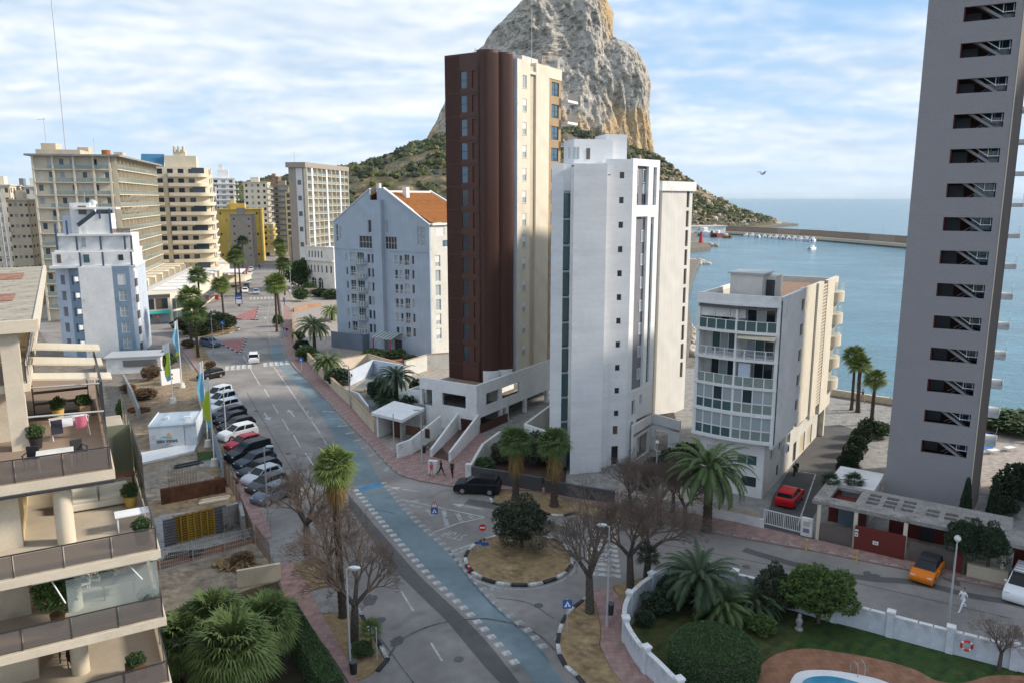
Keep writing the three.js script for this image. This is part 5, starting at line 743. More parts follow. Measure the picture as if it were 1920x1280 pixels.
{ // curved balcony tower
  const b = building('curved_apartment_tower', 'tan tower with curved balcony bands, dark blue windows and a blue roof', [-96.5, -243], 18);
  const y0 = 3, dy = 2.88, n = 12, f = face(-15, 0, 0, 0);
  storeys(b, f, 0, 15, y0, dy, n, 5, { fill: 0.56, h: 1.6, sill: 0.7, wall: M.cream, glasses: [M.navy, M.glass, M.navy], frame: M.frameD });
  block(b, 'core', [[-15, -0.4], [-0.3, -0.4], [3, -3], [3.6, -18], [-15, -18]], 0, y0 + n * dy, M.cream);
  for (let k = 0; k < n; k++) { const r = k > 9 ? 2.2 : 3.6, pts = [[-8.5, 0.02], [-8.0, 1.3]]; for (let i = 0; i <= 8; i++) { const a = Math.PI / 2 - i / 8 * Math.PI / 2; pts.push([0.4 + r * Math.cos(a) * 1.1, -2.2 + 3.6 * Math.sin(a)]); } pts.push([r * 1.1 + 0.4, -16], [2, -16], [2, -3], [-0.5, 0.02]); const s = mesh('balcony', [poly(pts, y0 + k * dy - 0.1, 1.05)], M.cream, b); if (k % 2) { const p = mesh('glazing', [box(3.6, 1.7, 0.1, 0.4, y0 + k * dy + 0.95, 0.2)], M.glass, s); } }
  for (let k = 0; k < n; k++) mesh('side_window', [box(0.1, 1.7, 2.6, 3.7, y0 + k * dy + 1.0, -8), ], M.glassWarm, b);
  for (let k = 0; k < n - 1; k++) mesh('balcony', [box(5.2, 0.95, 1.2, -12.2, y0 + k * dy, 0.6)], M.cream, b).visible = k % 2 === 0 ? true : true;
  block(b, 'roof_room', rect(-9, 0, -12, -2), y0 + n * dy, y0 + n * dy + 3.4, M.cream); block(b, 'roof_room', rect(-6.5, -3, -9, -3), y0 + n * dy + 3.4, y0 + n * dy + 5.2, M.cream); for (const x of [-6, -4.8, -3.5]) mesh('chimney', [cyl(0.4, 0.4, 1.6, x, y0 + n * dy + 4.6, -3, 8)], M.cream, b);
  mesh('blue_roof', [(() => { const q = new THREE.BoxGeometry(6.5, 0.25, 5.5); q.rotateX(0.75); q.translate(-12.5, y0 + n * dy + 2.0, -4); return q; })()], mat([0.03, 0.16, 0.30], 0.6, { map: T.plaster }), b); mesh('roof_drum', [cyl(2.6, 2.6, 1.8, -16.5, y0 + n * dy - 0.6, -4, 16)], M.beige, b);
  mesh('terrace', [poly([[-6, 3], [4, 4], [12, -2], [14, -10], [4, -14], [-6, -2]], 2.0, 1.4)], M.cream, b); mesh('shop_front', [box(9, 1.9, 0.2, 0, 0.1, 3.6)], M.navy, b);
}
{ // low shops with terraces in front of the long block
  const p0 = G(264, 608), p1 = G(345, 600), b = building('shop_parade', 'low shopping parade with cream roof terraces, skylights and a turquoise awning', p0, 12, 'shops');
  const q = [[264, 608], [322, 604], [356, 596], [432, 532], [415, 515], [330, 520], [255, 545]].map(p => toLocal(b, G(...p)));
  block(b, 'wall', q, 0, 6.6, M.lightbeige);
  const f = face(...q[0], ...q[1]); for (const [s, w] of [[0.27, 0.4], [0.72, 0.38]]) windowAt(b, f, { s: f.l * s, y: 3.2, w: f.l * w, h: 2.4, n: 2, glasses: [M.glassWarm, M.glass], frame: M.frameR, set: -0.06 }); put(mesh('awning', [box(f.l * 0.95, 0.1, 1.5, f.l / 2, 2.5, 0.8, 0, 0.3)], mat([0.03, 0.36, 0.32], 0.7), b), f, 0, 0, 0); put(mesh('shop_window', [box(f.l * 0.9, 2.2, 0.1, f.l / 2, 0.05, 0.06)], M.glassCurtain, b), f, 0, 0, 0); put(mesh('sign_band', [box(f.l, 0.7, 0.15, f.l / 2, 5.8, 0.08)], M.wallgrey, b), f, 0, 0, 0);
  const f2 = face(...q[1], ...q[2]); windowAt(b, f2, { s: f2.l / 2, y: 2.8, w: f2.l * 0.86, h: 2.6, n: 4, glass: M.glass, frame: M.offwhite, set: -0.06 }); windowAt(b, f2, { s: f2.l / 2, y: 0.2, w: f2.l * 0.86, h: 2.2, n: 4, glass: M.glassGreen, frame: M.offwhite, set: -0.06 });
  const f3 = face(...q[2], ...q[3]); for (let i = 0; i < 9; i++) { const t = 0.05 + i * 0.105; put(mesh('roof_light', [box(f3.l * 0.085, 0.2, 7, f3.l * t, 6.62, -4.5)], M.white, b), f3, 0, 0, 0); put(mesh('terrace_wall', [box(0.5, 2.2, 9, f3.l * t, 6.6, -14)], M.cream, b), f3, 0, 0, 0); }
  put(mesh('parapet', [box(f3.l, 0.9, 0.4, f3.l / 2, 6.6, -9)], M.galv, b), f3, 0, 0, 0); put(mesh('terrace_block', [box(f3.l * 0.9, 2.0, 8, f3.l * 0.5, 6.6, -15)], M.lightbeige, b), f3, 0, 0, 0); put(mesh('upper_block', [box(f3.l * 0.85, 3.0, 6, f3.l * 0.52, 6.6, -22)], M.cream, b), f3, 0, 0, 0);
  put(mesh('shop_window', [box(f3.l * 0.9, 2.8, 0.1, f3.l / 2, 0.4, 0.06)], M.glass, b), f3, 0, 0, 0); put(mesh('canopy', [box(13, 0.4, 5, f3.l * 0.85, 5.0, 3)], M.white, b), f3, 0, 0, 0); put(mesh('red_sign', [box(1.0, 2.6, 0.3, f3.l * 0.96, 2.4, 5.6)], M.red, b), f3, 0, 0, 0);
}
{ // tall cream block across the avenue
  const b = building('tall_apartment_block', 'tall grey and cream block with white vertical fins beyond the blue gable', [-88.5, -314.5], -8);
  const f = face(0, 0, 6.2, 0), fr = face(6.2, 0, 6.2, -48);
  storeys(b, f, 0, 6.2, 0.5, 3.05, 13, 2, { fill: 0.5, h: 1.7, wall: M.warmgrey, glasses: [M.white, M.glassCurtain], skip: (i, k) => i === 0, sill: 0.7 }); put(mesh('white_panel', [box(2.6, 39, 0.12, 4.4, 1, 0.04)], M.paleblueWhite, b), f, 0, 0, 0); for (let k = 0; k < 6; k++) put(mesh('window', [box(1.4, 1.8, 0.1, 4.4, 3 + k * 6.1, 0.15)], M.glassGreen, b), f, 0, 0, 0);
  storeys(b, fr, 0, 48, 0.5, 3.05, 13, 9, { fill: 0.66, h: 2.0, sill: 0.3, wall: M.cream, glasses: [M.glassWarm, M.glassCurtain, M.glass], balcony: 1.2, slab: M.lightbeige, glass: M.railGreen });
  for (let i = 0; i <= 9; i++) put(mesh('fin', [box(i % 3 === 1 ? 1.4 : 0.35, 39.6, 1.35, Math.min(47.6, 0.3 + i * 5.27), 0.5, 0.7)], i % 3 === 1 ? M.white : M.lightbeige, b), fr, 0, 0, 0);
  block(b, 'core', rect(0.3, 5.9, -48, -0.35), 0, 40, M.lightbeige); mesh('roof', [box(8.2, 2.0, 50, 3.4, 40.2, -24)], M.warmgrey, b); mesh('aerial', [bar([1, 42, -4], [1, 46.5, -4], 0.08)], M.galv, b); mesh('annex_wall', [box(1.0, 13, 8, -1.2, 0, -5)], M.warmgrey, b);
}
{ // white arched house beside it
  const p0 = G(577, 541), p1 = G(640, 547), b = building('arched_house', 'white three storey house with arched ground floor windows and slit windows above', p0, Math.atan2(-(p1[1] - p0[1]), p1[0] - p0[0]) / D2R);
  const f = face(0, 0, 12.4, 0), sh = new THREE.Shape([[0, 0], [12.4, 0], [12.4, 13.2], [0, 13.2]].map(p => new THREE.Vector2(...p))), holes = [];
  for (const s of [2.9, 6.0]) { const h = new THREE.Path(); h.moveTo(s - 1.2, 0.4); h.lineTo(s + 1.2, 0.4); h.lineTo(s + 1.2, 2.6); h.absarc(s, 2.6, 1.2, 0, Math.PI, false); h.lineTo(s - 1.2, 0.4); sh.holes.push(h); }
  const wins = [...[2, 3.6, 5.2, 6.9].map(s => ({ s, y: 5.4, w: 0.62, h: 2.2 })), ...[1.3, 2.7, 4.1, 5.5, 7.0].map(s => ({ s, y: 10.0, w: 0.6, h: 2.0 })), ...[9, 11].map(s => ({ s, y: 5.4, w: 0.8, h: 2.2 }))]; for (const h of wins) sh.holes.push(new THREE.Path([[h.s - h.w / 2, h.y], [h.s - h.w / 2, h.y + h.h], [h.s + h.w / 2, h.y + h.h], [h.s + h.w / 2, h.y]].map(p => new THREE.Vector2(...p))));
  const g = new THREE.ExtrudeGeometry(sh, { depth: 0.5, bevelEnabled: false }); g.translate(0, 0, -0.5); put(mesh('wall', [g], M.white, b), f, 0, 0, 0); wins.forEach(w => windowAt(b, f, { ...w, glass: M.glass, frame: M.frameD, set: 0.3 }));
  for (const s of [2.9, 6.0]) put(mesh('arched_window', [box(2.3, 3.6, 0.06, s, 0.4, -0.4)], M.glass, b), f, 0, 0, 0); for (const s of [2.9, 6.0]) put(mesh('mullion', [box(0.12, 3.5, 0.08, s, 0.4, -0.34), box(2.3, 0.12, 0.08, s, 2.55, -0.34)], M.frameW, b), f, 0, 0, 0);
  block(b, 'core', rect(0.05, 12.4, -10, -0.52), 0, 12.9, M.white); mesh('roof_lip', [box(12.7, 0.3, 0.5, 6.2, 13.2, 0)], M.white, b); mesh('ledge', [box(12.4, 0.25, 0.5, 6.2, 9.0, 0.25)], M.white, b);
}
// blocks along the far end of the avenue and at the left edge
function farBlock(name, label, u0, u1, vt, z, deg, depth, dy, o) {
  const a = atZ(u0, vt, z), c = atZ(u1, vt, z), w = (c[0] - a[0]) / Math.cos(deg * D2R) * 0.96, h = a[1], b = building(name, label, [a[0], z], deg), n = Math.max(1, Math.floor((h - 1) / dy)), y0 = h - n * dy - 0.3;
  if (y0 > 0) block(b, 'base_wall', rect(0, w, -depth, 0), 0, y0, o.wall || M.cream);
  storeys(b, face(0, 0, w, 0), 0, w, y0, dy, n, o.bays || 4, { fill: 0.5, h: 1.4, sill: 0.8, glasses: [M.glass, M.glassCurtain, M.glassWarm], frame: M.frameD, ...o });
  storeys(b, face(w, 0, w, -depth), 0, depth, y0, dy, n, o.sideBays || 4, { fill: 0.5, h: 1.4, sill: 0.8, glasses: [M.glassWarm, M.glass], frame: M.frameD, ...o, ...(o.side || {}) });
  block(b, 'core', rect(0.3, w - 0.35, -depth, -0.35), 0, h - 0.35, o.wall || M.cream); mesh('roof', [box(w + 0.6, 0.35, depth + 0.6, w / 2, h - 0.3, -depth / 2 + 0.1)], o.roof || o.wall || M.cream, b);
  mesh('roof_room', [box(w * 0.35, 2.4, depth * 0.3, w * 0.45, h, -depth * 0.4)], o.wall || M.cream, b); return [b, w, h];
}
{ const [b, w, h] = farBlock('white_tower_block', 'distant white tower with thin balcony slabs and a stepped top', 396, 436, 334, -430, 18, 14, 2.9, { wall: M.white, bays: 3, sideBays: 3, side: { balcony: 1.6, slab: M.white, parapet: 0.6 }, balcony: 1.2, slab: M.white, parapet: 0.5 }); mesh('roof_room', [box(w * 0.5, 4.5, 6, w * 0.5, h, -6)], M.white, b); mesh('roof_room', [box(w * 0.18, 7.5, 3, w * 0.42, h, -6)], M.white, b); }
farBlock('slab_block', 'narrow pale grey slab left of the distant white tower', 378, 401, 350, -400, 18, 12, 2.9, { wall: M.paleblueWhite, bays: 3, sideBays: 3 });
farBlock('cream_block', 'distant cream block with vertical ribs at the end of the avenue', 455, 499, 341, -400, 10, 14, 2.95, { wall: M.lightbeige, bays: 4, side: { balcony: 1.2, slab: M.white }, fill: 0.4 });
farBlock('grey_block', 'distant pinkish grey block with dark floor lines', 511, 546, 347, -420, 6, 12, 2.95, { wall: M.warmgrey, bays: 3, balcony: 0.5, slab: M.wallgrey, parapet: 0.1 });
farBlock('yellow_strip_block', 'narrow yellow block with a ladder of dark windows beside the tall cream block', 534, 548, 360, -385, 6, 8, 3.0, { wall: M.paleyellow, bays: 1, fill: 0.66, h: 2.0, sill: 0.5, glasses: [M.glassWarm, M.room] });
farBlock('yellow_block', 'large bright yellow block behind the grey one', 406, 484, 392, -345, 12, 16, 3.0, { wall: M.yellow, bays: 7, fill: 0.3, h: 1.0, skip: (i, k) => (i + k) % 3 !== 0 });
farBlock('yellow_roof_block', 'small yellow block rising above the grey block', 424, 446, 383, -352, 12, 9, 3.0, { wall: M.paleyellow, bays: 2, fill: 0.25, h: 0.9 });
farBlock('grey_plain_block', 'plain grey block with few windows in front of the yellow one', 430, 471, 401, -322, 12, 12, 3.0, { wall: M.warmgrey, bays: 3, fill: 0.24, h: 0.8 });
farBlock('low_yellow_house', 'low ochre house with balcony tiers beyond the far crossing', 492, 511, 420, -400, 8, 8, 2.9, { wall: M.paleyellow, bays: 2, balcony: 0.8, slab: M.yellow, parapet: 0.8 });
farBlock('white_red_house', 'narrow white house with red trim beside the curved tower', 386, 399, 402, -290, 14, 7, 2.9, { wall: M.white, bays: 1, balcony: 0.8, slab: M.white, parapet: 0.5 });
farBlock('corner_house', 'pale corner house with arched shutters at the end of the avenue', 468, 488, 438, -385, 10, 8, 3.2, { wall: M.lightbeige, bays: 2, glasses: [M.navyBlue] });
farBlock('beige_block', 'beige block with small paired windows at the left edge', 12, 46, 374, -205, 20, 14, 2.7, { wall: M.beige, bays: 4, h: 0.7, fill: 0.55, sill: 1.2 });
farBlock('white_block', 'white block behind the lattice mast at the left edge', 43, 66, 349, -232, 20, 14, 2.8, { wall: M.offwhite, bays: 2, side: { balcony: 1.2, slab: M.beige, parapet: 0.8 } });
farBlock('cream_edge_block', 'cream block cut off by the left edge', -24, 10, 346, -226, 20, 14, 2.8, { wall: M.lightbeige, bays: 3 });
farBlock('grey_edge_block', 'blue grey block peeping out behind the white edge block', 25, 45, 348, -262, 20, 12, 2.9, { wall: M.slate, bays: 3 });
farBlock('low_terrace_house', 'low cream house behind the palms at the far crossing', 610, 640, 452, -400, 4, 10, 3.0, { wall: M.cream, bays: 4 });
farBlock('brick_house', 'terracotta house with chimneys on the wooded hill', 503, 521, 331, -640, 5, 12, 3, { wall: M.terraHouse || (M.terraHouse = mat([0.42, 0.24, 0.14], 0.9, { map: T.plaster })), bays: 3 });
{ // villa on the hill
  const z = -1000, a = atZ(731, 316, z), b = thing('hill_villa', 'white villa with terracotta roof high on the hillside', 'house', a[0], a[1] - 2, z, 0.1);
  mesh('wall', [box(18, 9, 14, 9, -6, -7)], M.white, b); mesh('wall', [box(26, 7, 12, 31, -6, -6)], M.white, b); mesh('roof', [box(19, 1.2, 15, 9, 3, -7)], M.terraHouse, b); mesh('roof', [box(27, 0.9, 13, 31, 1, -6)], M.terraHouse, b); for (let i = 0; i < 8; i++) mesh('window', [box(1.6, 2.0, 0.2, 20 + i * 3.1, -3.5, 0.05)], M.glass, b); for (let i = 0; i < 4; i++) mesh('window', [box(1.6, 2.4, 0.2, 3 + i * 4, -2.5, 0.05)], M.glass, b);
  mesh('terrace_wall', [box(90, 9, 3, 5, -19, 9)], M.sand, b); mesh('terrace_wall', [box(120, 6, 3, -14, -32, 34)], M.sand, b);
}
{ // lattice mast at the left edge
  const p = atZ(4, 520, -150), b = thing('lattice_mast', 'grey steel lattice mast at the left edge', 'mast', p[0], 0, -150, 0.3); const g = []; const hh = 46; for (const [x, z] of [[-1.6, -1.6], [1.6, -1.6], [1.6, 1.6], [-1.6, 1.6]]) mesh('leg', [bar([x, 0, z], [x * 0.35, hh, z * 0.35], 0.13)], M.steel, b);
  for (let k = 0; k < 16; k++) { const y = k * 2.8, s = 1.6 * (1 - 0.65 * y / hh), y2 = y + 2.8, s2 = 1.6 * (1 - 0.65 * y2 / hh); for (const [a, c] of [[[-1, -1], [1, -1]], [[1, -1], [1, 1]], [[1, 1], [-1, 1]], [[-1, 1], [-1, -1]]]) g.push(bar([a[0] * s, y, a[1] * s], [c[0] * s2, y2, c[1] * s2], 0.06, 5), bar([a[0] * s, y, a[1] * s], [c[0] * s, y, c[1] * s], 0.05, 5)); } mesh('bracing', g, M.steel, b);
}
{ // guyed cable rising out of the frame
  const p = atZ(122, 280, -190), q = atZ(94, -20, -190); tag(mesh('mast_cable', [bar([p[0], p[1] - 2, -190], [q[0], q[1] + 6, -190], 0.1, 5)], M.galv), 'thin mast rising out of the top of the picture', 'mast');
}
{ // neighbour tower standing just outside the picture: it keeps the side street and the garden in shade
  const b = building('neighbour_tower', 'grey apartment tower standing just beyond the right edge of the picture', [62, -40], 0); storeys(b, face(0, -34, 0, 0), 0, 34, 0.4, 2.9, 17, 6, { fill: 0.5, h: 1.5, sill: 0.8, wall: M.greyT, glasses: [M.glass, M.glassCurtain], frame: M.frameD }); storeys(b, face(0, 0, 14, 0), 0, 14, 0.4, 2.9, 17, 3, { fill: 0.4, h: 1.4, sill: 0.8, wall: M.greyT, glasses: [M.glass], frame: M.frameD });
  block(b, 'core', rect(0.35, 14, -34, -0.35), 0, 49.6, M.greyT); mesh('roof', [box(15, 0.5, 35, 7.2, 49.7, -17)], M.concrete, b);
}
// ---------------------------------------------------------------- vehicles
const CARGEO = {};
function carShapes(kind) {
  if (CARGEO[kind]) return CARGEO[kind];
  const [L, W, Hh, hood, tail, belt] = { hatch: [4.0, 1.74, 1.48, 0.27, 0.04, 0.93], suv: [4.4, 1.84, 1.66, 0.27, 0.03, 1.05], van: [4.3, 1.8, 1.82, 0.31, 0.0, 1.06], mpv: [4.9, 1.92, 1.92, 0.33, 0.0, 1.12], mini: [3.42, 1.64, 1.47, 0.32, 0.02, 0.92], estate: [4.35, 1.78, 1.46, 0.24, 0.05, 0.92] }[kind];
  const wr = kind === 'suv' || kind === 'mpv' ? 0.35 : 0.31, wx = L * 0.305, wy = wr, ar = wr + 0.06;
  const s = new THREE.Shape(); s.moveTo(-L / 2 + 0.06, 0.26); s.lineTo(-wx - ar, 0.24); s.absarc(-wx, wy, ar, Math.PI, 0, true); s.lineTo(wx - ar, 0.22); s.absarc(wx, wy, ar, Math.PI, 0, true); s.lineTo(L / 2 - 0.1, 0.24); s.quadraticCurveTo(L / 2, 0.3, L / 2, 0.5); s.quadraticCurveTo(L / 2 - 0.02, belt - 0.22, L / 2 - 0.22, belt - 0.14); s.quadraticCurveTo(L * 0.36, belt - 0.04, L * hood, belt); s.lineTo(-L / 2 + 0.14, belt + 0.02); s.quadraticCurveTo(-L / 2 + 0.0, belt - 0.05, -L / 2, 0.62); s.lineTo(-L / 2 + 0.06, 0.26);
  const body = new THREE.ExtrudeGeometry(s, { depth: W - 0.2, bevelEnabled: true, bevelThickness: 0.1, bevelSize: 0.06, bevelSegments: 3, curveSegments: 8 }); body.translate(0, 0, -(W - 0.2) / 2);
  const cabPts = [[-L / 2 + 0.1, belt - 0.02], [-L / 2 + 0.14 + tail * L, Hh - 0.12], [-L / 2 + 0.3 + tail * L, Hh - 0.03], [-L * 0.05, Hh], [L * 0.06, Hh - 0.05], [L * hood - 0.02, belt - 0.02]];
  const cw = W - 0.16, taper = (g) => { const p = g.attributes.position; for (let i = 0; i < p.count; i++) { const y = p.getY(i), k = 1 - 0.17 * clamp((y - belt) / (Hh - belt), 0, 1); p.setZ(i, p.getZ(i) * k); } g.computeVertexNormals(); return g; };
  const ext = (pts, w) => { const g = new THREE.ExtrudeGeometry(new THREE.Shape(pts.map(q => new THREE.Vector2(...q))), { depth: w, bevelEnabled: false }); g.translate(0, 0, -w / 2); return g; };
  const glass = taper(ext(cabPts, cw - 0.02));
  const [p0, p1, p2, p3, p4, p5] = cabPts;
  const roof = taper(ext([[p1[0] - 0.01, p1[1] + 0.01], [p2[0], p2[1] + 0.035], [p3[0], p3[1] + 0.035], [p4[0] + 0.03, p4[1] + 0.02], [p4[0] - 0.03, p4[1] - 0.06], [p3[0], p3[1] - 0.05], [p2[0], p2[1] - 0.07], [p1[0] + 0.06, p1[1] - 0.07]], cw + 0.01));
  const pillars = [];
  const pil = (a, b, t) => { for (const sd of [-1, 1]) { const g = taper(ext([[a[0] - t, a[1]], [a[0] + t, a[1]], [b[0] + t, b[1]], [b[0] - t, b[1]]], 0.05)); const p = g.attributes.position; for (let i = 0; i < p.count; i++) { const y = p.getY(i), k = 1 - 0.17 * clamp((y - belt) / (Hh - belt), 0, 1); p.setZ(i, p.getZ(i) + sd * (cw / 2 - 0.015) * k); } pillars.push(g); } };
  pil(p5, p4, 0.05); pil([lerp(p5[0], p0[0], 0.48), belt], [lerp(p4[0], p2[0], 0.45), Hh - 0.04], 0.045); pil([p0[0] + 0.12, belt], [p1[0] + 0.14, p1[1]], kind === 'van' || kind === 'mpv' ? 0.1 : 0.16);
  const wheel = new THREE.CylinderGeometry(wr, wr, 0.21, 18); wheel.rotateX(Math.PI / 2); const rim = new THREE.CylinderGeometry(wr * 0.66, wr * 0.62, 0.225, 10); rim.rotateX(Math.PI / 2);
  return CARGEO[kind] = { L, W, Hh, belt, wr, wx, body, glass, roof: mergeGeometries([roof, ...pillars].map(g => norm(g))), wheel, rim };
}
const carGlass = phys([0.012, 0.016, 0.02], 0.1, { ior: 1.4, specularIntensity: 0.7 }), lampGlass = phys([0.6, 0.62, 0.62], 0.15), tailRed = phys([0.35, 0.01, 0.01], 0.2);
const paints = {}; function paintOf(c) { const k = c.join(); return paints[k] || (paints[k] = phys(c, 0.42, { clearcoat: 0.12, clearcoatRoughness: 0.2, specularIntensity: 0.45 })); }
const rimM = mat([0.42, 0.43, 0.44], 0.35, { metalness: 0.7 });
function car(kind, color, label, x, z, yaw, group, o = {}) {
  const c = carShapes(kind), t = thing(o.name || (kind === 'van' || kind === 'mpv' ? 'parked_van' : 'parked_car'), label, kind === 'van' || kind === 'mpv' ? 'van' : 'car', x, 0.008, z, yaw, group), p = paintOf(color);
  mesh('body', c.body, p, t); mesh('windows', c.glass, o.noGlass ? p : carGlass, t); mesh('roof', c.roof, o.roof || p, t);
  for (const [sx, sz] of [[1, 1], [1, -1], [-1, 1], [-1, -1]]) { const w = mesh('wheel', c.wheel, M.rubber, t); w.position.set(sx * c.wx, c.wr, sz * (c.W / 2 - 0.1)); mesh('rim', c.rim, rimM, w); }
  for (const s of [-1, 1]) { mesh('headlight', cached('hl' + kind, () => { const g = new RoundedBoxGeometry(0.28, 0.16, 0.36, 2, 0.05); g.translate(c.L / 2 - 0.14, c.belt - 0.26, 0); return g; }), lampGlass, t).position.z = s * (c.W / 2 - 0.26); mesh('tail_light', cached('tl' + kind, () => { const g = new RoundedBoxGeometry(0.1, kind === 'van' || kind === 'mpv' ? 0.5 : 0.2, 0.22, 2, 0.03); g.translate(-c.L / 2 + 0.03, c.belt - 0.14, 0); return g; }), tailRed, t).position.z = s * (c.W / 2 - 0.14); mesh('mirror', cached('mi' + kind, () => { const g = new RoundedBoxGeometry(0.12, 0.14, 0.2, 2, 0.04); g.translate(c.L * 0.2, c.belt + 0.08, 0); return g; }), p, t).position.z = s * (c.W / 2 + 0.06); }
  mesh('grille', cached('gr' + kind, () => rbox(0.06, 0.2, c.W * 0.55, 0.02, c.L / 2 - 0.02, 0.3, 0)), M.black, t); mesh('number_plate', cached('np' + kind, () => box(0.03, 0.11, 0.5, c.L / 2 + 0.01, 0.42, 0)), M.frameW, t); mesh('number_plate', cached('nr' + kind, () => box(0.03, 0.11, 0.5, -c.L / 2 - 0.015, 0.55, 0)), M.frameW, t);
  if (o.rails) mesh('roof_rack', [box(c.L * 0.5, 0.04, 0.05, -c.L * 0.12, c.Hh + 0.03, -c.W * 0.36), box(c.L * 0.5, 0.04, 0.05, -c.L * 0.12, c.Hh + 0.03, c.W * 0.36), ...span(-c.L * 0.34, c.L * 0.11, 5).map(q => box(0.05, 0.04, c.W * 0.74, q, c.Hh + 0.055, 0))], rimM, t);
  return t;
}
function carPx(kind, color, label, uf, vf, ur, vr, group, o = {}) { // near side wheel line from the front to the rear
  const a = G(uf, vf), b = G(ur, vr), dx = a[0] - b[0], dz = a[1] - b[1], l = Math.hypot(dx, dz), c = carShapes(kind); let nx = -dz / l, nz = dx / l; if (nz > 0) { nx = -nx; nz = -nz; } const k = o.centre ? 0 : c.W / 2;
  return car(kind, color, label, (a[0] + b[0]) / 2 + nx * k, (a[1] + b[1]) / 2 + nz * k, Math.atan2(-dz, dx), group, o);
}
const z8 = (X, Y) => [240 + X / 3.556, 600 + Y / 3.556], GK = 'cars parked at an angle along the avenue';
const BLK = [0.012, 0.013, 0.016], DRK = [0.022, 0.025, 0.032], WHT = [0.72, 0.73, 0.74], SIL = [0.36, 0.40, 0.44], GRB = [0.085, 0.125, 0.18];
for (const [k, c, l, f, r] of [
  ['hatch', BLK, 'black hatchback parked alone beside the far zebra crossing', [508, 405], [640, 376]],
  ['van', WHT, 'white car van farthest along in the row of three white ones', [566, 552], [700, 508]], ['van', WHT, 'white car van in the middle of the row of three', [572, 592], [730, 548]], ['suv', WHT, 'white estate nearest the camera of the row of three, beside dark cars', [580, 638], [752, 594]],
  ['estate', DRK, 'dark grey estate parked right after the three white vehicles', [604, 682], [790, 634]], ['hatch', BLK, 'black hatchback second after the three white vehicles', [620, 722], [803, 674]], ['estate', BLK, 'black estate parked beside the white hatchback', [650, 762], [846, 712]], ['suv', WHT, 'white crossover between the black estate and the red car', [668, 818], [850, 772]],
  ['hatch', [0.42, 0.02, 0.035], 'red hatchback mostly hidden behind the black van', [716, 885], [880, 838]], ['mpv', [0.02, 0.021, 0.024], 'large black people carrier in the row of angled cars', [724, 965], [950, 900]], ['estate', GRB.map(v => v * 0.35), 'dark blue saloon next to the black people carrier', [776, 1015], [982, 946]], ['estate', [0.028, 0.03, 0.034], 'charcoal saloon beside the small silver hatchback', [808, 1076], [1016, 1004]],
  ['hatch', [0.46, 0.49, 0.53], 'small silver hatchback between two dark cars', [852, 1115], [1012, 1056]], ['hatch', [0.035, 0.038, 0.045], 'dark grey hatchback second from the near end of the row', [868, 1180], [1064, 1106]], ['hatch', [0.10, 0.14, 0.19], 'grey blue hatchback at the near end of the row by the bare tree', [906, 1252], [1106, 1164]],
]) carPx(k, c, l, ...z8(...f), ...z8(...r), GK);
carPx('suv', GRB, 'blue grey car leaving the far roundabout', ...z8(562, 186), ...z8(478, 172), null, { name: 'car' });
carPx('van', WHT, 'white van driving away over the far zebra crossing', 476, 670, 475.5, 686, null, { name: 'van', centre: true });
carPx('suv', BLK, 'black off-roader parked beside the paved forecourt', 858, 926, 926, 930);
carPx('mini', [0.62, 0.17, 0.01], 'small orange city car with a black roof on the side street', 1722, 1103, 1752, 1062, null, { centre: true, roof: M.black });
carPx('van', WHT, 'white van with roof rack cut off by the right edge', 1903, 1142, 1930, 1090, null, { centre: true, rails: true });
carPx('hatch', [0.5, 0.012, 0.018], 'red hatchback parked in the lane beside the bowed balcony block', 1494, 925, 1467, 956, null, { centre: true });
carPx('hatch', [0.30, 0.36, 0.42], 'silver car driving towards the roundabout on the far avenue', 480, 557, 480.5, 546, null, { name: 'car', centre: true }); carPx('suv', BLK, 'dark car far down the avenue', 502, 476, 502.3, 483, null, { name: 'car', centre: true });
['white', 'dark grey', 'silver', 'black', 'white', 'pale', 'dark'].forEach((n, i) => { const v = 552 - i * 8.2, u = 458.5 + i * 2.2; carPx('hatch', [WHT, DRK, SIL, BLK, WHT, [0.5, 0.52, 0.53], DRK][i], ['white car nearest the crossing in the far parked row', 'dark car second in the far parked row', 'silver car third in the far parked row', 'black car fourth in the far parked row', 'white car fifth in the far parked row', 'pale car sixth in the far parked row', 'dark car farthest in the far parked row'][i], u, v, u + 1.6, v - 6.5, 'cars parked along the far avenue', { centre: true }); });
{ const p = G(1492, 888), t = thing('motor_scooter', 'black scooter parked against the wall of the bowed balcony block', 'scooter', p[0], 0, p[1], 1.0); mesh('body', [rbox(0.9, 0.3, 0.34, 0.1, 0, 0.4, 0), rbox(0.2, 0.55, 0.4, 0.08, 0.5, 0.5, 0)], M.black, t); mesh('seat', [rbox(0.6, 0.14, 0.3, 0.05, -0.2, 0.72, 0)], M.rubber, t); for (const x of [-0.62, 0.66]) mesh('wheel', [new THREE.CylinderGeometry(0.27, 0.27, 0.12, 14).rotateX(Math.PI / 2).translate(x, 0.27, 0)], M.rubber, t); mesh('handlebar', [bar([0.5, 1.0, -0.32], [0.5, 1.0, 0.32], 0.025), bar([0.62, 0.3, 0], [0.5, 1.0, 0], 0.03)], M.steel, t); mesh('top_box', [rbox(0.35, 0.3, 0.36, 0.06, -0.62, 0.85, 0)], M.black, t); }

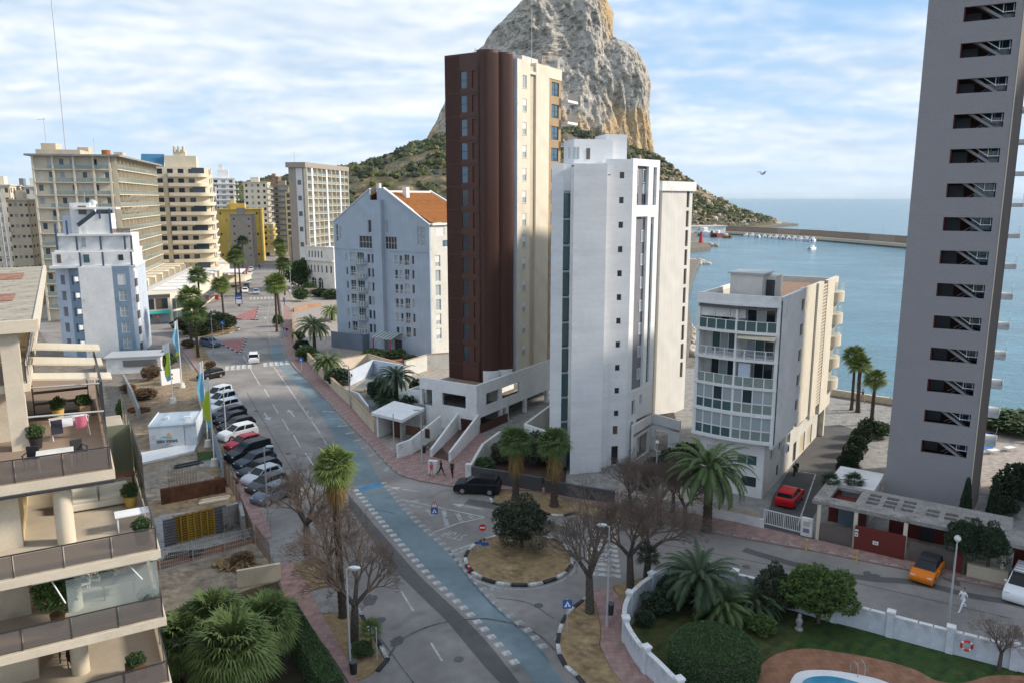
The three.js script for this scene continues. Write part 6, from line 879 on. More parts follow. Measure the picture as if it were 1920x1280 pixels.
// ---------------------------------------------------------------- street furniture
function lamp(u, v, top, label, kind = 'arm', turn = 0) {
  const p = G(u, v), h = (() => { const dn = (top - 640) * CP + FOCAL * SP, fw = FOCAL * CP - (top - 640) * SP; return EYE + dn / fw * p[1]; })();
  const t = thing('street_lamp', label, 'street lamp', p[0], 0.1, p[1], turn, 'street lamps'); mesh('pole', [bar([0, 0, 0], [0, h - 0.1, 0], 0.085, 10, 0.05)], M.galv, t); mesh('base', [cyl(0.14, 0.11, 0.7, 0, 0, 0, 10)], M.galv, t);
  if (kind === 'arm') { mesh('arm', [bar([0, h - 0.15, 0], [0.35, h - 0.02, 0], 0.03)], M.galv, t); const g = new THREE.SphereGeometry(0.5, 14, 8); g.scale(0.75, 0.2, 0.34); g.translate(0.5, h, 0); const l = mesh('lamp_head', [g], mat([0.50, 0.58, 0.62], 0.4), t); mesh('diffuser', [box(0.4, 0.04, 0.22, 0.5, h - 0.11, 0)], M.frameW, l); }
  else if (kind === 'globe') { const g = new THREE.SphereGeometry(0.21, 14, 10); g.translate(0, h + 0.08, 0); const l = mesh('lamp_head', [g], mat([0.62, 0.63, 0.6], 0.3), t); mesh('cap', [cyl(0.16, 0.05, 0.08, 0, h + 0.24, 0)], M.galv, l); }
  return t;
}
lamp(657, 1264, 1066, 'street lamp on the near left verge with oval head', 'arm', -0.1); lamp(1138, 1176, 986, 'street lamp with pale oval head on the pink corner footway', 'arm', Math.PI); lamp(1778, 1176, 1014, 'tall lamp with a round head standing behind the white garden wall', 'globe'); lamp(503, 979, 838, 'street lamp by the near end of the parked cars', 'arm'); lamp(424, 819, 729, 'slim grey post among the angled parked cars', 'post'); lamp(656, 764, 686, 'street lamp by the tan wall above the cycle lane', 'arm', Math.PI); lamp(791, 869, 769, 'street lamp in front of the white gateway walls', 'arm', Math.PI); lamp(1230, 905, 832, 'thin lamp on the path beside the white stepped tower', 'globe'); lamp(739, 856, 775, 'rusty pole beside the white gate shelter', 'post');
lamp(400, 664, 590, 'lamp post at the verge of the far roundabout', 'arm'); lamp(546, 560, 500, 'white lamp post on the far right footway', 'post'); lamp(431, 505, 432, 'far lamp post near the curved tower', 'post');
function sign(u, v, h, label, plates, turn = 0) { const p = G(u, v), t = thing('road_sign', label, 'road sign', p[0], 0.02, p[1], turn); mesh('post', [cyl(0.035, 0.035, h, 0, 0, 0, 8)], M.galv, t); for (const [kind, y, w] of plates) {
  if (kind === 'square') { const s = mesh('plate', [rbox(w, w, 0.04, 0.015, 0, y, 0.06)], M.sblue, t); const tr = new THREE.Shape([[-0.36, -0.3], [0.36, -0.3], [0, 0.36]].map(q => new THREE.Vector2(q[0] * w, q[1] * w))); mesh('symbol', [new THREE.ExtrudeGeometry(tr, { depth: 0.008, bevelEnabled: false }).translate(0, y + w / 2, 0.082)], M.frameW, s); mesh('walking_figure', [bar([0, y + w * 0.3, 0.096], [0, y + w * 0.55, 0.096], w * 0.045, 5), bar([0, y + w * 0.32, 0.096], [-w * 0.1, y + w * 0.22, 0.096], w * 0.03, 5), bar([0, y + w * 0.32, 0.096], [w * 0.1, y + w * 0.22, 0.096], w * 0.03, 5)], M.black, s); }
  if (kind === 'noentry') { const s = mesh('plate', [new THREE.CylinderGeometry(w / 2, w / 2, 0.04, 24).rotateX(Math.PI / 2).translate(0, y + w / 2, 0.06)], M.sred, t); mesh('bar', [box(w * 0.72, w * 0.2, 0.012, 0, y + w * 0.4, 0.088)], M.frameW, s); }
  if (kind === 'round') { const s = mesh('plate', [new THREE.CylinderGeometry(w / 2, w / 2, 0.04, 20).rotateX(Math.PI / 2).translate(0, y + w / 2, 0.06)], M.sblue, t); mesh('arrow', [box(w * 0.14, w * 0.5, 0.012, 0, y + w * 0.25, 0.088, 0, 0, 0.7)], M.frameW, s); }
  if (kind === 'triangle') { const tr = (k, m, z, par) => mesh(k > 0.8 ? 'plate' : 'symbol', [new THREE.ExtrudeGeometry(new THREE.Shape([[-0.5, 0], [0.5, 0], [0, 0.87]].map(q => new THREE.Vector2(q[0] * w * k, q[1] * w * k))), { depth: 0.02, bevelEnabled: false }).translate(0, y + w * 0.29 * (1 - k), z)], m, par); const s = tr(1, M.sred, 0.05, t); tr(0.72, M.frameW, 0.06, s); mesh('symbol', [box(w * 0.1, w * 0.3, 0.01, 0, y + w * 0.28, 0.086)], M.black, s); }
  if (kind === 'arrowboard') { mesh('plate', [box(w, w * 0.45, 0.04, w * 0.3, y, 0.06)], M.sblue, t); } } return t; }
sign(1063, 1186, 2.4, 'square blue pedestrian crossing sign on the near right verge', [['square', 1.75, 0.62]], 0.1); sign(905, 1033, 2.3, 'round no entry sign on the left of the traffic island', [['noentry', 1.75, 0.6], ['arrowboard', 0.5, 0.62]]); sign(815, 991, 2.6, 'triangular warning sign above a blue crossing sign', [['triangle', 2.0, 0.7], ['square', 1.35, 0.6]], 0.1); sign(418, 628, 2.6, 'round blue direction sign on the far roundabout', [['round', 2.0, 1.0]]); sign(565, 697, 2.4, 'blue crossing sign on the pink footway by the far crossing', [['square', 1.7, 0.75]]); sign(897, 1037, 1.4, 'short white marker post with blue plate on the traffic island', [['arrowboard', 0.8, 0.4]]); sign(707, 1240, 2.3, 'slim grey sign post seen edge on at the near left verge', []);
{ const p = G(879, 1073), b = thing('bollard', 'short red bollard at the kerb of the traffic island', 'bollard', p[0], 0, p[1]); mesh('post', [cyl(0.09, 0.07, 0.75, 0, 0, 0, 10)], M.sred, b); mesh('band', [cyl(0.093, 0.088, 0.12, 0, 0.5, 0, 10)], M.frameW, b); mesh('foot', [cyl(0.16, 0.14, 0.05, 0, 0, 0, 10)], M.black, b);
  [[1512, 1034, 'yellow post on the kerb nearest the white gate'], [1606, 1056, 'yellow post on the kerb below the red wall']].forEach(([u, v, l]) => { const q = G(u, v), y = thing('kerb_post', l, 'bollard', q[0], 0, q[1], 0, 'yellow kerb posts'); mesh('post', [cyl(0.06, 0.06, 1.0, 0, 0, 0, 8)], M.yellow, y); mesh('cap', [new THREE.SphereGeometry(0.08, 8, 6).translate(0, 1.02, 0)], M.yellow, y); });
  [[664, 1262, 'black litter bin beside the near street lamp'], [1139, 1172, 'dark litter bin strapped to the lamp on the pink corner footway'], [793, 862, 'small bin on the lamp by the gateway walls']].forEach(([u, v, l], i) => { const q = G(u, v), y = thing('litter_bin', l, 'litter bin', q[0] + (i ? 0.16 : 0), i ? 0.9 : 0.1, q[1] + 0.16); mesh('drum', [cyl(0.2, 0.24, 0.75, 0, 0, 0, 14)], M.black, y); mesh('rim', [cyl(0.26, 0.26, 0.06, 0, 0.75, 0, 14)], M.wallgrey, y); });
}
{ // advertising panel and fuel sign by the far crossing
  const p = G(448, 575), t = thing('advertising_panel', 'lit poster case at the far crossing with a blue and white poster', 'poster case', p[0], 0, p[1], 0.2); mesh('frame', [box(1.7, 3.0, 0.3, 0, 0.6, 0)], M.frameD, t); mesh('foot', [box(0.6, 0.6, 0.25)], M.wallgrey, t); const s = mesh('poster', [box(1.4, 1.2, 0.02, 0, 1.9, 0.17)], M.sblue, t); mesh('poster', [box(1.4, 1.2, 0.02, 0, 0.75, 0.17)], M.frameW, t); mesh('stripe', [box(1.2, 0.25, 0.02, 0, 2.3, 0.19, 0, 0, 0.2)], M.paleblue, s);
  const q = G(406, 562), r = thing('price_totem', 'small red and white totem in front of the shopping parade', 'sign', q[0], 0, q[1], 0.2); mesh('base', [box(1.0, 1.4, 0.4)], M.red, r); mesh('board', [box(1.0, 1.6, 0.35, 0, 1.4, 0)], M.frameW, r); mesh('panel', [box(0.6, 0.5, 0.03, 0, 2.1, 0.19)], M.slate, r);
}

// ---------------------------------------------------------------- walls, ramps and gates along the seaward footway
function prismWall(name, label, line, h0, h1, m, w = 0.25, cat = 'wall', cap) { const pts = line.map(q => G(...q)), t = thing(name, label, cat, pts[0][0], 0, pts[0][1]); let L = 0, tot = 0; for (let i = 1; i < pts.length; i++) tot += Math.hypot(pts[i][0] - pts[i - 1][0], pts[i][1] - pts[i - 1][1]);
  for (let i = 1; i < pts.length; i++) { const a = pts[i - 1], b = pts[i], l = Math.hypot(b[0] - a[0], b[1] - a[1]), ya = lerp(h0, h1, L / tot), yb = lerp(h0, h1, (L + l) / tot), g = new THREE.ExtrudeGeometry(new THREE.Shape([[0, 0], [l + w * 0.4, 0], [l + w * 0.4, yb], [0, ya]].map(q => new THREE.Vector2(...q))), { depth: w, bevelEnabled: false }); g.translate(0, 0, -w / 2); const ang = Math.atan2(-(b[1] - a[1]), b[0] - a[0]); const o = mesh('wall_section', [g], m, t); o.position.set(a[0] - pts[0][0], 0, a[1] - pts[0][1]); o.rotation.y = ang; if (cap) { const c = mesh('coping', [box(l + 0.1, 0.07, w + 0.1, l / 2, ya, 0)], cap, o); } L += l; } return t; }
prismWall('garden_wall', 'tan wall running beside the pink footway from the far corner', [[549, 600], [551, 640], [559, 657], [600, 704], [630, 735], [660, 763], [703, 812]], 1.5, 1.6, M.beige, 0.3, 'wall', M.ochre);
prismWall('ramp_wall', 'white ramp wall left of the garage ramp', [[808, 858], [862, 803]], 1.0, 2.3, M.white); prismWall('ramp_wall', 'white ramp wall right of the garage ramp', [[843, 867], [897, 812]], 1.2, 2.4, M.white); prismWall('ramp_wall', 'white stepped wall between the gate shelter and the garage ramp', [[745, 860], [770, 852], [826, 812]], 1.7, 2.2, M.white); 
prismWall('planter_wall', 'pale sloping wall behind the dark grey fence', [[880, 892], [905, 862], [938, 846]], 1.0, 2.4, M.offwhite, 0.3); prismWall('boundary_wall', 'dark grey wall with small square holes in front of the two palms', [[879, 900], [945, 910], [1014, 922]], 1.55, 1.5, M.wallgrey, 0.25); prismWall('boundary_wall', 'low dark grey wall running right from the palms', [[1022, 924], [1080, 934], [1150, 944]], 1.4, 1.3, M.wallgrey, 0.25); prismWall('court_wall', 'white wall enclosing the raised court behind the palms', [[984, 845], [1040, 866]], 3.2, 3.2, M.white, 0.3); prismWall('court_wall', 'white wall going back from the raised court', [[984, 845], [1035, 800]], 3.2, 3.0, M.offwhite, 0.3);
{ const t = prismWall('gate_pillar', 'white pillar at the foot of the garage ramp', [[804, 888], [817, 889]], 1.5, 1.5, M.white, 0.5, 'pillar'); const t2 = prismWall('gate_pillar', 'white end pillar of the dark grey fence', [[874, 899], [882, 900]], 1.75, 1.75, M.white, 0.45, 'pillar');
  struct('garage_ramp', poly(px([[810, 857], [862, 806], [895, 812], [843, 866]]), 0.02, 0.1), M.pink); struct('forecourt', poly(px([[745, 858], [808, 857], [843, 866], [900, 815], [990, 850], [880, 895], [860, 884], [800, 888], [770, 885]]), -0.02, 0.135), M.pink); struct('planting_bed', poly(px([[884, 896], [936, 848], [984, 848], [1062, 886], [1060, 905], [1016, 916]]), -0.02, 0.16), M.mulch); }
{ // gate shelter
  const p = G(707, 820), b = building('gate_shelter', 'white shelter with a tilted square roof beside the footway', p, -30, 'shelter'); mesh('wall', [box(0.25, 3.0, 3.4, 0.1, 0, -1.7)], M.white, b); mesh('wall', [box(0.25, 2.6, 3.4, 3.6, 0, -1.7)], M.concrete, b); mesh('wall', [box(3.4, 2.6, 0.2, 1.9, 0, -3.3)], M.white, b); mesh('roof', [(() => { const g = new THREE.BoxGeometry(4.6, 0.35, 4.4); g.rotateZ(-0.06); g.rotateX(0.10); g.translate(1.9, 3.1, -1.7); return g; })()], M.white, b); mesh('gate', [box(2.2, 2.0, 0.08, 2.3, 0, -1.4)], M.brown, b); mesh('fence_panel', [box(3.4, 1.1, 0.08, 5.6, 0.9, -0.6)], M.brown, b);
}
{ // white sliding gate and garden fence right of the bowed balcony block
  const a = G(1432, 985), c = G(1507, 1004), l = Math.hypot(c[0] - a[0], c[1] - a[1]), t = thing('sliding_gate', 'white barred sliding gate across the lane with the red car', 'gate', a[0], 0.12, a[1], Math.atan2(-(c[1] - a[1]), c[0] - a[0])); mesh('frame', [box(l, 0.08, 0.06, l / 2, 0.1), box(l, 0.08, 0.06, l / 2, 1.35), ...[0, l / 2, l].map(x => box(0.08, 1.35, 0.06, x, 0.08))], M.frameW, t); for (let i = 1; i < 22; i++) mesh('bar', cached('gbar', () => box(0.035, 1.2, 0.035, 0, 0.15)), M.frameW, t).position.x = l * i / 22;
  const t2 = prismWall('front_wall', 'white front wall with tan grille panels before the bowed balcony block', [[1303, 962], [1375, 978], [1430, 991]], 0.9, 0.9, M.white, 0.22); const w = G(1303, 962), w2 = G(1430, 991); const L = Math.hypot(w2[0] - w[0], w2[1] - w[1]), ang = Math.atan2(-(w2[1] - w[1]), w2[0] - w[0]); for (let i = 0; i < 5; i++) { const o = mesh('grille_panel', cached('grl', () => { const g = []; for (let k = 0; k < 8; k++) g.push(box(0.06, 0.55, 0.06, -0.55 + k * 0.157, 0)); for (let k = 0; k < 4; k++) g.push(box(1.2, 0.05, 0.05, 0, 0.08 + k * 0.14)); return mergeGeometries(g.map(q => norm(q))); }), M.beige, t2); o.position.set(Math.cos(ang) * L * (0.1 + i * 0.19), 0.91, -Math.sin(ang) * L * (0.1 + i * 0.19)); o.rotation.y = ang; }
  prismWall('front_wall', 'white wall running from the palms to the crossing trees', [[1160, 946], [1230, 955], [1303, 962]], 1.2, 1.1, M.white, 0.22); const q = G(1512, 1006), g2 = thing('gate_post', 'white gate post with letter boxes left of the pavilion', 'gate post', q[0], 0.1, q[1], -0.6); mesh('post', [box(0.9, 1.6, 0.3)], M.white, g2); mesh('letter_box', [box(0.5, 0.35, 0.06, 0, 0.35, 0.17)], M.slate, g2); mesh('letter_box', [box(0.5, 0.4, 0.06, 0, 0.95, 0.17)], M.beige, g2);
}
// garden wall with pillars
{ const line = px([[1340, 1400], [1232, 1284], [1198, 1250], [1173, 1207], [1170, 1185], [1177, 1160], [1202, 1131], [1250, 1103], [1290, 1097], [1400, 1118], [1540, 1160], [1603, 1176], [1719, 1208], [1830, 1237], [1925, 1262], [2300, 1365]]), t = thing('garden_wall', 'low white wall with pillars curving around the pool garden', 'wall', line[0][0], 0, line[0][1]);
  const mw = mat([0.66, 0.70, 0.76], 0.85, { map: T.plaster }), s = smooth(line, 4); for (let i = 1; i < s.length; i++) { const a = s[i - 1], b = s[i], l = Math.hypot(b[0] - a[0], b[1] - a[1]), o = mesh('wall_section', [box(l + 0.04, 1.5, 0.22, l / 2, 0, 0)], mw, t); o.position.set(a[0] - line[0][0], 0, a[1] - line[0][1]); o.rotation.y = Math.atan2(-(b[1] - a[1]), b[0] - a[0]); const c = mesh('coping', [box(l + 0.05, 0.08, 0.3, l / 2, 1.5, 0)], M.white, o); }
  along(s, 3.4).forEach(([x, z, a]) => { const o = mesh('pillar', cached('gpil', () => uvMetres(norm(box(0.42, 1.75, 0.42)))), mw, t); o.position.set(x - line[0][0], 0, z - line[0][1]); o.rotation.y = a; mesh('pillar_cap', cached('gcap', () => box(0.52, 0.12, 0.52, 0, 1.75, 0)), M.white, o); });
  const p = G(1807, 1235), r = new THREE.TorusGeometry(0.3, 0.07, 8, 24), lb = thing('lifebuoy', 'red and white lifebuoy hanging on the garden wall', 'lifebuoy', p[0], 1.0, p[1] + 0.18, -0.35); mesh('ring', [r], M.sred, lb); for (let i = 0; i < 4; i++) { const q = new THREE.TorusGeometry(0.3, 0.075, 8, 5, 0.4); q.rotateZ(i * Math.PI / 2 + 0.6); mesh('white_band', [q], M.frameW, lb); }
  const pl = G(1608, 1266), ld = thing('pool_ladder', 'steel handrails of the pool ladder', 'ladder', pl[0], 0.1, pl[1], 0.3); for (const x of [-0.25, 0.25]) mesh('handrail', [new THREE.TorusGeometry(0.3, 0.025, 6, 14, Math.PI).rotateY(Math.PI / 2).translate(x, 0.55, 0), bar([x, 0, 0.3], [x, 0.55, 0.3], 0.025), bar([x, 0, -0.3], [x, 0.55, -0.3], 0.025)], M.steel, ld);
  const st = G(1498, 1182), so = thing('garden_ornament', 'small pale stone figure on the lawn', 'ornament', st[0], 0.05, st[1]); const pr = [[0, 0], [0.3, 0], [0.26, 0.15], [0.14, 0.3], [0.24, 0.55], [0.2, 0.8], [0.1, 0.86], [0.14, 1.0], [0.1, 1.14], [0, 1.18]].map(q => new THREE.Vector2(...q)); mesh('figure', [new THREE.LatheGeometry(pr, 14)], M.concrete, so);
}
// ---------------------------------------------------------------- building site on the left
{ const a = G(281, 843), c = G(338, 839), ang = Math.atan2(-(c[1] - a[1]), c[0] - a[0]), b = thing('sales_cabin', 'pale flat roofed sales cabin with a mountain and wave logo on its front', 'cabin', a[0], 0, a[1], ang); const m = mat([0.50, 0.60, 0.68], 0.7, { map: T.plaster }), mw = mat([0.66, 0.72, 0.77], 0.7, { map: T.plaster });
  mesh('wall', [box(3.7, 2.6, 5.8, 1.85, 0, -2.95)], mw, b); mesh('side_panel', [box(1.3, 2.8, 5.2, 4.4, 0, -2.75)], mw, b); mesh('roof', [box(4.9, 0.12, 5.9, 2.5, 2.62, -2.95)], m, b); for (let i = 0; i < 12; i++) mesh('roof_rib', cached('rrib', () => box(4.9, 0.06, 0.12)), m, b).position.set(2.5, 2.74, -0.3 - i * 0.48); mesh('parapet', [box(0.12, 0.35, 5.9, 5.0, 2.62, -2.95), box(0.12, 0.25, 5.9, 0.02, 2.62, -2.95)], mw, b); mesh('roof_unit', [box(0.3, 0.4, 0.3, 1.6, 2.7, -2.6)], M.frameW, b); mesh('roof_unit', [box(0.8, 0.4, 0.3, 3.9, 2.7, -2.2)], M.frameW, b);
  const tx = letters('ISEA VIEWS', 0.33, 0.02); tx.scale(0.92, 1, 1); mesh('lettering', [tx.translate(1.85, 0.72, 0.01)], M.black, b); mesh('logo_rule', [box(0.5, 0.04, 0.02, 1.85, 0.54, 0.012)], M.wallgrey, b);
  const hill = new THREE.Shape(); hill.moveTo(-0.32, 0); hill.quadraticCurveTo(-0.1, 0.1, 0, 0.42); hill.quadraticCurveTo(0.14, 0.5, 0.2, 0.25); hill.quadraticCurveTo(0.26, 0.1, 0.42, 0); mesh('logo_hill', [new THREE.ExtrudeGeometry(hill, { depth: 0.02, bevelEnabled: false }).translate(2.0, 1.42, 0.005)], mat([0.62, 0.36, 0.10], 0.7), b); const wv = new THREE.Shape(); wv.moveTo(-0.75, 0); wv.quadraticCurveTo(-0.4, 0.36, 0.0, 0.12); wv.quadraticCurveTo(0.4, -0.06, 0.75, 0.16); wv.quadraticCurveTo(0.3, -0.2, -0.05, 0.0); wv.quadraticCurveTo(-0.4, 0.18, -0.75, 0); mesh('logo_wave', [new THREE.ExtrudeGeometry(wv, { depth: 0.025, bevelEnabled: false }).translate(1.85, 1.26, 0.005)], mat([0.12, 0.40, 0.50], 0.7), b);
  const terrace = struct('cabin_terrace', poly(px([[262, 872], [364, 848], [370, 832], [262, 852]]), 0.0, 0.25), M.white);
  sheet('artificial_turf', [[368, 848], [400, 845], [402, 860], [371, 864]], M.grass, 0.03); sheet('site_path', [[372, 866], [402, 862], [405, 872], [374, 876]], M.concrete, 0.03);
}
[[324, 755, 642, 'lime', 'flag pole with a lime banner farthest left'], [341, 726, 600, 'blue', 'tallest flag pole with a pale blue banner at its top'], [390, 836, 676, 'blue', 'flag pole with a pale blue banner beside the footway'], [402, 872, 708, 'lime', 'nearest flag pole with a lime banner']].forEach(([u, v, top, c, label], i) => {
  const p = G(u, v), dn = (top - 640) * CP + FOCAL * SP, fw = FOCAL * CP - (top - 640) * SP, h = EYE + dn / fw * p[1], t = thing('flag_pole', label, 'flag pole', p[0], 0, p[1], 0.3); mesh('pole', [bar([0, 0, 0], [0, h, 0], 0.07, 8, 0.05)], M.frameW, t); mesh('foot', [(() => { const g = new THREE.CylinderGeometry(0.42, 0.62, 0.75, 4); g.rotateY(0.78); g.translate(0, 0.37, 0); return g; })()], M.offwhite, t);
  const flag = (y0, y1, m, n) => { const g = new THREE.PlaneGeometry(0.85, y1 - y0, 6, 14), q = g.attributes.position; for (let k = 0; k < q.count; k++) { const x = q.getX(k) + 0.42, y = q.getY(k) + (y0 + y1) / 2; q.setXYZ(k, -x * (0.72 + 0.2 * Math.sin(y * 1.7 + i)), y - x * 0.3, Math.sin(x * 5 + y * 1.1 + i) * 0.14 * x); } g.computeVertexNormals(); const mm = m.clone(); mm.side = THREE.DoubleSide; return mesh(n, [g], mm, t); };
  const lime = mat([0.42, 0.55, 0.035], 0.8), bl = mat([0.16, 0.46, 0.66], 0.8), wh = mat([0.72, 0.75, 0.76], 0.8); flag(h - 1.3, h - 0.05, wh, 'flag_top'); const f = flag(h - 4.6, h - 1.3, c === 'lime' ? lime : bl, 'flag'); flag(h - 5.2, h - 4.6, c === 'lime' ? bl : lime, 'flag_hem');
});
{ // hoarding and mesh fence along the footway
  const run = (name, label, line, step, fn) => { const pts = px(line), t = thing(name, label, 'fence', pts[0][0], 0, pts[0][1]); along(pts, step).slice(0, -1).forEach(([x, z, a], i) => { const o = fn(t, i); o.position.set(x - pts[0][0], 0.05, z - pts[0][1]); o.rotation.y = a; }); return t; };
  run('site_hoarding', 'white hoarding panels between the flag poles and the footway', [[372, 750], [384, 790], [398, 830], [410, 865], [420, 898]], 2.0, (t, i) => { const o = mesh('panel', cached('hpan', () => uvMetres(norm(box(1.96, 2.0, 0.06, 1, 0)))), i > 5 ? M.steelblue : M.white, t); mesh('post', cached('hpos', () => box(0.08, 2.2, 0.1)), M.galv, o); return o; });
  run('mesh_fence', 'rusty wire mesh fence round the excavation', [[420, 898], [438, 930], [452, 965], [470, 1010], [500, 1052], [518, 1085]], 2.2, (t) => { const o = mesh('panel', cached('mpan', () => { const g = []; for (let k = 0; k < 16; k++) g.push(box(0.018, 1.8, 0.018, 0.07 + k * 0.137, 0.1)); for (let k = 0; k < 6; k++) g.push(box(2.15, 0.018, 0.018, 1.1, 0.15 + k * 0.34)); return mergeGeometries(g.map(q => norm(q))); }), M.rustBar || (M.rustBar = mat([0.20, 0.13, 0.09], 0.9)), t); mesh('post', cached('mpos', () => cyl(0.035, 0.035, 2.0, 0, 0, 0, 6)), M.galv, o); return o; });
  run('mesh_fence', 'wire mesh fence along the dirt track in front of the fan palms', [[300, 1075], [380, 1055], [458, 1035], [490, 1025]], 2.4, (t) => { const o = mesh('panel', cached('mpan', () => 0), M.galv, t); mesh('post', cached('mpos', () => 0), M.galv, o); return o; });
}
{ // excavation: concrete retaining wall, formwork, reinforcement, timber
  struct('excavation_floor', poly(px([[262, 985], [300, 965], [420, 950], [455, 985], [470, 1005], [300, 1050], [262, 1060]]), 0.008), M.concrete); struct('dirt_track', poly(px([[262, 1075], [480, 1015], [515, 1060], [520, 1085], [420, 1130], [320, 1160], [262, 1150]]), 0.012), M.paleSand); struct('spoil_ground', poly(px([[262, 1060], [470, 1006], [485, 1016], [262, 1078]]), 0.016), M.redsoil); struct('site_yard', poly(px([[262, 880], [362, 852], [372, 876], [420, 905], [400, 930], [262, 940]]), 0.010), M.paleSand);
  const a = G(328, 1018), c = G(402, 1000), ang = Math.atan2(-(c[1] - a[1]), c[0] - a[0]), L = Math.hypot(c[0] - a[0], c[1] - a[1]);
  const f = thing('formwork_wall', 'yellow timber formwork panels propped in the excavation', 'formwork', a[0], 0, a[1], ang), yel = mat([0.55, 0.33, 0.03], 0.8, { map: T.worn }); mesh('back_board', [box(L, 2.3, 0.06, L / 2, 0, -0.12)], M.wallgrey, f); for (let k = 0; k < 11; k++) mesh('batten', cached('bat' + L, () => uvMetres(norm(box(L, 0.11, 0.09, L / 2, 0, 0)))), yel, f).position.y = 0.08 + k * 0.21; for (let k = 0; k <= 6; k++) mesh('upright', cached('upr', () => uvMetres(norm(box(0.12, 2.45, 0.12)))), yel, f).position.set(L * k / 6, 0, 0.09);
  const g1 = thing('formwork_panel', 'grey steel formwork panels left of the yellow ones', 'formwork', ...[G(310, 1024)].flatMap(p => [p[0], 0, p[1]]), ang); mesh('board', [box(0.95, 2.3, 0.06, 0.4, 0, 0)], M.slate, g1); for (let k = 0; k < 9; k++) mesh('rib', cached('rb1', () => box(0.95, 0.06, 0.08, 0.4, 0, 0.06)), M.wallgrey, g1).position.y = 0.1 + k * 0.26;
  const g2 = thing('formwork_panel', 'grey steel formwork panels right of the yellow ones', 'formwork', ...[G(404, 1000)].flatMap(p => [p[0], 0, p[1]]), ang); mesh('board', [box(1.0, 2.4, 0.06, 0.5, 0, 0)], M.slate, g2); for (let k = 0; k < 9; k++) mesh('rib', cached('rb2', () => box(1.0, 0.06, 0.08, 0.5, 0, 0.06)), M.wallgrey, g2).position.y = 0.1 + k * 0.26;
  prismWall('retaining_wall', 'bare concrete retaining wall at the right of the formwork', [[418, 997], [452, 985], [458, 1012]], 2.2, 2.2, M.concrete, 0.3); prismWall('retaining_wall', 'rusty steel shoring along the upper pit edge', [[302, 945], [420, 922]], 1.5, 1.5, M.rust, 0.3);
  const p = G(318, 938), rb = thing('reinforcement_cage', 'rusty reinforcing bars standing up from the pit', 'rebar', p[0], 0, p[1], 0.3); const R = rng(5); for (let k = 0; k < 22; k++) mesh('bar', cached('rebar', () => cyl(0.022, 0.022, 2.6, 0, 0, 0, 5)), M.rustBar, rb).position.set((k % 11) * 0.24, R() * 0.3, -Math.floor(k / 11) * 0.7); for (let k = 0; k < 4; k++) mesh('stirrup', [box(2.5, 0.03, 0.03, 1.2, 0.4 + k * 0.5, 0)], M.rustBar, rb);
  [[345, 1037, 'stack of timber lying on the concrete floor', M.trunk], [400, 936, 'heap of old boards beside the rusty shoring', M.beige], [350, 870, 'dark rolled sheet lying on the yard', M.black]].forEach(([u, v, l, m], i) => { const q = G(u, v), t = thing('timber_stack', l, 'timber', q[0], 0.02, q[1], 0.3 + i * 0.2); for (let k = 0; k < 9; k++) mesh('plank', cached('plk', () => uvMetres(norm(box(2.6, 0.06, 0.2)))), m, t).position.set((R() - 0.5) * 0.5, Math.floor(k / 4) * 0.065, (k % 4) * 0.24 + R() * 0.05); });
  [[260, 770, 'brick rubble heap beside the old shed'], [440, 1060, 'heap of earth and offcuts inside the fence'], [415, 905, 'rubble heap by the hoarding corner']].forEach(([u, v, l], i) => { const q = G(u, v), t = thing('rubble_heap', l, 'rubble', q[0], 0, q[1]); const gs = []; for (let k = 0; k < 60; k++) { const s = 0.1 + R() * 0.22, r = Math.sqrt(R()) * 1.6; gs.push(box(s * 1.6, s, s, Math.cos(k * 2.4) * r, Math.max(0, (1.6 - r) * 0.35 * R()), Math.sin(k * 2.4) * r * 0.7, R() * 3, R(), R())); } stuff(mesh('rubble', gs, i === 1 ? M.soil : M.redsoil, t)); });
}
{ // old sheds between the stepped block and the sales cabin
  const a = G(200, 702), b = building('pool_house', 'low white house with pierced block screen beside the turquoise pool', a, 14); mesh('wall', [box(8.2, 2.6, 5, 4.1, 0, -2.6)], M.white, b); mesh('roof', [box(8.8, 0.2, 5.6, 4.1, 2.6, -2.6)], M.galv, b); const g = []; for (let i = 0; i < 26; i++) for (let k = 0; k < 4; k++) if ((i + k) % 2) g.push(box(0.2, 0.26, 0.06, 2.6 + i * 0.2, 1.1 + k * 0.28, 0.0)); mesh('pierced_screen', g, M.darkroom, b);
  struct('swimming_pool', poly(px([[245, 668], [312, 660], [318, 672], [262, 684]]), 0.02, 0.08), mat([0.03, 0.30, 0.38], 0.15)); struct('pool_terrace', poly(px([[232, 664], [318, 654], [326, 680], [262, 692]]), 0.0, 0.05), M.slabs);
  prismWall('shed', 'plank backed board with colourful stickers beside the dirt yard', [[302, 722], [336, 716]], 2.2, 2.2, M.frameW, 0.3, 'board'); const q = G(318, 719); for (let i = 0; i < 6; i++) { const o = tag(mesh('sticker', [box(0.35, 0.3, 0.02)], [M.sblue, M.sred, M.yellow, M.sblue, M.slate, M.sred][i]), ['blue', 'red', 'yellow', 'second blue', 'grey', 'second red'][i] + ' sticker on the white board by the dirt yard', 'sticker'); o.position.set(q[0] - 0.9 + (i % 3) * 0.7, 0.8 + Math.floor(i / 3) * 0.6, q[1] + 0.22 - (i % 3) * -0.02); }
  prismWall('yard_wall', 'grey block wall at the back of the dirt yard', [[232, 722], [248, 752], [262, 790]], 1.8, 1.8, M.concrete, 0.25);
}
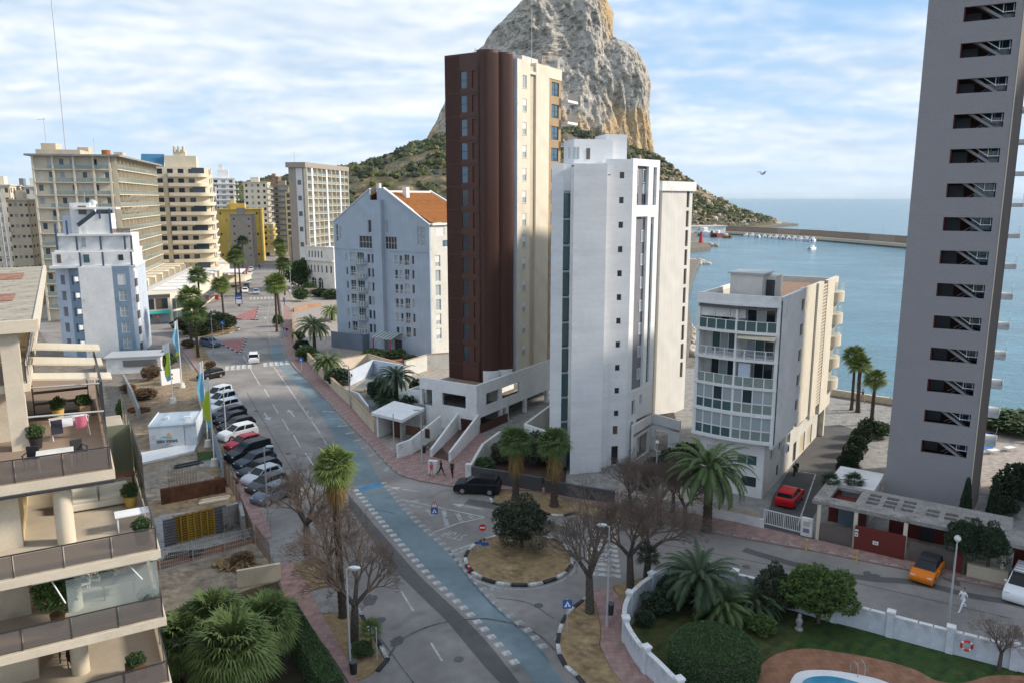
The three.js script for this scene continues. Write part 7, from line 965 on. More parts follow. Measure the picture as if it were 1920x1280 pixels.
// near garden below the terraced block
sheet('garden_ground', [[262, 1160], [520, 1090], [545, 1150], [655, 1290], [655, 1600], [200, 1600]], mat([0.10, 0.085, 0.05], 0.97, { map: T.soil }), 0.014); prismWall('garden_wall', 'cream wall with a dark window grille behind the fan palms', [[445, 1100], [524, 1086]], 1.3, 1.3, M.cream, 0.25);
{ const p = G(330, 1240), t = thing('glass_roof', 'blue tiled glass roof beside the near terraces', 'roof', p[0], 0, p[1], 0.52); for (let i = 0; i < 4; i++) for (let k = 0; k < 5; k++) mesh('pane', cached('grp', () => box(0.62, 0.05, 0.5)), M.glassBlue, t).position.set(-1.2 + i * 0.66, 1.6, -1 + k * 0.54); mesh('frame', [box(2.9, 1.55, 3.0, -0.2, 0, 0)], M.cream, t); }
// courts in front of the blue gabled block
sheet('sunken_court', [[650, 738], [700, 700], [762, 712], [772, 758], [716, 778]], mat([0.22, 0.26, 0.25], 0.9, { map: T.asphalt }), 0.006); sheet('entrance_terrace', [[640, 690], [700, 664], [800, 672], [800, 690], [752, 700], [700, 690], [655, 705]], M.terracotta, 0.008);
prismWall('court_wall', 'cream wall with ochre coping in front of the blue gable porch', [[634, 694], [690, 684], [760, 706]], 1.9, 2.0, M.lightbeige, 0.3, 'wall', M.ochre); prismWall('court_wall', 'pale wall between the blue gable and the white podium', [[760, 706], [800, 694], [850, 690]], 2.6, 2.8, M.offwhite, 0.3, 'wall', M.ochre); prismWall('court_wall', 'grey wall at the back of the sunken court', [[655, 722], [700, 700], [756, 712]], 2.2, 2.4, M.paleblue, 0.3); prismWall('court_wall', 'white stepped wall beside the sunken court', [[640, 742], [672, 752], [690, 775]], 1.3, 1.1, M.white, 0.25);
prismWall('square_wall', 'low terracotta wall at the edge of the paved square', [[550, 585], [575, 578], [600, 574]], 0.9, 0.9, M.terraHouse, 0.4); prismWall('square_wall', 'tan garden wall below the arched house', [[560, 552], [600, 552], [640, 560]], 1.8, 1.8, M.beige, 0.4);
[[676, 735, 'wooden bench on the left of the sunken court'], [696, 745, 'wooden bench on the right of the sunken court']].forEach(([u, v, l]) => { const p = G(u, v), t = thing('court_bench', l, 'bench', p[0], 0.01, p[1], 0.5); for (let k = 0; k < 4; k++) mesh('slat', cached('bsl', () => box(1.8, 0.05, 0.12)), M.ochre, t).position.set(0, 0.42, -0.24 + k * 0.16); for (const x of [-0.7, 0.7]) mesh('leg', [box(0.1, 0.42, 0.5, x, 0, 0)], M.ochre, t); });
// ---------------------------------------------------------------- plants
const UP = new THREE.Vector3(0, 1, 0);
class Tri { constructor() { this.p = []; this.c = []; } t(a, b, c) { this.p.push(a.x, a.y, a.z, b.x, b.y, b.z, c.x, c.y, c.z); } q(a, b, c, d) { this.t(a, b, c); this.t(a, c, d); } geo() { const g = new THREE.BufferGeometry(); g.setAttribute('position', new THREE.Float32BufferAttribute(this.p, 3)); g.computeVertexNormals(); return g; } }
const vec = (x, y, z) => new THREE.Vector3(x, y, z);
function fanCrown(R, n, len, fanR, lo, hi, droop = 0.35) {    // fan leaves on stalks
  const T3 = new Tri();
  for (let i = 0; i < n; i++) {
    const az = i * 2.39996 + R() * 0.5, el = lerp(hi, lo, Math.pow(i / n, 0.85)) + (R() - 0.5) * 0.22, l = len * (0.8 + R() * 0.35), d = vec(Math.cos(az) * Math.cos(el), Math.sin(el), Math.sin(az) * Math.cos(el)), side = vec(-Math.sin(az), 0, Math.cos(az)), up = side.clone().cross(d).normalize().multiplyScalar(-1), o = d.clone().multiplyScalar(0.12), e = d.clone().multiplyScalar(l).add(vec(0, -droop * 0.25 * l, 0)), w = side.clone().multiplyScalar(0.022);
    T3.q(o.clone().sub(w), o.clone().add(w), e.clone().add(w), e.clone().sub(w));
    const k = 21, tilt = (R() - 0.5) * 0.6, fr = fanR * (0.8 + R() * 0.35); let prev = null;
    for (let j = 0; j < k; j++) {
      const a = lerp(-2.1, 2.1, j / (k - 1)), dirv = d.clone().multiplyScalar(Math.cos(a)).add(side.clone().multiplyScalar(Math.sin(a))).add(up.clone().multiplyScalar(0.16 + tilt * Math.sin(a))).normalize(), r = fr * (0.78 + 0.22 * Math.cos(a)) * (0.85 + R() * 0.25), mid = e.clone().add(dirv.clone().multiplyScalar(r * 0.5)), tip = e.clone().add(dirv.clone().multiplyScalar(r)).add(vec(0, -droop * r * (0.35 + R() * 0.5), 0)), pw = side.clone().multiplyScalar(Math.cos(a)).sub(d.clone().multiplyScalar(Math.sin(a))).multiplyScalar(r * 0.05);
      const b0 = mid.clone().add(pw), b1 = mid.clone().sub(pw).add(up.clone().multiplyScalar(j % 2 ? 0.03 : -0.03)); T3.t(e, b0, b1); T3.t(b0, tip, b1);
    }
  } return T3.geo();
}
function featherCrown(R, n, len, lo, hi, leaflet = 0.42) {       // arching feather fronds
  const T3 = new Tri();
  for (let i = 0; i < n; i++) {
    const az = i * 2.39996 + R() * 0.4, el = lerp(hi, lo, Math.pow(i / n, 0.8)) + (R() - 0.5) * 0.2, l = len * (0.8 + R() * 0.3), out = vec(Math.cos(az), 0, Math.sin(az)), side = vec(-Math.sin(az), 0, Math.cos(az)); const N = 22; let p = vec(out.x * 0.15, 0, out.z * 0.15), a = el; const sag = 1.5 + R() * 0.5;
    for (let k = 0; k < N; k++) {
      const dl = l / N, nx = p.clone().add(out.clone().multiplyScalar(Math.cos(a) * dl)).add(vec(0, Math.sin(a) * dl, 0)), dirv = nx.clone().sub(p).normalize(), nrm = side.clone().cross(dirv).normalize().multiplyScalar(-1), w = side.clone().multiplyScalar(0.03 * (1 - k / N)); T3.q(p.clone().sub(w), p.clone().add(w), nx.clone().add(w), nx.clone().sub(w));
      if (k > 2) { const t = k / N, ll = leaflet * Math.sin(Math.PI * (0.12 + 0.82 * t)) * (0.85 + R() * 0.3); for (const s of [-1, 1]) for (const h of [0, 0.5]) { const b = p.clone().lerp(nx, h), tip = b.clone().add(side.clone().multiplyScalar(s * ll * 0.75)).add(dirv.clone().multiplyScalar(ll * 0.62)).add(nrm.clone().multiplyScalar(ll * (0.22 - R() * 0.2))).add(vec(0, -ll * 0.22, 0)); const ww = dirv.clone().multiplyScalar(dl * 0.3); T3.t(b.clone().sub(ww), b.clone().add(ww), tip); } }
      p = nx; a -= sag / N * (0.5 + k / N);
    }
  } return T3.geo();
}
function taperTrunk(h, r0, r1, R, ringy) { const g = new THREE.CylinderGeometry(r1, r0, h, 10, Math.ceil(h * 5)), p = g.attributes.position; for (let i = 0; i < p.count; i++) { const y = p.getY(i) + h / 2, a = Math.atan2(p.getZ(i), p.getX(i)), k = 1 + (ringy ? 0.09 * Math.sin(y * 16 + a * 2) : 0) + n3(y * 2, a, 3) * 0.16 + (y < 0.5 ? (0.5 - y) * 0.7 : 0); p.setX(i, p.getX(i) * k + Math.sin(y * 0.28) * 0.1); p.setZ(i, p.getZ(i) * k); } g.translate(0, h / 2, 0); g.computeVertexNormals(); return g; }
const RP = rng(21);
const CR = { fanA: fanCrown(RP, 72, 0.85, 0.85, -0.75, 1.3), fanB: fanCrown(RP, 64, 0.8, 0.8, -0.6, 1.3), fanSmall: fanCrown(RP, 26, 0.8, 0.9, -0.6, 1.35), fanBig: fanCrown(RP, 110, 1.35, 1.2, -0.7, 1.4, 0.5), skirt: fanCrown(RP, 40, 0.45, 0.75, -1.45, -0.75, 0.8), date: featherCrown(RP, 76, 3.2, -0.5, 1.35), dateB: featherCrown(RP, 54, 2.8, -0.25, 1.3), cycad: featherCrown(RP, 60, 2.9, 0.05, 1.35, 0.5) };
function palm(u, v, vc, kind, label, group, o = {}) {
  const p = G(u, v), dn = (vc - 640) * CP + FOCAL * SP, fw = FOCAL * CP - (vc - 640) * SP, h = Math.max(0.6, EYE + dn / fw * p[1]), s = o.s || 1, t = thing('palm_tree', label, 'palm tree', p[0], 0.05, p[1], RP() * 6, group); t.rotation.x = (RP() - 0.5) * 0.07; t.rotation.z = (RP() - 0.5) * 0.07;
  mesh('trunk', taperTrunk(h, o.r || 0.24, (o.r || 0.24) * 0.72, RP, true), o.bark || M.trunk, t); const c = mesh('crown', CR[kind], o.m || M.fan, t); c.position.set(Math.sin(h * 0.28) * 0.1, h, 0); c.scale.setScalar(s); if (o.skirt) { const k = mesh('dead_leaves', CR.skirt, M.dry, t); k.position.set(Math.sin(h * 0.28) * 0.1, h - 0.15, 0); k.scale.set(s, s * o.skirt, s); } return t;
}
palm(643, 1158, 872, 'fanA', 'tall fan palm with a skirt of dead leaves beside the avenue', null, { s: 1.05, skirt: 1.7, m: M.fanLime, r: 0.28 });
palm(967, 938, 826, 'fanA', 'fan palm with brown skirt left of the pair before the white tower', null, { s: 1.15, skirt: 1.9, r: 0.36 }); palm(1039, 950, 830, 'fanB', 'fan palm with brown skirt right of the pair before the white tower', null, { s: 1.2, skirt: 1.9, r: 0.36 });
palm(1325, 995, 880, 'date', 'big date palm with arching fronds before the bowed balcony block', null, { s: 1.3, m: M.date, r: 0.42 });
palm(1597, 768, 666, 'fanA', 'seaside fan palm on the left of the promenade trio', null, { s: 1.1, r: 0.22, m: M.fanLime }); palm(1609, 772, 682, 'fanB', 'seaside fan palm in the middle of the promenade trio', null, { s: 1.2, r: 0.3, m: M.fanLime }); palm(1634, 796, 710, 'fanB', 'seaside fan palm nearest the grey tower', null, { s: 1.1, r: 0.26, m: M.fanLime });
palm(400, 1262, 1160, 'fanBig', 'bushy fan palm on the left of the near garden cluster', null, { s: 0.92, r: 0.3, m: M.fan }); palm(505, 1255, 1165, 'fanBig', 'bushy fan palm on the right of the near garden cluster', null, { s: 0.92, r: 0.3, m: M.fan }); palm(445, 1330, 1215, 'fanBig', 'largest bushy fan palm in front of the near garden cluster', null, { s: 1.08, r: 0.35, m: M.fan }); palm(355, 1290, 1200, 'fanBig', 'bushy fan palm against the terraced block', null, { s: 0.9, r: 0.3, m: M.fan });
palm(1307, 1152, 1085, 'cycad', 'dark garden palm with upright grey green fronds', null, { s: 1.0, m: M.cycad, r: 0.28 }); palm(1352, 1160, 1140, 'cycad', 'low spreading garden palm without a visible trunk', null, { s: 0.85, m: M.date, r: 0.3 }); palm(1415, 1150, 1128, 'dateB', 'sprawling garden palm leaning towards the shrubs', null, { s: 0.8, m: M.cycad, r: 0.25 });
palm(696, 1222, 1180, 'fanSmall', 'slim young palm on the near left verge', null, { s: 0.55, r: 0.08 }); palm(1213, 1092, 1042, 'fanSmall', 'small spiky palm on the verge by the crossing', null, { s: 0.7, r: 0.14, m: M.leafOlive });
palm(590, 662, 612, 'dateB', 'date palm behind the tan wall in front of the blue gable', null, { s: 1.4, m: M.date, r: 0.35 }); palm(745, 775, 706, 'dateB', 'dark date palm at the left corner of the white podium', null, { s: 1.15, m: M.cycad, r: 0.3 }); palm(616, 715, 678, 'dateB', 'short date palm by the tan wall', null, { s: 1.1, m: M.date, r: 0.3 }); palm(622, 600, 583, 'dateB', 'short yellowish palm in the round bed of the square', null, { s: 1.1, m: M.fanLime, r: 0.3 }); palm(728, 778, 745, 'fanB', 'dark fan palm among the shrubs left of the podium', null, { s: 1.3, m: M.cycad, r: 0.3 });
const GP = 'palms around the far roundabout and avenue';
[[359, 650, 556, 'leftmost palm by the far roundabout'], [377, 617, 518, 'tall palm behind the far roundabout'], [371, 670, 582, 'palm on the verge before the far roundabout'], [420, 603, 534, 'palm standing alone at the edge of the roundabout island'], [443, 556, 481, 'left palm of the far left pair'], [451, 549, 486, 'right palm of the far left pair'], [519, 622, 532, 'nearest palm on the right of the far avenue'], [525, 598, 526, 'second palm on the right of the far avenue'], [534, 554, 494, 'third palm on the right of the far avenue'], [529, 530, 470, 'fourth palm on the right of the far avenue'], [524, 512, 456, 'farthest palm on the right of the far avenue'], [456, 520, 452, 'dark palm far down the left side of the avenue'], [460, 500, 442, 'farthest dark palm on the left side of the avenue'], [447, 530, 470, 'third palm on the left side of the far avenue']].forEach(([u, v, c, l], i) => palm(u, v, c, i % 2 ? 'fanB' : 'fanA', l, GP, { s: 1.75, r: 0.27, m: i > 10 ? M.cycad : i % 3 ? M.fan : M.fanLime, skirt: i % 3 === 0 ? 0.8 : 0 }));
// bare trees
function bareTree(R, h, spread, twigs) {
  const trunk = [], tw = [], grow = (p, d, len, r, depth) => {
    const n = 2, e = p.clone().add(d.clone().multiplyScalar(len)); const g = bar([p.x, p.y, p.z], [e.x, e.y, e.z], r, depth < 2 ? 7 : depth < 4 ? 4 : 3, r * 0.72, depth > 3); (depth < 2 ? trunk : tw).push(norm(g));
    if (depth >= 8 || (depth > 5 && R() > twigs)) return; const k = depth === 0 ? 4 : depth < 3 ? 3 : 2 + (R() > 0.35 ? 1 : 0);
    for (let i = 0; i < k; i++) { const a = i / k * 6.283 + R() * 1.3, tilt = (depth === 0 ? 0.62 : 0.5) * spread * (0.6 + R() * 0.7), ax = vec(Math.cos(a), 0, Math.sin(a)); let nd = d.clone().applyAxisAngle(ax, tilt); nd.y += 0.12; nd.normalize(); const q = depth > 0 && i === 0 ? e.clone().lerp(p, 0.3 * R()) : e; grow(q, nd, len * (depth === 0 ? 0.62 : 0.76) * (0.8 + R() * 0.35), Math.max(0.0055, r * (depth === 0 ? 0.52 : 0.58)), depth + 1); } };
  grow(vec(0, 0, 0), vec((R() - 0.5) * 0.1, 1, (R() - 0.5) * 0.1).normalize(), h * 0.27, h * 0.034, 0); return [mergeGeometries(trunk), mergeGeometries(tw)];
}
const BT = [bareTree(rng(31), 6, 1.25, 0.9), bareTree(rng(37), 6, 1.05, 0.95), bareTree(rng(41), 6, 0.9, 0.95)];
[[576, 1040, 1.02, 0, 'bare spreading tree beside the near end of the parked cars'], [664, 1205, 1.0, 1, 'bare tree next to the tall fan palm on the near verge'], [1106, 1150, 1.06, 2, 'bare tree with steep branches left of the crossing lamp'], [1182, 1104, 1.0, 1, 'bare tree on the small verge by the zebra crossing'], [1212, 1090, 0.95, 0, 'bare tree behind the small spiky palm'], [1236, 985, 0.8, 2, 'reddish bare tree before the white front wall'], [1285, 990, 0.72, 1, 'bare tree just left of the big date palm'], [1180, 962, 0.75, 0, 'bare tree at the end of the dark grey wall'], [1873, 1258, 0.42, 0, 'small bare tree on the lawn before the garden wall'], [1262, 962, 0.7, 0, 'bare tree between the date palm and the white tower'], [620, 1095, 0.85, 2, 'slender bare tree on the upper near verge']].forEach(([u, v, s, k, l], i) => { const p = G(u, v), t = thing('bare_tree', l, 'tree', p[0], 0.08, p[1], i * 1.7); mesh('trunk', BT[k][0], M.greybark, t); mesh('branches', BT[k][1], M.twig, t); t.scale.setScalar(s * (i === 8 ? 1.6 : 1.55)); });
// leafy shrubs, hedges and trees
function leaves(R, clumps, per, size, flat = 0) { const T3 = new Tri(); for (const [cx, cy, cz, rx, ry, rz] of clumps) for (let i = 0; i < per; i++) { const a = R() * 6.283, z = R() * 2 - 1, q = Math.sqrt(1 - z * z), r = 0.62 + 0.45 * Math.pow(R(), 0.6), n = vec(q * Math.cos(a), z, q * Math.sin(a)), c = vec(cx + n.x * r * rx, cy + n.y * r * ry, cz + n.z * r * rz), s = size * (0.6 + R() * 0.8), u = vec(R() - 0.5, R() - 0.5, R() - 0.5).cross(n).normalize().multiplyScalar(s * 0.5), w = n.clone().add(vec(R() - 0.5, R() - 0.5 + 0.2, R() - 0.5).multiplyScalar(1.3)).normalize().multiplyScalar(s); T3.t(c.clone().sub(u), c.clone().add(u), c.clone().add(w)); } return T3.geo(); }
function clumpsOn(R, n, rx, ry, rz, cy, k = 0.42, flatBottom = true) { const o = []; for (let i = 0; i < n; i++) { const a = i * 2.39996, z = 1 - 2 * (i + 0.5) / n, q = Math.sqrt(1 - z * z); if (flatBottom && z < -0.55) continue; const j = 0.5 + R() * 0.42; o.push([q * Math.cos(a) * rx * j, cy + z * ry * j, q * Math.sin(a) * rx * j * rz / rx, rx * k * (0.6 + R() * 0.8), ry * k * (0.55 + R() * 0.7), rz * k * (0.6 + R() * 0.8)]); } return o; }
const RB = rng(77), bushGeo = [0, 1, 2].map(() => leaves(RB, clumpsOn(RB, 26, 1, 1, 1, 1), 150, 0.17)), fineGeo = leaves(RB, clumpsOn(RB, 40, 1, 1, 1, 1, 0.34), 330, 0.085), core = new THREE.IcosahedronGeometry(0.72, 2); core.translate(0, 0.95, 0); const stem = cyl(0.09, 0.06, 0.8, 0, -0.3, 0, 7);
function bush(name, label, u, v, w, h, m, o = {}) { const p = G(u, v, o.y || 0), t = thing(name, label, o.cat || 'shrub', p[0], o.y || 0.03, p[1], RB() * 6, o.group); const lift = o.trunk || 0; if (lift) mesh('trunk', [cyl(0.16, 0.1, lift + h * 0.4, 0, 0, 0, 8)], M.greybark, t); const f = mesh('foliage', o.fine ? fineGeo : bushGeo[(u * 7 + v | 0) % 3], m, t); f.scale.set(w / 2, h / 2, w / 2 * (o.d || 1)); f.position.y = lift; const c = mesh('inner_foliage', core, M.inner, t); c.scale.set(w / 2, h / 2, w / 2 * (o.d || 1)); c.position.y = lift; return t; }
bush('evergreen_tree', 'round dark evergreen tree on the traffic island', 978, 1028, 4.3, 3.7, M.leafOlive, { cat: 'tree', fine: true, trunk: 0.4 });
bush('citrus_tree', 'dense bright green tree inside the garden wall', 1534, 1168, 4.3, 3.5, M.leafLime, { cat: 'tree', fine: true, trunk: 0.5 }); bush('laurel_tree', 'dense dark tree on the left before the red pavilion', 1806, 1078, 2.6, 2.8, M.leafDark, { cat: 'tree', trunk: 1.5, fine: true }); bush('laurel_tree', 'dense dark tree on the right before the red pavilion', 1850, 1087, 2.6, 2.8, M.leafDark, { cat: 'tree', trunk: 1.5, fine: true });
bush('garden_shrub', 'tall loose shrub between the garden palms and the bright tree', 1452, 1150, 2.2, 3.2, M.leafOlive, {}); bush('garden_shrub', 'low round green shrub beside the clipped drum', 1428, 1188, 1.6, 1.2, M.leafLime, {}); bush('garden_shrub', 'dark shrub at the upper end of the garden wall', 1285, 1122, 3.0, 1.5, M.leafDark, {}); bush('garden_shrub', 'dark shrub along the inside of the curved wall', 1236, 1150, 2.0, 1.4, M.leafDark, {}); bush('garden_shrub', 'dark shrub behind the low garden palms', 1480, 1140, 2.2, 2.0, M.leafDark, {}); bush('garden_shrub', 'low shrub where the curved wall turns', 1208, 1172, 1.2, 0.9, M.leafDark, {});
bush('verge_shrub', 'small round shrub on the near left verge', 678, 1232, 1.2, 1.0, M.leaf, {}); bush('palm_undergrowth', 'yellow green plant under the palms behind the dark fence', 1005, 905, 1.4, 0.8, M.leafLime, {}); bush('olive_shrub', 'grey green shrub left of the palm pair', 945, 868, 2.6, 2.4, M.leafOlive, {}); bush('olive_shrub', 'grey green shrub between the palm pair', 1003, 872, 3.2, 3.4, M.leafOlive, {}); bush('olive_shrub', 'low hedge shrub along the sloping pale wall', 906, 880, 2.0, 1.2, M.leaf, {}); bush('olive_shrub', 'low shrub at the foot of the ramp wall', 895, 893, 1.6, 0.8, M.leaf, {});
[[1200, 905, 2.4, 1.6], [1235, 893, 2.6, 1.8], [1262, 880, 2.8, 2.2], [1290, 872, 2.8, 2.4], [1215, 918, 2.0, 1.2]].forEach(([u, v, w, h], i) => bush('hedge_shrub', ['dark hedge shrub nearest the white tower door', 'second dark hedge shrub beside the white tower', 'third dark hedge shrub beside the white tower', 'dark hedge shrub against the bowed balcony block', 'low dark shrub in front of the hedge by the white tower'][i], u, v, w, h, M.leafDark, {}));
[[1588, 892, 'nearest clipped dark shrub in the row by the lane'], [1597, 872, 'second clipped dark shrub in the row by the lane'], [1606, 853, 'third clipped dark shrub in the row by the lane'], [1616, 836, 'fourth clipped dark shrub in the row by the lane'], [1626, 820, 'farthest clipped dark shrub in the row by the lane']].forEach(([u, v, l]) => bush('clipped_shrub', l, u, v, 1.9, 2.2, M.leafDark, { group: 'row of clipped shrubs by the lane' }));
[[1895, 940, 3.0, 2.4], [1918, 925, 3.4, 3.0], [1885, 965, 2.0, 1.6], [1905, 808, 8, 2.2], [1870, 800, 5, 1.6], [1646, 818, 3, 1.6]].forEach(([u, v, w, h], i) => bush('terrace_shrub', ['dense shrub right of the cypresses', 'dense shrub at the right edge', 'small shrub at the foot of the second cypress', 'long hedge by the seafront at the right edge', 'low hedge beside the seafront pool', 'low shrub under the seaside palms'][i], u, v, w, h, i > 2 ? M.leaf : M.leafDark, {}));
[[1558, 905, 'spiky plant in the white gravel bed left'], [1602, 905, 'spiky plant in the white gravel bed right']].forEach(([u, v, l]) => { const p = G(u, v, 3.3), t = thing('yucca', l, 'plant', p[0], 3.2, p[1], 1); mesh('leaves', CR.fanSmall, M.leafDark, t).position.y = 0.4; mesh('stem', [cyl(0.08, 0.06, 0.5)], M.trunk, t); t.scale.setScalar(0.7); });
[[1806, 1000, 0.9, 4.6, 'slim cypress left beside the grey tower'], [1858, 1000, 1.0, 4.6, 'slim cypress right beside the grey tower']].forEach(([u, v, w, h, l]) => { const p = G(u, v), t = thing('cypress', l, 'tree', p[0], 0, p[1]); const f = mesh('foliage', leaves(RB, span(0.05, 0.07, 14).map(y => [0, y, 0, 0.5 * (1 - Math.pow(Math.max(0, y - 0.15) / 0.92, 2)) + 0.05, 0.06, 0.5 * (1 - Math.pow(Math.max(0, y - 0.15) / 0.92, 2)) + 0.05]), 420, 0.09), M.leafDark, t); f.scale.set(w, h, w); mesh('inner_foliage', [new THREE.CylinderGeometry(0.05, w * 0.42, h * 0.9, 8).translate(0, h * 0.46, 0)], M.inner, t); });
[[715, 762, 2.4, 3.6], [765, 790, 2.6, 3.0], [700, 745, 1.6, 2.4], [780, 760, 1.8, 3.4]].forEach(([u, v, w, h], i) => bush('court_tree', ['dark tree left of the gate shelter', 'dark tree behind the gate shelter roof', 'narrow dark tree by the tan wall', 'dark tree against the podium'][i], u, v, w, h, M.leafDark, { cat: 'tree' }));
[[566, 660, 2.6, 2.2], [575, 675, 3.2, 2.6], [560, 640, 2.2, 2.0], [634, 722, 3.6, 2.6], [566, 540, 8, 9], [580, 548, 4, 3], [600, 556, 5, 2.2], [625, 560, 6, 2.6], [564, 565, 4, 3.4], [608, 700, 2.4, 2.6], [700, 672, 4, 1.6], [745, 670, 3.2, 1.5], [770, 678, 2.4, 1.2], [521, 612, 2.0, 2.6]].forEach(([u, v, w, h], i) => bush('roadside_shrub', ['shrub by the tan wall near the blue lane', 'wide shrub behind the tan wall', 'shrub at the far end of the tan wall', 'shrub under the short date palm', 'big dark tree in front of the arched house', 'shrub beside the far footway', 'hedge piece before the square', 'long hedge below the arched house', 'shrub left of the hedge by the square', 'shrub under the date palm by the blue gable', 'planter shrub left of the porch', 'planter shrub right of the porch', 'planter shrub beside the blue base', 'shrub at the foot of the avenue palms'][i], u, v, w, h, i % 3 ? M.leaf : M.leafDark, {}));
[[352, 625, 5.4, 3.8], [372, 630, 4.0, 3.2], [388, 628, 4.6, 3.6], [405, 621, 5, 4], [424, 618, 4.2, 3.2], [362, 616, 4, 3.4]].forEach(([u, v, w, h], i) => bush('roundabout_shrub', ['leftmost shrub on the far roundabout', 'second shrub on the far roundabout', 'middle shrub on the far roundabout', 'large shrub right of the middle on the far roundabout', 'rightmost shrub on the far roundabout', 'shrub at the back of the far roundabout'][i], u, v, w, h, i % 2 ? M.leaf : M.leafOlive, {}));
[[285, 712, 2.6, 2.2], [312, 690, 3, 2.8], [240, 735, 2.0, 1.2], [270, 748, 3.0, 1.4], [395, 690, 1.6, 1.2], [352, 652, 2.2, 1.6], [455, 1055, 1.6, 0.7]].forEach(([u, v, w, h], i) => bush('dry_shrub', ['dry brown bush behind the white board', 'green bush beside the wooden poles', 'dry grass by the yard wall', 'dry brown bush in the dirt yard', 'dry bush on the footway verge', 'low dry hedge by the roundabout verge', 'weeds inside the mesh fence'][i], u, v, w, h, i === 1 ? M.leaf : M.dryLeaf || (M.dryLeaf = mat([0.16, 0.10, 0.055], 0.95, { side: THREE.DoubleSide })), {}));
bush('terrace_greenery', 'pale green climbing plant in the dirt plot beside the terraces', 228, 790, 1.0, 2.6, M.leafLime, {});
// clipped drum and box hedge
function clipped(R, shape, n, size) { const T3 = new Tri(); for (let i = 0; i < n; i++) { const [c, nn] = shape(R), s = size * (0.6 + R() * 0.9), u = vec(R() - 0.5, R() - 0.5, R() - 0.5).cross(nn).normalize().multiplyScalar(s * 0.5), w = nn.clone().add(vec(R() - 0.5, R() - 0.5, R() - 0.5).multiplyScalar(1.9)).normalize().multiplyScalar(s); c.add(nn.clone().multiplyScalar((R() - 0.6) * size * 0.8)); T3.t(c.clone().sub(u), c.clone().add(u), c.clone().add(w)); } return T3.geo(); }
{ const p = G(1337, 1262), t = thing('clipped_drum_bush', 'big clipped drum shaped bush on the garden lawn', 'bush', p[0], 0.03, p[1]); const rad = 2.65, hh = 2.3, prof = y => rad * Math.pow(Math.max(0.02, 1 - Math.pow(Math.abs(y / hh * 2 - 0.92), 4.0)), 0.33);
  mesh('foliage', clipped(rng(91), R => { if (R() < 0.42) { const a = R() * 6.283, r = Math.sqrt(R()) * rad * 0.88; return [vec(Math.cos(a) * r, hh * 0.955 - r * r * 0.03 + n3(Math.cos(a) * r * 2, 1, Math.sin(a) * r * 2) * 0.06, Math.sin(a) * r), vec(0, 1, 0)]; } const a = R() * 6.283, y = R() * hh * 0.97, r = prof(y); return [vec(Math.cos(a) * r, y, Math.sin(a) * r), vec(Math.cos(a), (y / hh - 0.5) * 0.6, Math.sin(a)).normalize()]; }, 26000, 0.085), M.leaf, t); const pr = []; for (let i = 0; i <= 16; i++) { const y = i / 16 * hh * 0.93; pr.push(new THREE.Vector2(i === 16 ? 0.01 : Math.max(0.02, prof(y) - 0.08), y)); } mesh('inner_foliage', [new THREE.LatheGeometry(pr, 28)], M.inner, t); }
{ const a = G(556, 1178), c = G(646, 1330), ang = Math.atan2(-(c[1] - a[1]), c[0] - a[0]), L = Math.hypot(c[0] - a[0], c[1] - a[1]), t = thing('box_hedge', 'tall clipped box hedge along the near pink footway', 'hedge', a[0] - 0.5, 0, a[1] + 0.2, ang); const w = 1.1, h = 1.9; mesh('foliage', clipped(rng(95), R => { const q = R(); if (q < 0.4) return [vec(R() * L, h, (R() - 0.5) * w), vec(0, 1, 0)]; if (q < 0.7) return [vec(R() * L, R() * h, w / 2), vec(0, 0, 1)]; return [vec(R() * L, R() * h, -w / 2), vec(0, 0, -1)]; }, 22000, 0.085), M.leaf, t); mesh('inner_foliage', [box(L, h - 0.06, w - 0.1, L / 2, 0, 0)], M.inner, t); }
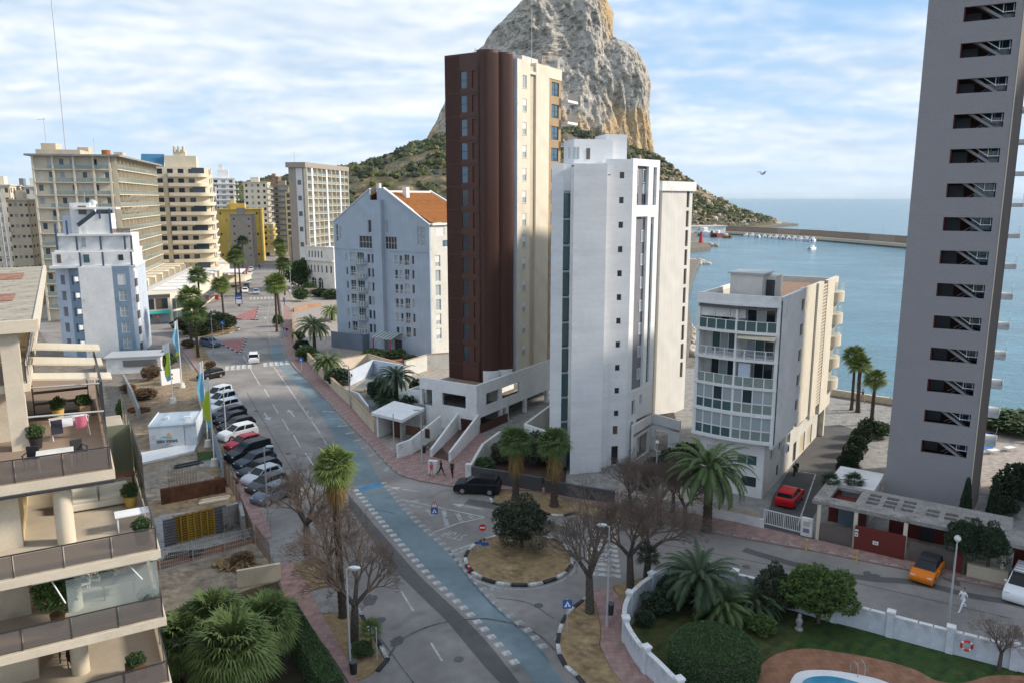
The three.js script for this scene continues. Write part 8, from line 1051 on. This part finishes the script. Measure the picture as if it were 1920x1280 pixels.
// ---------------------------------------------------------------- people: one continuous skin over a posed skeleton
function skinMesh(field, lo, hi, cell) {             // surface nets over field(x,y,z) -> [distance, colour index]
  const n = [0, 1, 2].map(i => Math.ceil((hi[i] - lo[i]) / cell) + 1), id = (i, j, k) => (k * n[1] + j) * n[0] + i, D = new Float32Array(n[0] * n[1] * n[2]);
  for (let k = 0; k < n[2]; k++) for (let j = 0; j < n[1]; j++) for (let i = 0; i < n[0]; i++) D[id(i, j, k)] = field(lo[0] + i * cell, lo[1] + j * cell, lo[2] + k * cell)[0];
  const vid = new Map(), V = [], F = [];
  for (let k = 0; k < n[2] - 1; k++) for (let j = 0; j < n[1] - 1; j++) for (let i = 0; i < n[0] - 1; i++) {
    let c = 0, x = 0, y = 0, z = 0, m = 0; const val = []; for (let q = 0; q < 8; q++) { const d = D[id(i + (q & 1), j + (q >> 1 & 1), k + (q >> 2))]; val.push(d); if (d < 0) m++; } if (m === 0 || m === 8) continue;
    for (const [a, b] of [[0, 1], [2, 3], [4, 5], [6, 7], [0, 2], [1, 3], [4, 6], [5, 7], [0, 4], [1, 5], [2, 6], [3, 7]]) { const p = val[a], q = val[b]; if (p < 0 === q < 0) continue; const t = p / (p - q), l = (s, e) => s + (e - s) * t; x += l(a & 1, b & 1); y += l(a >> 1 & 1, b >> 1 & 1); z += l(a >> 2, b >> 2); c++; }
    vid.set(id(i, j, k), V.length / 3); V.push(lo[0] + (i + x / c) * cell, lo[1] + (j + y / c) * cell, lo[2] + (k + z / c) * cell);
  }
  const quad = (a, b, c, d, f) => { a = vid.get(a); b = vid.get(b); c = vid.get(c); d = vid.get(d); if (a === undefined || b === undefined || c === undefined || d === undefined) return; f ? F.push(a, b, c, a, c, d) : F.push(a, c, b, a, d, c); };
  for (let k = 1; k < n[2] - 1; k++) for (let j = 1; j < n[1] - 1; j++) for (let i = 1; i < n[0] - 1; i++) { const s = D[id(i, j, k)] < 0; if (s !== D[id(i + 1, j, k)] < 0) quad(id(i, j - 1, k - 1), id(i, j, k - 1), id(i, j, k), id(i, j - 1, k), s); if (s !== D[id(i, j + 1, k)] < 0) quad(id(i - 1, j, k - 1), id(i - 1, j, k), id(i, j, k), id(i, j, k - 1), s); if (s !== D[id(i, j, k + 1)] < 0) quad(id(i - 1, j - 1, k), id(i, j - 1, k), id(i, j, k), id(i - 1, j, k), s); }
  const g = new THREE.BufferGeometry(); g.setAttribute('position', new THREE.Float32BufferAttribute(V, 3)); g.setIndex(F); g.computeVertexNormals(); return g;
}
function capsules(bones, blend) { return (x, y, z) => { let d = 9, best = 9, id = 0; for (const [a, b, r0, r1, c] of bones) { const bx = b[0] - a[0], by = b[1] - a[1], bz = b[2] - a[2], px_ = x - a[0], py = y - a[1], pz = z - a[2], t = clamp((px_ * bx + py * by + pz * bz) / (bx * bx + by * by + bz * bz + 1e-9), 0, 1), e = Math.hypot(px_ - bx * t, py - by * t, pz - bz * t) - (r0 + (r1 - r0) * t); if (e < best) { best = e; id = c; } const h = clamp(0.5 + 0.5 * (d - e) / blend, 0, 1); d = d * (1 - h) + e * h - blend * h * (1 - h); } return [d, id]; }; }
function personGeo(o) { // faces +z; stride: leg swing, arm: arm swing; colours: 0 skin, 1 top, 2 trousers, 3 shoes, 4 hair
  const s = o.stride || 0, a = o.arm ?? s, hipY = 0.92 - s * s * 0.3, sw = Math.sin(s), bones = [], sk = 0, tp = 1, tr = 2, sh = 3;
  for (const d of [-1, 1]) { const q = d * s, hx = d * 0.09, kn = [hx, hipY - 0.44 * Math.cos(q), 0.44 * Math.sin(q)], kb = d < 0 ? Math.max(0, 0.25 + s * 0.4) * (s ? 1 : 0) : 0.06, an = [hx, Math.max(0.08, kn[1] - 0.41 * Math.cos(q - kb)), kn[2] + 0.41 * Math.sin(q - kb)]; bones.push([[hx, hipY, 0], kn, 0.092, 0.062, tr], [kn, an, 0.062, 0.042, o.shorts ? sk : tr], [an, [hx, an[1] - 0.035, an[2] - 0.03], 0.042, 0.04, sh], [[hx, an[1] - 0.045, an[2]], [hx, an[1] - 0.055, an[2] + 0.15], 0.04, 0.032, sh]);
    const shd = [d * 0.17, hipY + 0.5, 0], w = -d * a, el = [d * 0.215, shd[1] - 0.28 * Math.cos(w), 0.28 * Math.sin(w)], wr = [d * 0.21, el[1] - 0.24 * Math.cos(w + 0.45), el[2] + 0.24 * Math.sin(w + 0.45)]; bones.push([shd, el, 0.052, 0.04, tp], [el, wr, 0.039, 0.028, o.sleeves ? tp : sk]); const hd = [wr[0], wr[1] - 0.07, wr[2] + 0.03]; bones.push([wr, hd, 0.026, 0.032, sk]); for (let f = 0; f < 4; f++) bones.push([[hd[0] + (f - 1.5) * 0.006 * d, hd[1], hd[2] + (f - 1.5) * 0.017], [hd[0] - d * 0.01, hd[1] - [0.07, 0.08, 0.075, 0.06][f], hd[2] + (f - 1.5) * 0.02 + 0.012], 0.009, 0.008, sk]); bones.push([[hd[0] - d * 0.012, hd[1] + 0.03, hd[2] + 0.03], [hd[0] - d * 0.02, hd[1] - 0.03, hd[2] + 0.055], 0.011, 0.009, sk]); }
  const cy = hipY; bones.push([[-0.07, cy, 0], [0.07, cy, 0], 0.105, 0.105, tr], [[0, cy + 0.08, 0], [0, cy + 0.26, 0.01], 0.115, 0.12, tp], [[-0.07, cy + 0.4, 0], [0.07, cy + 0.4, 0], 0.115, 0.115, tp], [[-0.14, cy + 0.5, 0], [0.14, cy + 0.5, 0], 0.055, 0.055, tp], [[0, cy + 0.5, 0], [0, cy + 0.62, 0.015], 0.05, 0.048, sk], [[0, cy + 0.67, 0.03], [0, cy + 0.74, 0.02], 0.07, 0.088, sk], [[0, cy + 0.69, 0.105], [0, cy + 0.665, 0.122], 0.012, 0.014, sk], [[-0.085, cy + 0.7, 0.015], [-0.09, cy + 0.68, 0.01], 0.016, 0.013, sk], [[0.085, cy + 0.7, 0.015], [0.09, cy + 0.68, 0.01], 0.016, 0.013, sk]);
  const hair = [[[0, cy + 0.755, -0.005], [0, cy + 0.735, -0.03], 0.094, 0.09, 4]]; if (o.long) hair.push([[0, cy + 0.7, -0.06], [0, cy + 0.5, -0.09], 0.07, 0.035, 4]);
  const fld = capsules(bones, 0.022), g = skinMesh(fld, [-0.36, -0.02, -0.62], [0.36, cy + 0.86, 0.66], 0.016), p = g.attributes.position, col = new Float32Array(p.count * 3), C = [o.skin || [0.42, 0.25, 0.17], o.top, o.legs, o.shoes || [0.05, 0.05, 0.05]]; for (let i = 0; i < p.count; i++) { const c = C[fld(p.getX(i), p.getY(i), p.getZ(i))[1]] || C[0]; col.set(c, i * 3); } g.setAttribute('color', new THREE.BufferAttribute(col, 3));
  return [g, skinMesh(capsules(hair, 0.03), [-0.16, cy + 0.4, -0.22], [0.16, cy + 0.9, 0.14], 0.016)];
}
const skinM = new THREE.MeshStandardMaterial({ roughness: 0.85, vertexColors: true });
function person(u, v, turn, label, o, s = 1) { const p = G(u, v), t = thing('person', label, 'person', p[0], o.y ?? 0.12, p[1], turn), [b, h] = personGeo(o); mesh('body', b, skinM, t); mesh('hair', h, mat(o.hair || [0.03, 0.02, 0.015], 0.9), t); t.scale.setScalar(s); return t; }
const W8 = [0.72, 0.73, 0.76], K = [0.015, 0.015, 0.018];
person(1804, 1144, -1.1, 'person in white shirt and trousers walking across the side street', { stride: 0.5, arm: 0.4, top: W8, legs: W8, shoes: W8, y: 0.01 }); person(809, 895, 0.5, 'person in a pink top by the white gate pillar', { stride: 0.3, top: [0.6, 0.08, 0.14], legs: [0.55, 0.35, 0.32], shorts: true, long: true }, 0.9); person(827, 893, 1.2, 'person in black striding past the garage ramp', { stride: 0.45, top: K, legs: K, sleeves: true, long: true }); person(848, 896, -0.4, 'person in black standing near the dark off-roader', { stride: 0.12, top: K, legs: [0.03, 0.015, 0.02], sleeves: true });
person(1598, 768, 2.2, 'person in dark clothes under the seaside palms', { stride: 0.3, top: K, legs: [0.05, 0.05, 0.07], sleeves: true }, 1.05); person(1617, 756, 0.4, 'person with a dark top walking on the promenade', { stride: 0.3, top: [0.05, 0.03, 0.05], legs: [0.35, 0.25, 0.2], shorts: true }, 1.15);
person(533, 630, 0.1, 'left person of the pair on the pink footway', { stride: 0.35, top: [0.12, 0.06, 0.1], legs: [0.2, 0.22, 0.35] }, 1.2); person(538, 632, -0.1, 'right person of the pair on the pink footway', { stride: 0.3, top: K, legs: [0.3, 0.3, 0.36], sleeves: true }, 1.2); person(533, 573, 3.0, 'person in blue farther along the right footway', { stride: 0.4, top: [0.06, 0.09, 0.2], legs: [0.05, 0.06, 0.12], sleeves: true }, 1.3); person(543, 556, 3.1, 'person in white far along the right footway', { stride: 0.3, top: W8, legs: [0.4, 0.4, 0.4] }, 1.3);
person(283, 607, 0.4, 'person in blue outside the shops', { stride: 0.2, top: [0.1, 0.2, 0.35], legs: [0.4, 0.4, 0.4] }, 1.15); person(296, 607, 1.5, 'person in orange outside the shops', { stride: 0.3, top: [0.6, 0.14, 0.04], legs: [0.5, 0.12, 0.05] }, 1.2); person(304, 605, 0, 'person in dark clothes outside the shops', { stride: 0.1, top: [0.04, 0.06, 0.1], legs: K, sleeves: true }, 1.15); person(334, 601, -1, 'person in brown by the glazed shop corner', { stride: 0.3, top: [0.25, 0.12, 0.06], legs: K }, 1.15); person(486, 506, 0.4, 'person crossing at the far zebra', { stride: 0.4, top: K, legs: K, sleeves: true }, 1.4);
// ---------------------------------------------------------------- things on the terraces
function onTerrace(name, label, cat, x, y, z, turn = 0) { const p = TERR(x, y, z); return thing(name, label, cat, p[0], p[1], p[2], 30 * D2R + turn); }
{ const s = onTerrace('sofa', 'cream two seat sofa on the open corner terrace', 'sofa', -2.0, 13.52, -6.6), m = mat([0.66, 0.63, 0.54], 0.85); mesh('seat_base', [rbox(2.6, 0.34, 0.95, 0.08, 0, 0.06, 0)], m, s); mesh('backrest', [rbox(2.6, 0.62, 0.28, 0.1, 0, 0.3, -0.38)], m, s); for (const q of [-1, 1]) { mesh('armrest', [rbox(0.28, 0.6, 0.95, 0.1, q * 1.3, 0.06, 0)], m, s); mesh('cushion', [rbox(1.12, 0.2, 0.72, 0.08, q * 0.58, 0.38, 0.06)], m, s); mesh('back_cushion', [rbox(1.1, 0.45, 0.22, 0.09, q * 0.58, 0.5, -0.2)], m, s); } }
function table(label, x, y, z, m, r) { const t = onTerrace('table', label, 'table', x, y, z); mesh('table_top', [r ? cyl(r, r, 0.05, 0, 0.7, 0, 24) : box(1.4, 0.05, 0.8, 0, 0.7, 0)], m, t); for (const [a, b] of [[-1, -1], [1, -1], [1, 1], [-1, 1]]) mesh('leg', cached('tleg', () => box(0.06, 0.7, 0.06)), m, t).position.set(a * (r ? 0.3 : 0.6), 0, b * 0.3); }
function chair(label, x, y, z, turn, m) { const t = onTerrace('chair', label, 'chair', x, y, z, turn); mesh('seat', [rbox(0.5, 0.05, 0.5, 0.02, 0, 0.42, 0)], m, t); mesh('backrest', [rbox(0.5, 0.48, 0.05, 0.02, 0, 0.46, -0.24)], m, t); for (const [a, b] of [[-1, -1], [1, -1], [1, 1], [-1, 1]]) mesh('leg', cached('cleg', () => box(0.04, 0.42, 0.04)), m, t).position.set(a * 0.22, 0, b * 0.22); for (const q of [-1, 1]) mesh('armrest', [box(0.05, 0.03, 0.5, q * 0.26, 0.64, 0), box(0.04, 0.22, 0.04, q * 0.26, 0.43, 0.2)], m, t); }
const wood = mat([0.16, 0.075, 0.035], 0.7), rattan = mat([0.05, 0.035, 0.028], 0.8);
table('brown dining table on the sofa terrace', -0.95, 13.52, -8.6, wood); chair('black chair at the dining table on the sofa terrace', -1.6, 13.52, -7.8, 2.8, M.black); table('white folding table by the terrace corner', -0.8, 13.52, -3.0, M.frameW); table('round dark table on the lowest terrace', -3.9, 7.37, -4.3, rattan, 0.65); chair('dark rattan chair at the round table', -3.6, 7.37, -3.2, 0.4, rattan); chair('dark rattan armchair alone on the lowest terrace', -2.1, 7.37, -6.4, -0.6, rattan); table('dark table behind the glazing of the plant room', -1.6, 10.42, -3.2, rattan); chair('white wire chair in the plant room', -3.0, 10.42, -4.2, 0.2, M.frameW); chair('dark chair near the laundry rack', -2.6, 16.62, -4.2, 0.4, M.black); chair('dark chair behind the smoked railing of the laundry terrace', -4.4, 16.62, -4.0, -0.3, M.black); table('pale draped table behind the smoked railing', -3.5, 16.62, -3.6, M.offwhite);
{ const t = onTerrace('laundry_rack', 'folding laundry rack hung with pink and white washing', 'laundry rack', -2.9, 16.62, -8.4, 0.2); for (const x of [-0.8, 0.8]) mesh('leg', [bar([x, 0, -0.3], [x, 1.0, 0.25], 0.02), bar([x, 0, 0.3], [x, 1.0, -0.25], 0.02)], M.frameW, t); mesh('lines', [...span(-0.25, 0.125, 5).map(z => bar([-0.8, 1.0, z], [0.8, 1.0, z], 0.012))], M.frameW, t); [['pink_towel', 0.45, 0.25, [0.62, 0.16, 0.24], 0.6], ['white_cloth', -0.15, 0.26, [0.7, 0.7, 0.72], 0.4], ['dark_cloth', -0.6, 0.26, [0.03, 0.03, 0.05], 0.7], ['white_cloth', 0.4, 0.0, [0.7, 0.7, 0.7], 0.35]].forEach(([n, x, z, c, h]) => mesh(n, [rbox(0.5, h, 0.03, 0.012, x, 1.02 - h, z + 0.02)], mat(c, 0.9), t)); }
[['terracotta pot with a spiky plant on the sofa terrace', -0.7, 13.52, -5.8, M.yellow, 1], ['dark planter at the corner of the sofa terrace', -0.6, 13.52, -1.0, M.black, 0], ['brown planter box by the lowest terrace railing', -1.3, 7.37, -1.2, wood, 2], ['brown pot with a broad leaf behind the plant terrace railing', -7.6, 10.42, -1.0, wood, 1], ['dark planter at the corner of the plant terrace', -0.6, 10.42, -0.8, M.black, 0], ['tall leafy plant in a dark pot inside the plant room', -2.0, 10.42, -4.6, M.black, 3], ['bushy plant in a pot at the plant room wall', -4.0, 10.42, -1.6, wood, 3], ['yellow basket of plants on the laundry terrace shelf', -3.4, 16.62, -12.4, M.yellow, 1], ['wicker basket on the laundry terrace', -2.2, 16.62, -12.6, M.ochre, 2], ['green pot plant beside the laundry rack', -4.3, 16.62, -7.2, M.black, 1]].forEach(([l, x, y, z, m, k], i) => { const t = onTerrace('plant_pot', l, 'plant pot', x, y, z, i); mesh('pot', [k === 2 ? box(0.9, 0.55, 0.5) : cyl(0.22, 0.3, 0.5, 0, 0, 0, 14)], m, t); const f = mesh('plant', bushGeo[i % 3], k === 3 ? M.leafLime : M.leaf, t); f.scale.set(k === 3 ? 0.7 : 0.34, k === 3 ? 1.0 : 0.35, k === 3 ? 0.6 : 0.34); f.position.y = 0.42; });
{ const t = onTerrace('shelf_unit', 'dark shelf unit with pots at the back of the laundry terrace', 'shelf', -3.2, 16.62, -13.2); for (const y of [0.1, 0.7, 1.3]) mesh('shelf', [box(2.6, 0.05, 0.45, 0, y, 0)], rattan, t); for (const x of [-1.28, 1.28]) mesh('side', [box(0.05, 1.7, 0.45, x, 0, 0)], rattan, t); }
// ---------------------------------------------------------------- harbour and seafront
{ const line = px([[1345, 437], [1440, 443], [1530, 449], [1695, 463], [1830, 476]], -2), t = thing('harbour_wall', 'long brown breakwater wall beyond the bay', 'breakwater', line[0][0], 0, line[0][1]), mm = [mat([0.30, 0.24, 0.20], 0.95, { map: T.streak }), mat([0.36, 0.30, 0.24], 0.95, { map: T.streak })]; along(line, 26).slice(0, -1).forEach(([x, z, a], i) => { const o = mesh('wall_section', cached('hwal', () => uvMetres(norm(box(25.8, 7.2, 1.6, 13, -2.2, 0)))), mm[(i * 3) % 4 === 1 ? 1 : 0], t); o.position.set(x - line[0][0], 0, z - line[0][1]); o.rotation.y = a; const q = mesh('quay_ledge', cached('hqy', () => box(26, 3.0, 7, 13, -2.6, 4)), M.beige, o); mesh('quay_base', cached('hqb', () => box(26, 1.6, 8, 13, -2.9, 4)), M.darkconcrete, o); if (i % 2) mesh('lamp', cached('hlp', () => cyl(0.12, 0.08, 8, 13, 4, 0, 6)), M.galv, o); });
  const hs = new THREE.Shape([[-2.4, -0.75], [1.4, -0.8], [2.6, 0], [1.4, 0.8], [-2.4, 0.75]].map(q => new THREE.Vector2(...q))), hull = new THREE.ExtrudeGeometry(hs, { depth: 0.8, bevelEnabled: true, bevelSize: 0.12, bevelThickness: 0.15, bevelSegments: 2 }); hull.rotateX(-Math.PI / 2);
  const R = rng(61); const boat = (u, v, label, s, c) => { const p = G(u, v, -2.1), b = thing('moored_boat', label, 'boat', p[0], -2.35, p[1], R() * 1.2 + 0.8, 'small boats moored along the breakwater'); mesh('hull', [hull], c, b); mesh('cabin', [rbox(1.4, 0.8, 1.0, 0.15, 0.1, 0.9, 0)], M.frameW, b); mesh('windscreen', [box(0.06, 0.45, 0.9, 0.85, 1.15, 0)], M.glass, b); mesh('outboard', [box(0.3, 0.7, 0.3, -2.6, 0.4, 0)], M.black, b); b.scale.setScalar(s); };
  ['first', 'second', 'third', 'fourth', 'fifth', 'sixth', 'seventh', 'eighth', 'ninth', 'tenth', 'eleventh', 'twelfth'].forEach((n, i) => boat(1400 + i * 11.3, 443.5 + i * 0.85, n + ' small boat from the left along the breakwater', 1.5 + R() * 0.5, i % 4 === 2 ? M.paleblue : M.frameW));
  boat(1523, 468, 'white motor boat alone in the bay', 1.7, M.frameW); boat(1345, 444, 'dark red boat at the harbour quay', 3.2, M.darkred); boat(1320, 442, 'large white boat at the harbour quay', 4.2, M.frameW); boat(1362, 446, 'orange boat at the harbour quay', 2.2, M.roofTile);
  const p = G(1318, 436), w = thing('harbour_shed', 'long white harbour shed behind the boats', 'shed', p[0], -1, p[1], 0.3); mesh('wall', [box(38, 6, 10, 0, 0, 0)], M.white, w); mesh('roof', [box(40, 0.8, 12, 0, 6, 0)], M.offwhite, w); mesh('door', [box(5, 4, 0.2, -6, 0, 5.1)], M.steelblue, w);
  const q = G(1314, 457), lt = thing('harbour_beacon', 'small red beacon on the rocky harbour mole', 'beacon', q[0], 0.5, q[1]); mesh('tower', [cyl(1.3, 0.8, 5.5, 0, 0, 0, 12)], M.sred, lt); mesh('gallery', [cyl(1.2, 1.2, 0.3, 0, 5.5, 0, 12)], M.sred, lt); mesh('lantern', [cyl(0.6, 0.5, 1.3, 0, 5.8, 0, 10)], M.glass, lt);
  const rg = new THREE.IcosahedronGeometry(1, 1); { const pp = rg.attributes.position; for (let i = 0; i < pp.count; i++) { const x = pp.getX(i), y = pp.getY(i), z = pp.getZ(i), d = 0.8 + n3(x * 1.7 + 9, y * 1.7, z * 1.7) * 0.5; pp.setXYZ(i, x * d, y * d * 0.75, z * d); } }
  const mole = (label, line, wdt, n, s) => { const im = new THREE.InstancedMesh(rg, mat([1, 1, 1], 0.95), n), o = new THREE.Object3D(), c = new THREE.Color(), pts = px(line, -2); for (let i = 0; i < n; i++) { const k = R() * (pts.length - 1), j = Math.floor(k), a = pts[j], b = pts[Math.min(pts.length - 1, j + 1)], t = k - j, off = (R() - 0.5) * wdt, sc = s * (0.6 + R() * 0.8); o.position.set(lerp(a[0], b[0], t) + off * 0.5, -2.2 + Math.max(0, 1 - Math.abs(off) / wdt * 2) * 1.6 * R() * s * 0.8, lerp(a[1], b[1], t) + off); o.rotation.set(R() * 6, R() * 6, R() * 6); o.scale.setScalar(sc); o.updateMatrix(); im.setMatrixAt(i, o.matrix); const g = 0.28 + R() * 0.2; c.setRGB(g * 1.08, g * 0.98, g * 0.82); im.setColorAt(i, c); } im.name = numbered('rock_mole'); im.castShadow = im.receiveShadow = true; scene.add(im); stuff(tag(im, label, 'rocks')); };
  mole('pale boulders of the harbour mole with the red beacon', [[1270, 459], [1300, 459], [1334, 461]], 14, 420, 1.5); mole('dark boulders of the small groyne before the white tower wing', [[1285, 493], [1318, 493]], 10, 200, 1.2); mole('boulders of the rocky spit below the headland', [[1290, 426], [1380, 424], [1448, 421]], 30, 700, 3.0); mole('boulders along the shore behind the bowed balcony block', [[1284, 664], [1300, 668], [1330, 676]], 5, 160, 0.8); mole('boulders along the shore right of the white tower', [[1290, 610], [1300, 640], [1296, 662]], 4, 160, 0.7);
}
prismWall('promenade_wall', 'low sandy wall along the seafront promenade', [[1560, 740], [1668, 757], [1760, 772], [1920, 796], [2200, 838]], 0.9, 0.9, M.beige, 0.5);
struct('seafront_pool', poly(px([[1846, 812], [1862, 812], [1863, 845], [1845, 843]]), 0.0, 0.08), mat([0.02, 0.12, 0.42], 0.15)); struct('seafront_terrace', poly(px([[1835, 805], [1920, 815], [2100, 850], [2100, 960], [1840, 925]]), -0.01, 0.05), M.paveGrey);
[[1862, 850, 'white sun lounger beside the seafront pool'], [1893, 845, 'white table on the seafront terrace']].forEach(([u, v, l], i) => { const p = G(u, v), t = thing(i ? 'terrace_table' : 'sun_lounger', l, i ? 'table' : 'sun lounger', p[0], 0.05, p[1], 0.3); mesh('top', [rbox(1.3, 0.08, 0.7, 0.03, 0, 0.35, 0)], M.frameW, t); for (const [a, b] of [[-1, -1], [1, -1], [1, 1], [-1, 1]]) mesh('leg', cached('lleg', () => box(0.06, 0.35, 0.06)), M.frameW, t).position.set(a * 0.55, 0, b * 0.28); });
{ const p = atZ(1430, 326, -70), b = thing('seagull', 'white gull gliding over the bay', 'gull', p[0], p[1], -70, 0.5); const g = new THREE.SphereGeometry(0.11, 10, 8); g.scale(2.0, 0.9, 0.9); mesh('body', [g, new THREE.SphereGeometry(0.075, 8, 6).translate(0.25, 0.04, 0), new THREE.ConeGeometry(0.025, 0.09, 6).rotateZ(-Math.PI / 2).translate(0.35, 0.03, 0), new THREE.ConeGeometry(0.1, 0.22, 5).rotateZ(Math.PI / 2).scale(1, 0.3, 1).translate(-0.28, 0, 0)], M.frameW, b); for (const s of [-1, 1]) { const w = new THREE.BufferGeometry(), P = [[0.1, 0, 0], [-0.1, 0, 0], [0.12, 0.2, s * 0.36], [-0.08, 0.2, s * 0.36], [-0.02, 0.16, s * 0.8]]; w.setAttribute('position', new THREE.Float32BufferAttribute([0, 2, 1, 1, 2, 3, 2, 4, 3, 0, 1, 2, 1, 3, 2, 2, 3, 4].flatMap((k, i) => [P[k][0], P[k][1] - (i > 8 ? 0.02 : 0), P[k][2]]), 3)); w.computeVertexNormals(); mesh('wing', [w], mat([0.45, 0.46, 0.48], 0.8, { side: THREE.DoubleSide }), b); } }
renderer.render(scene, camera);
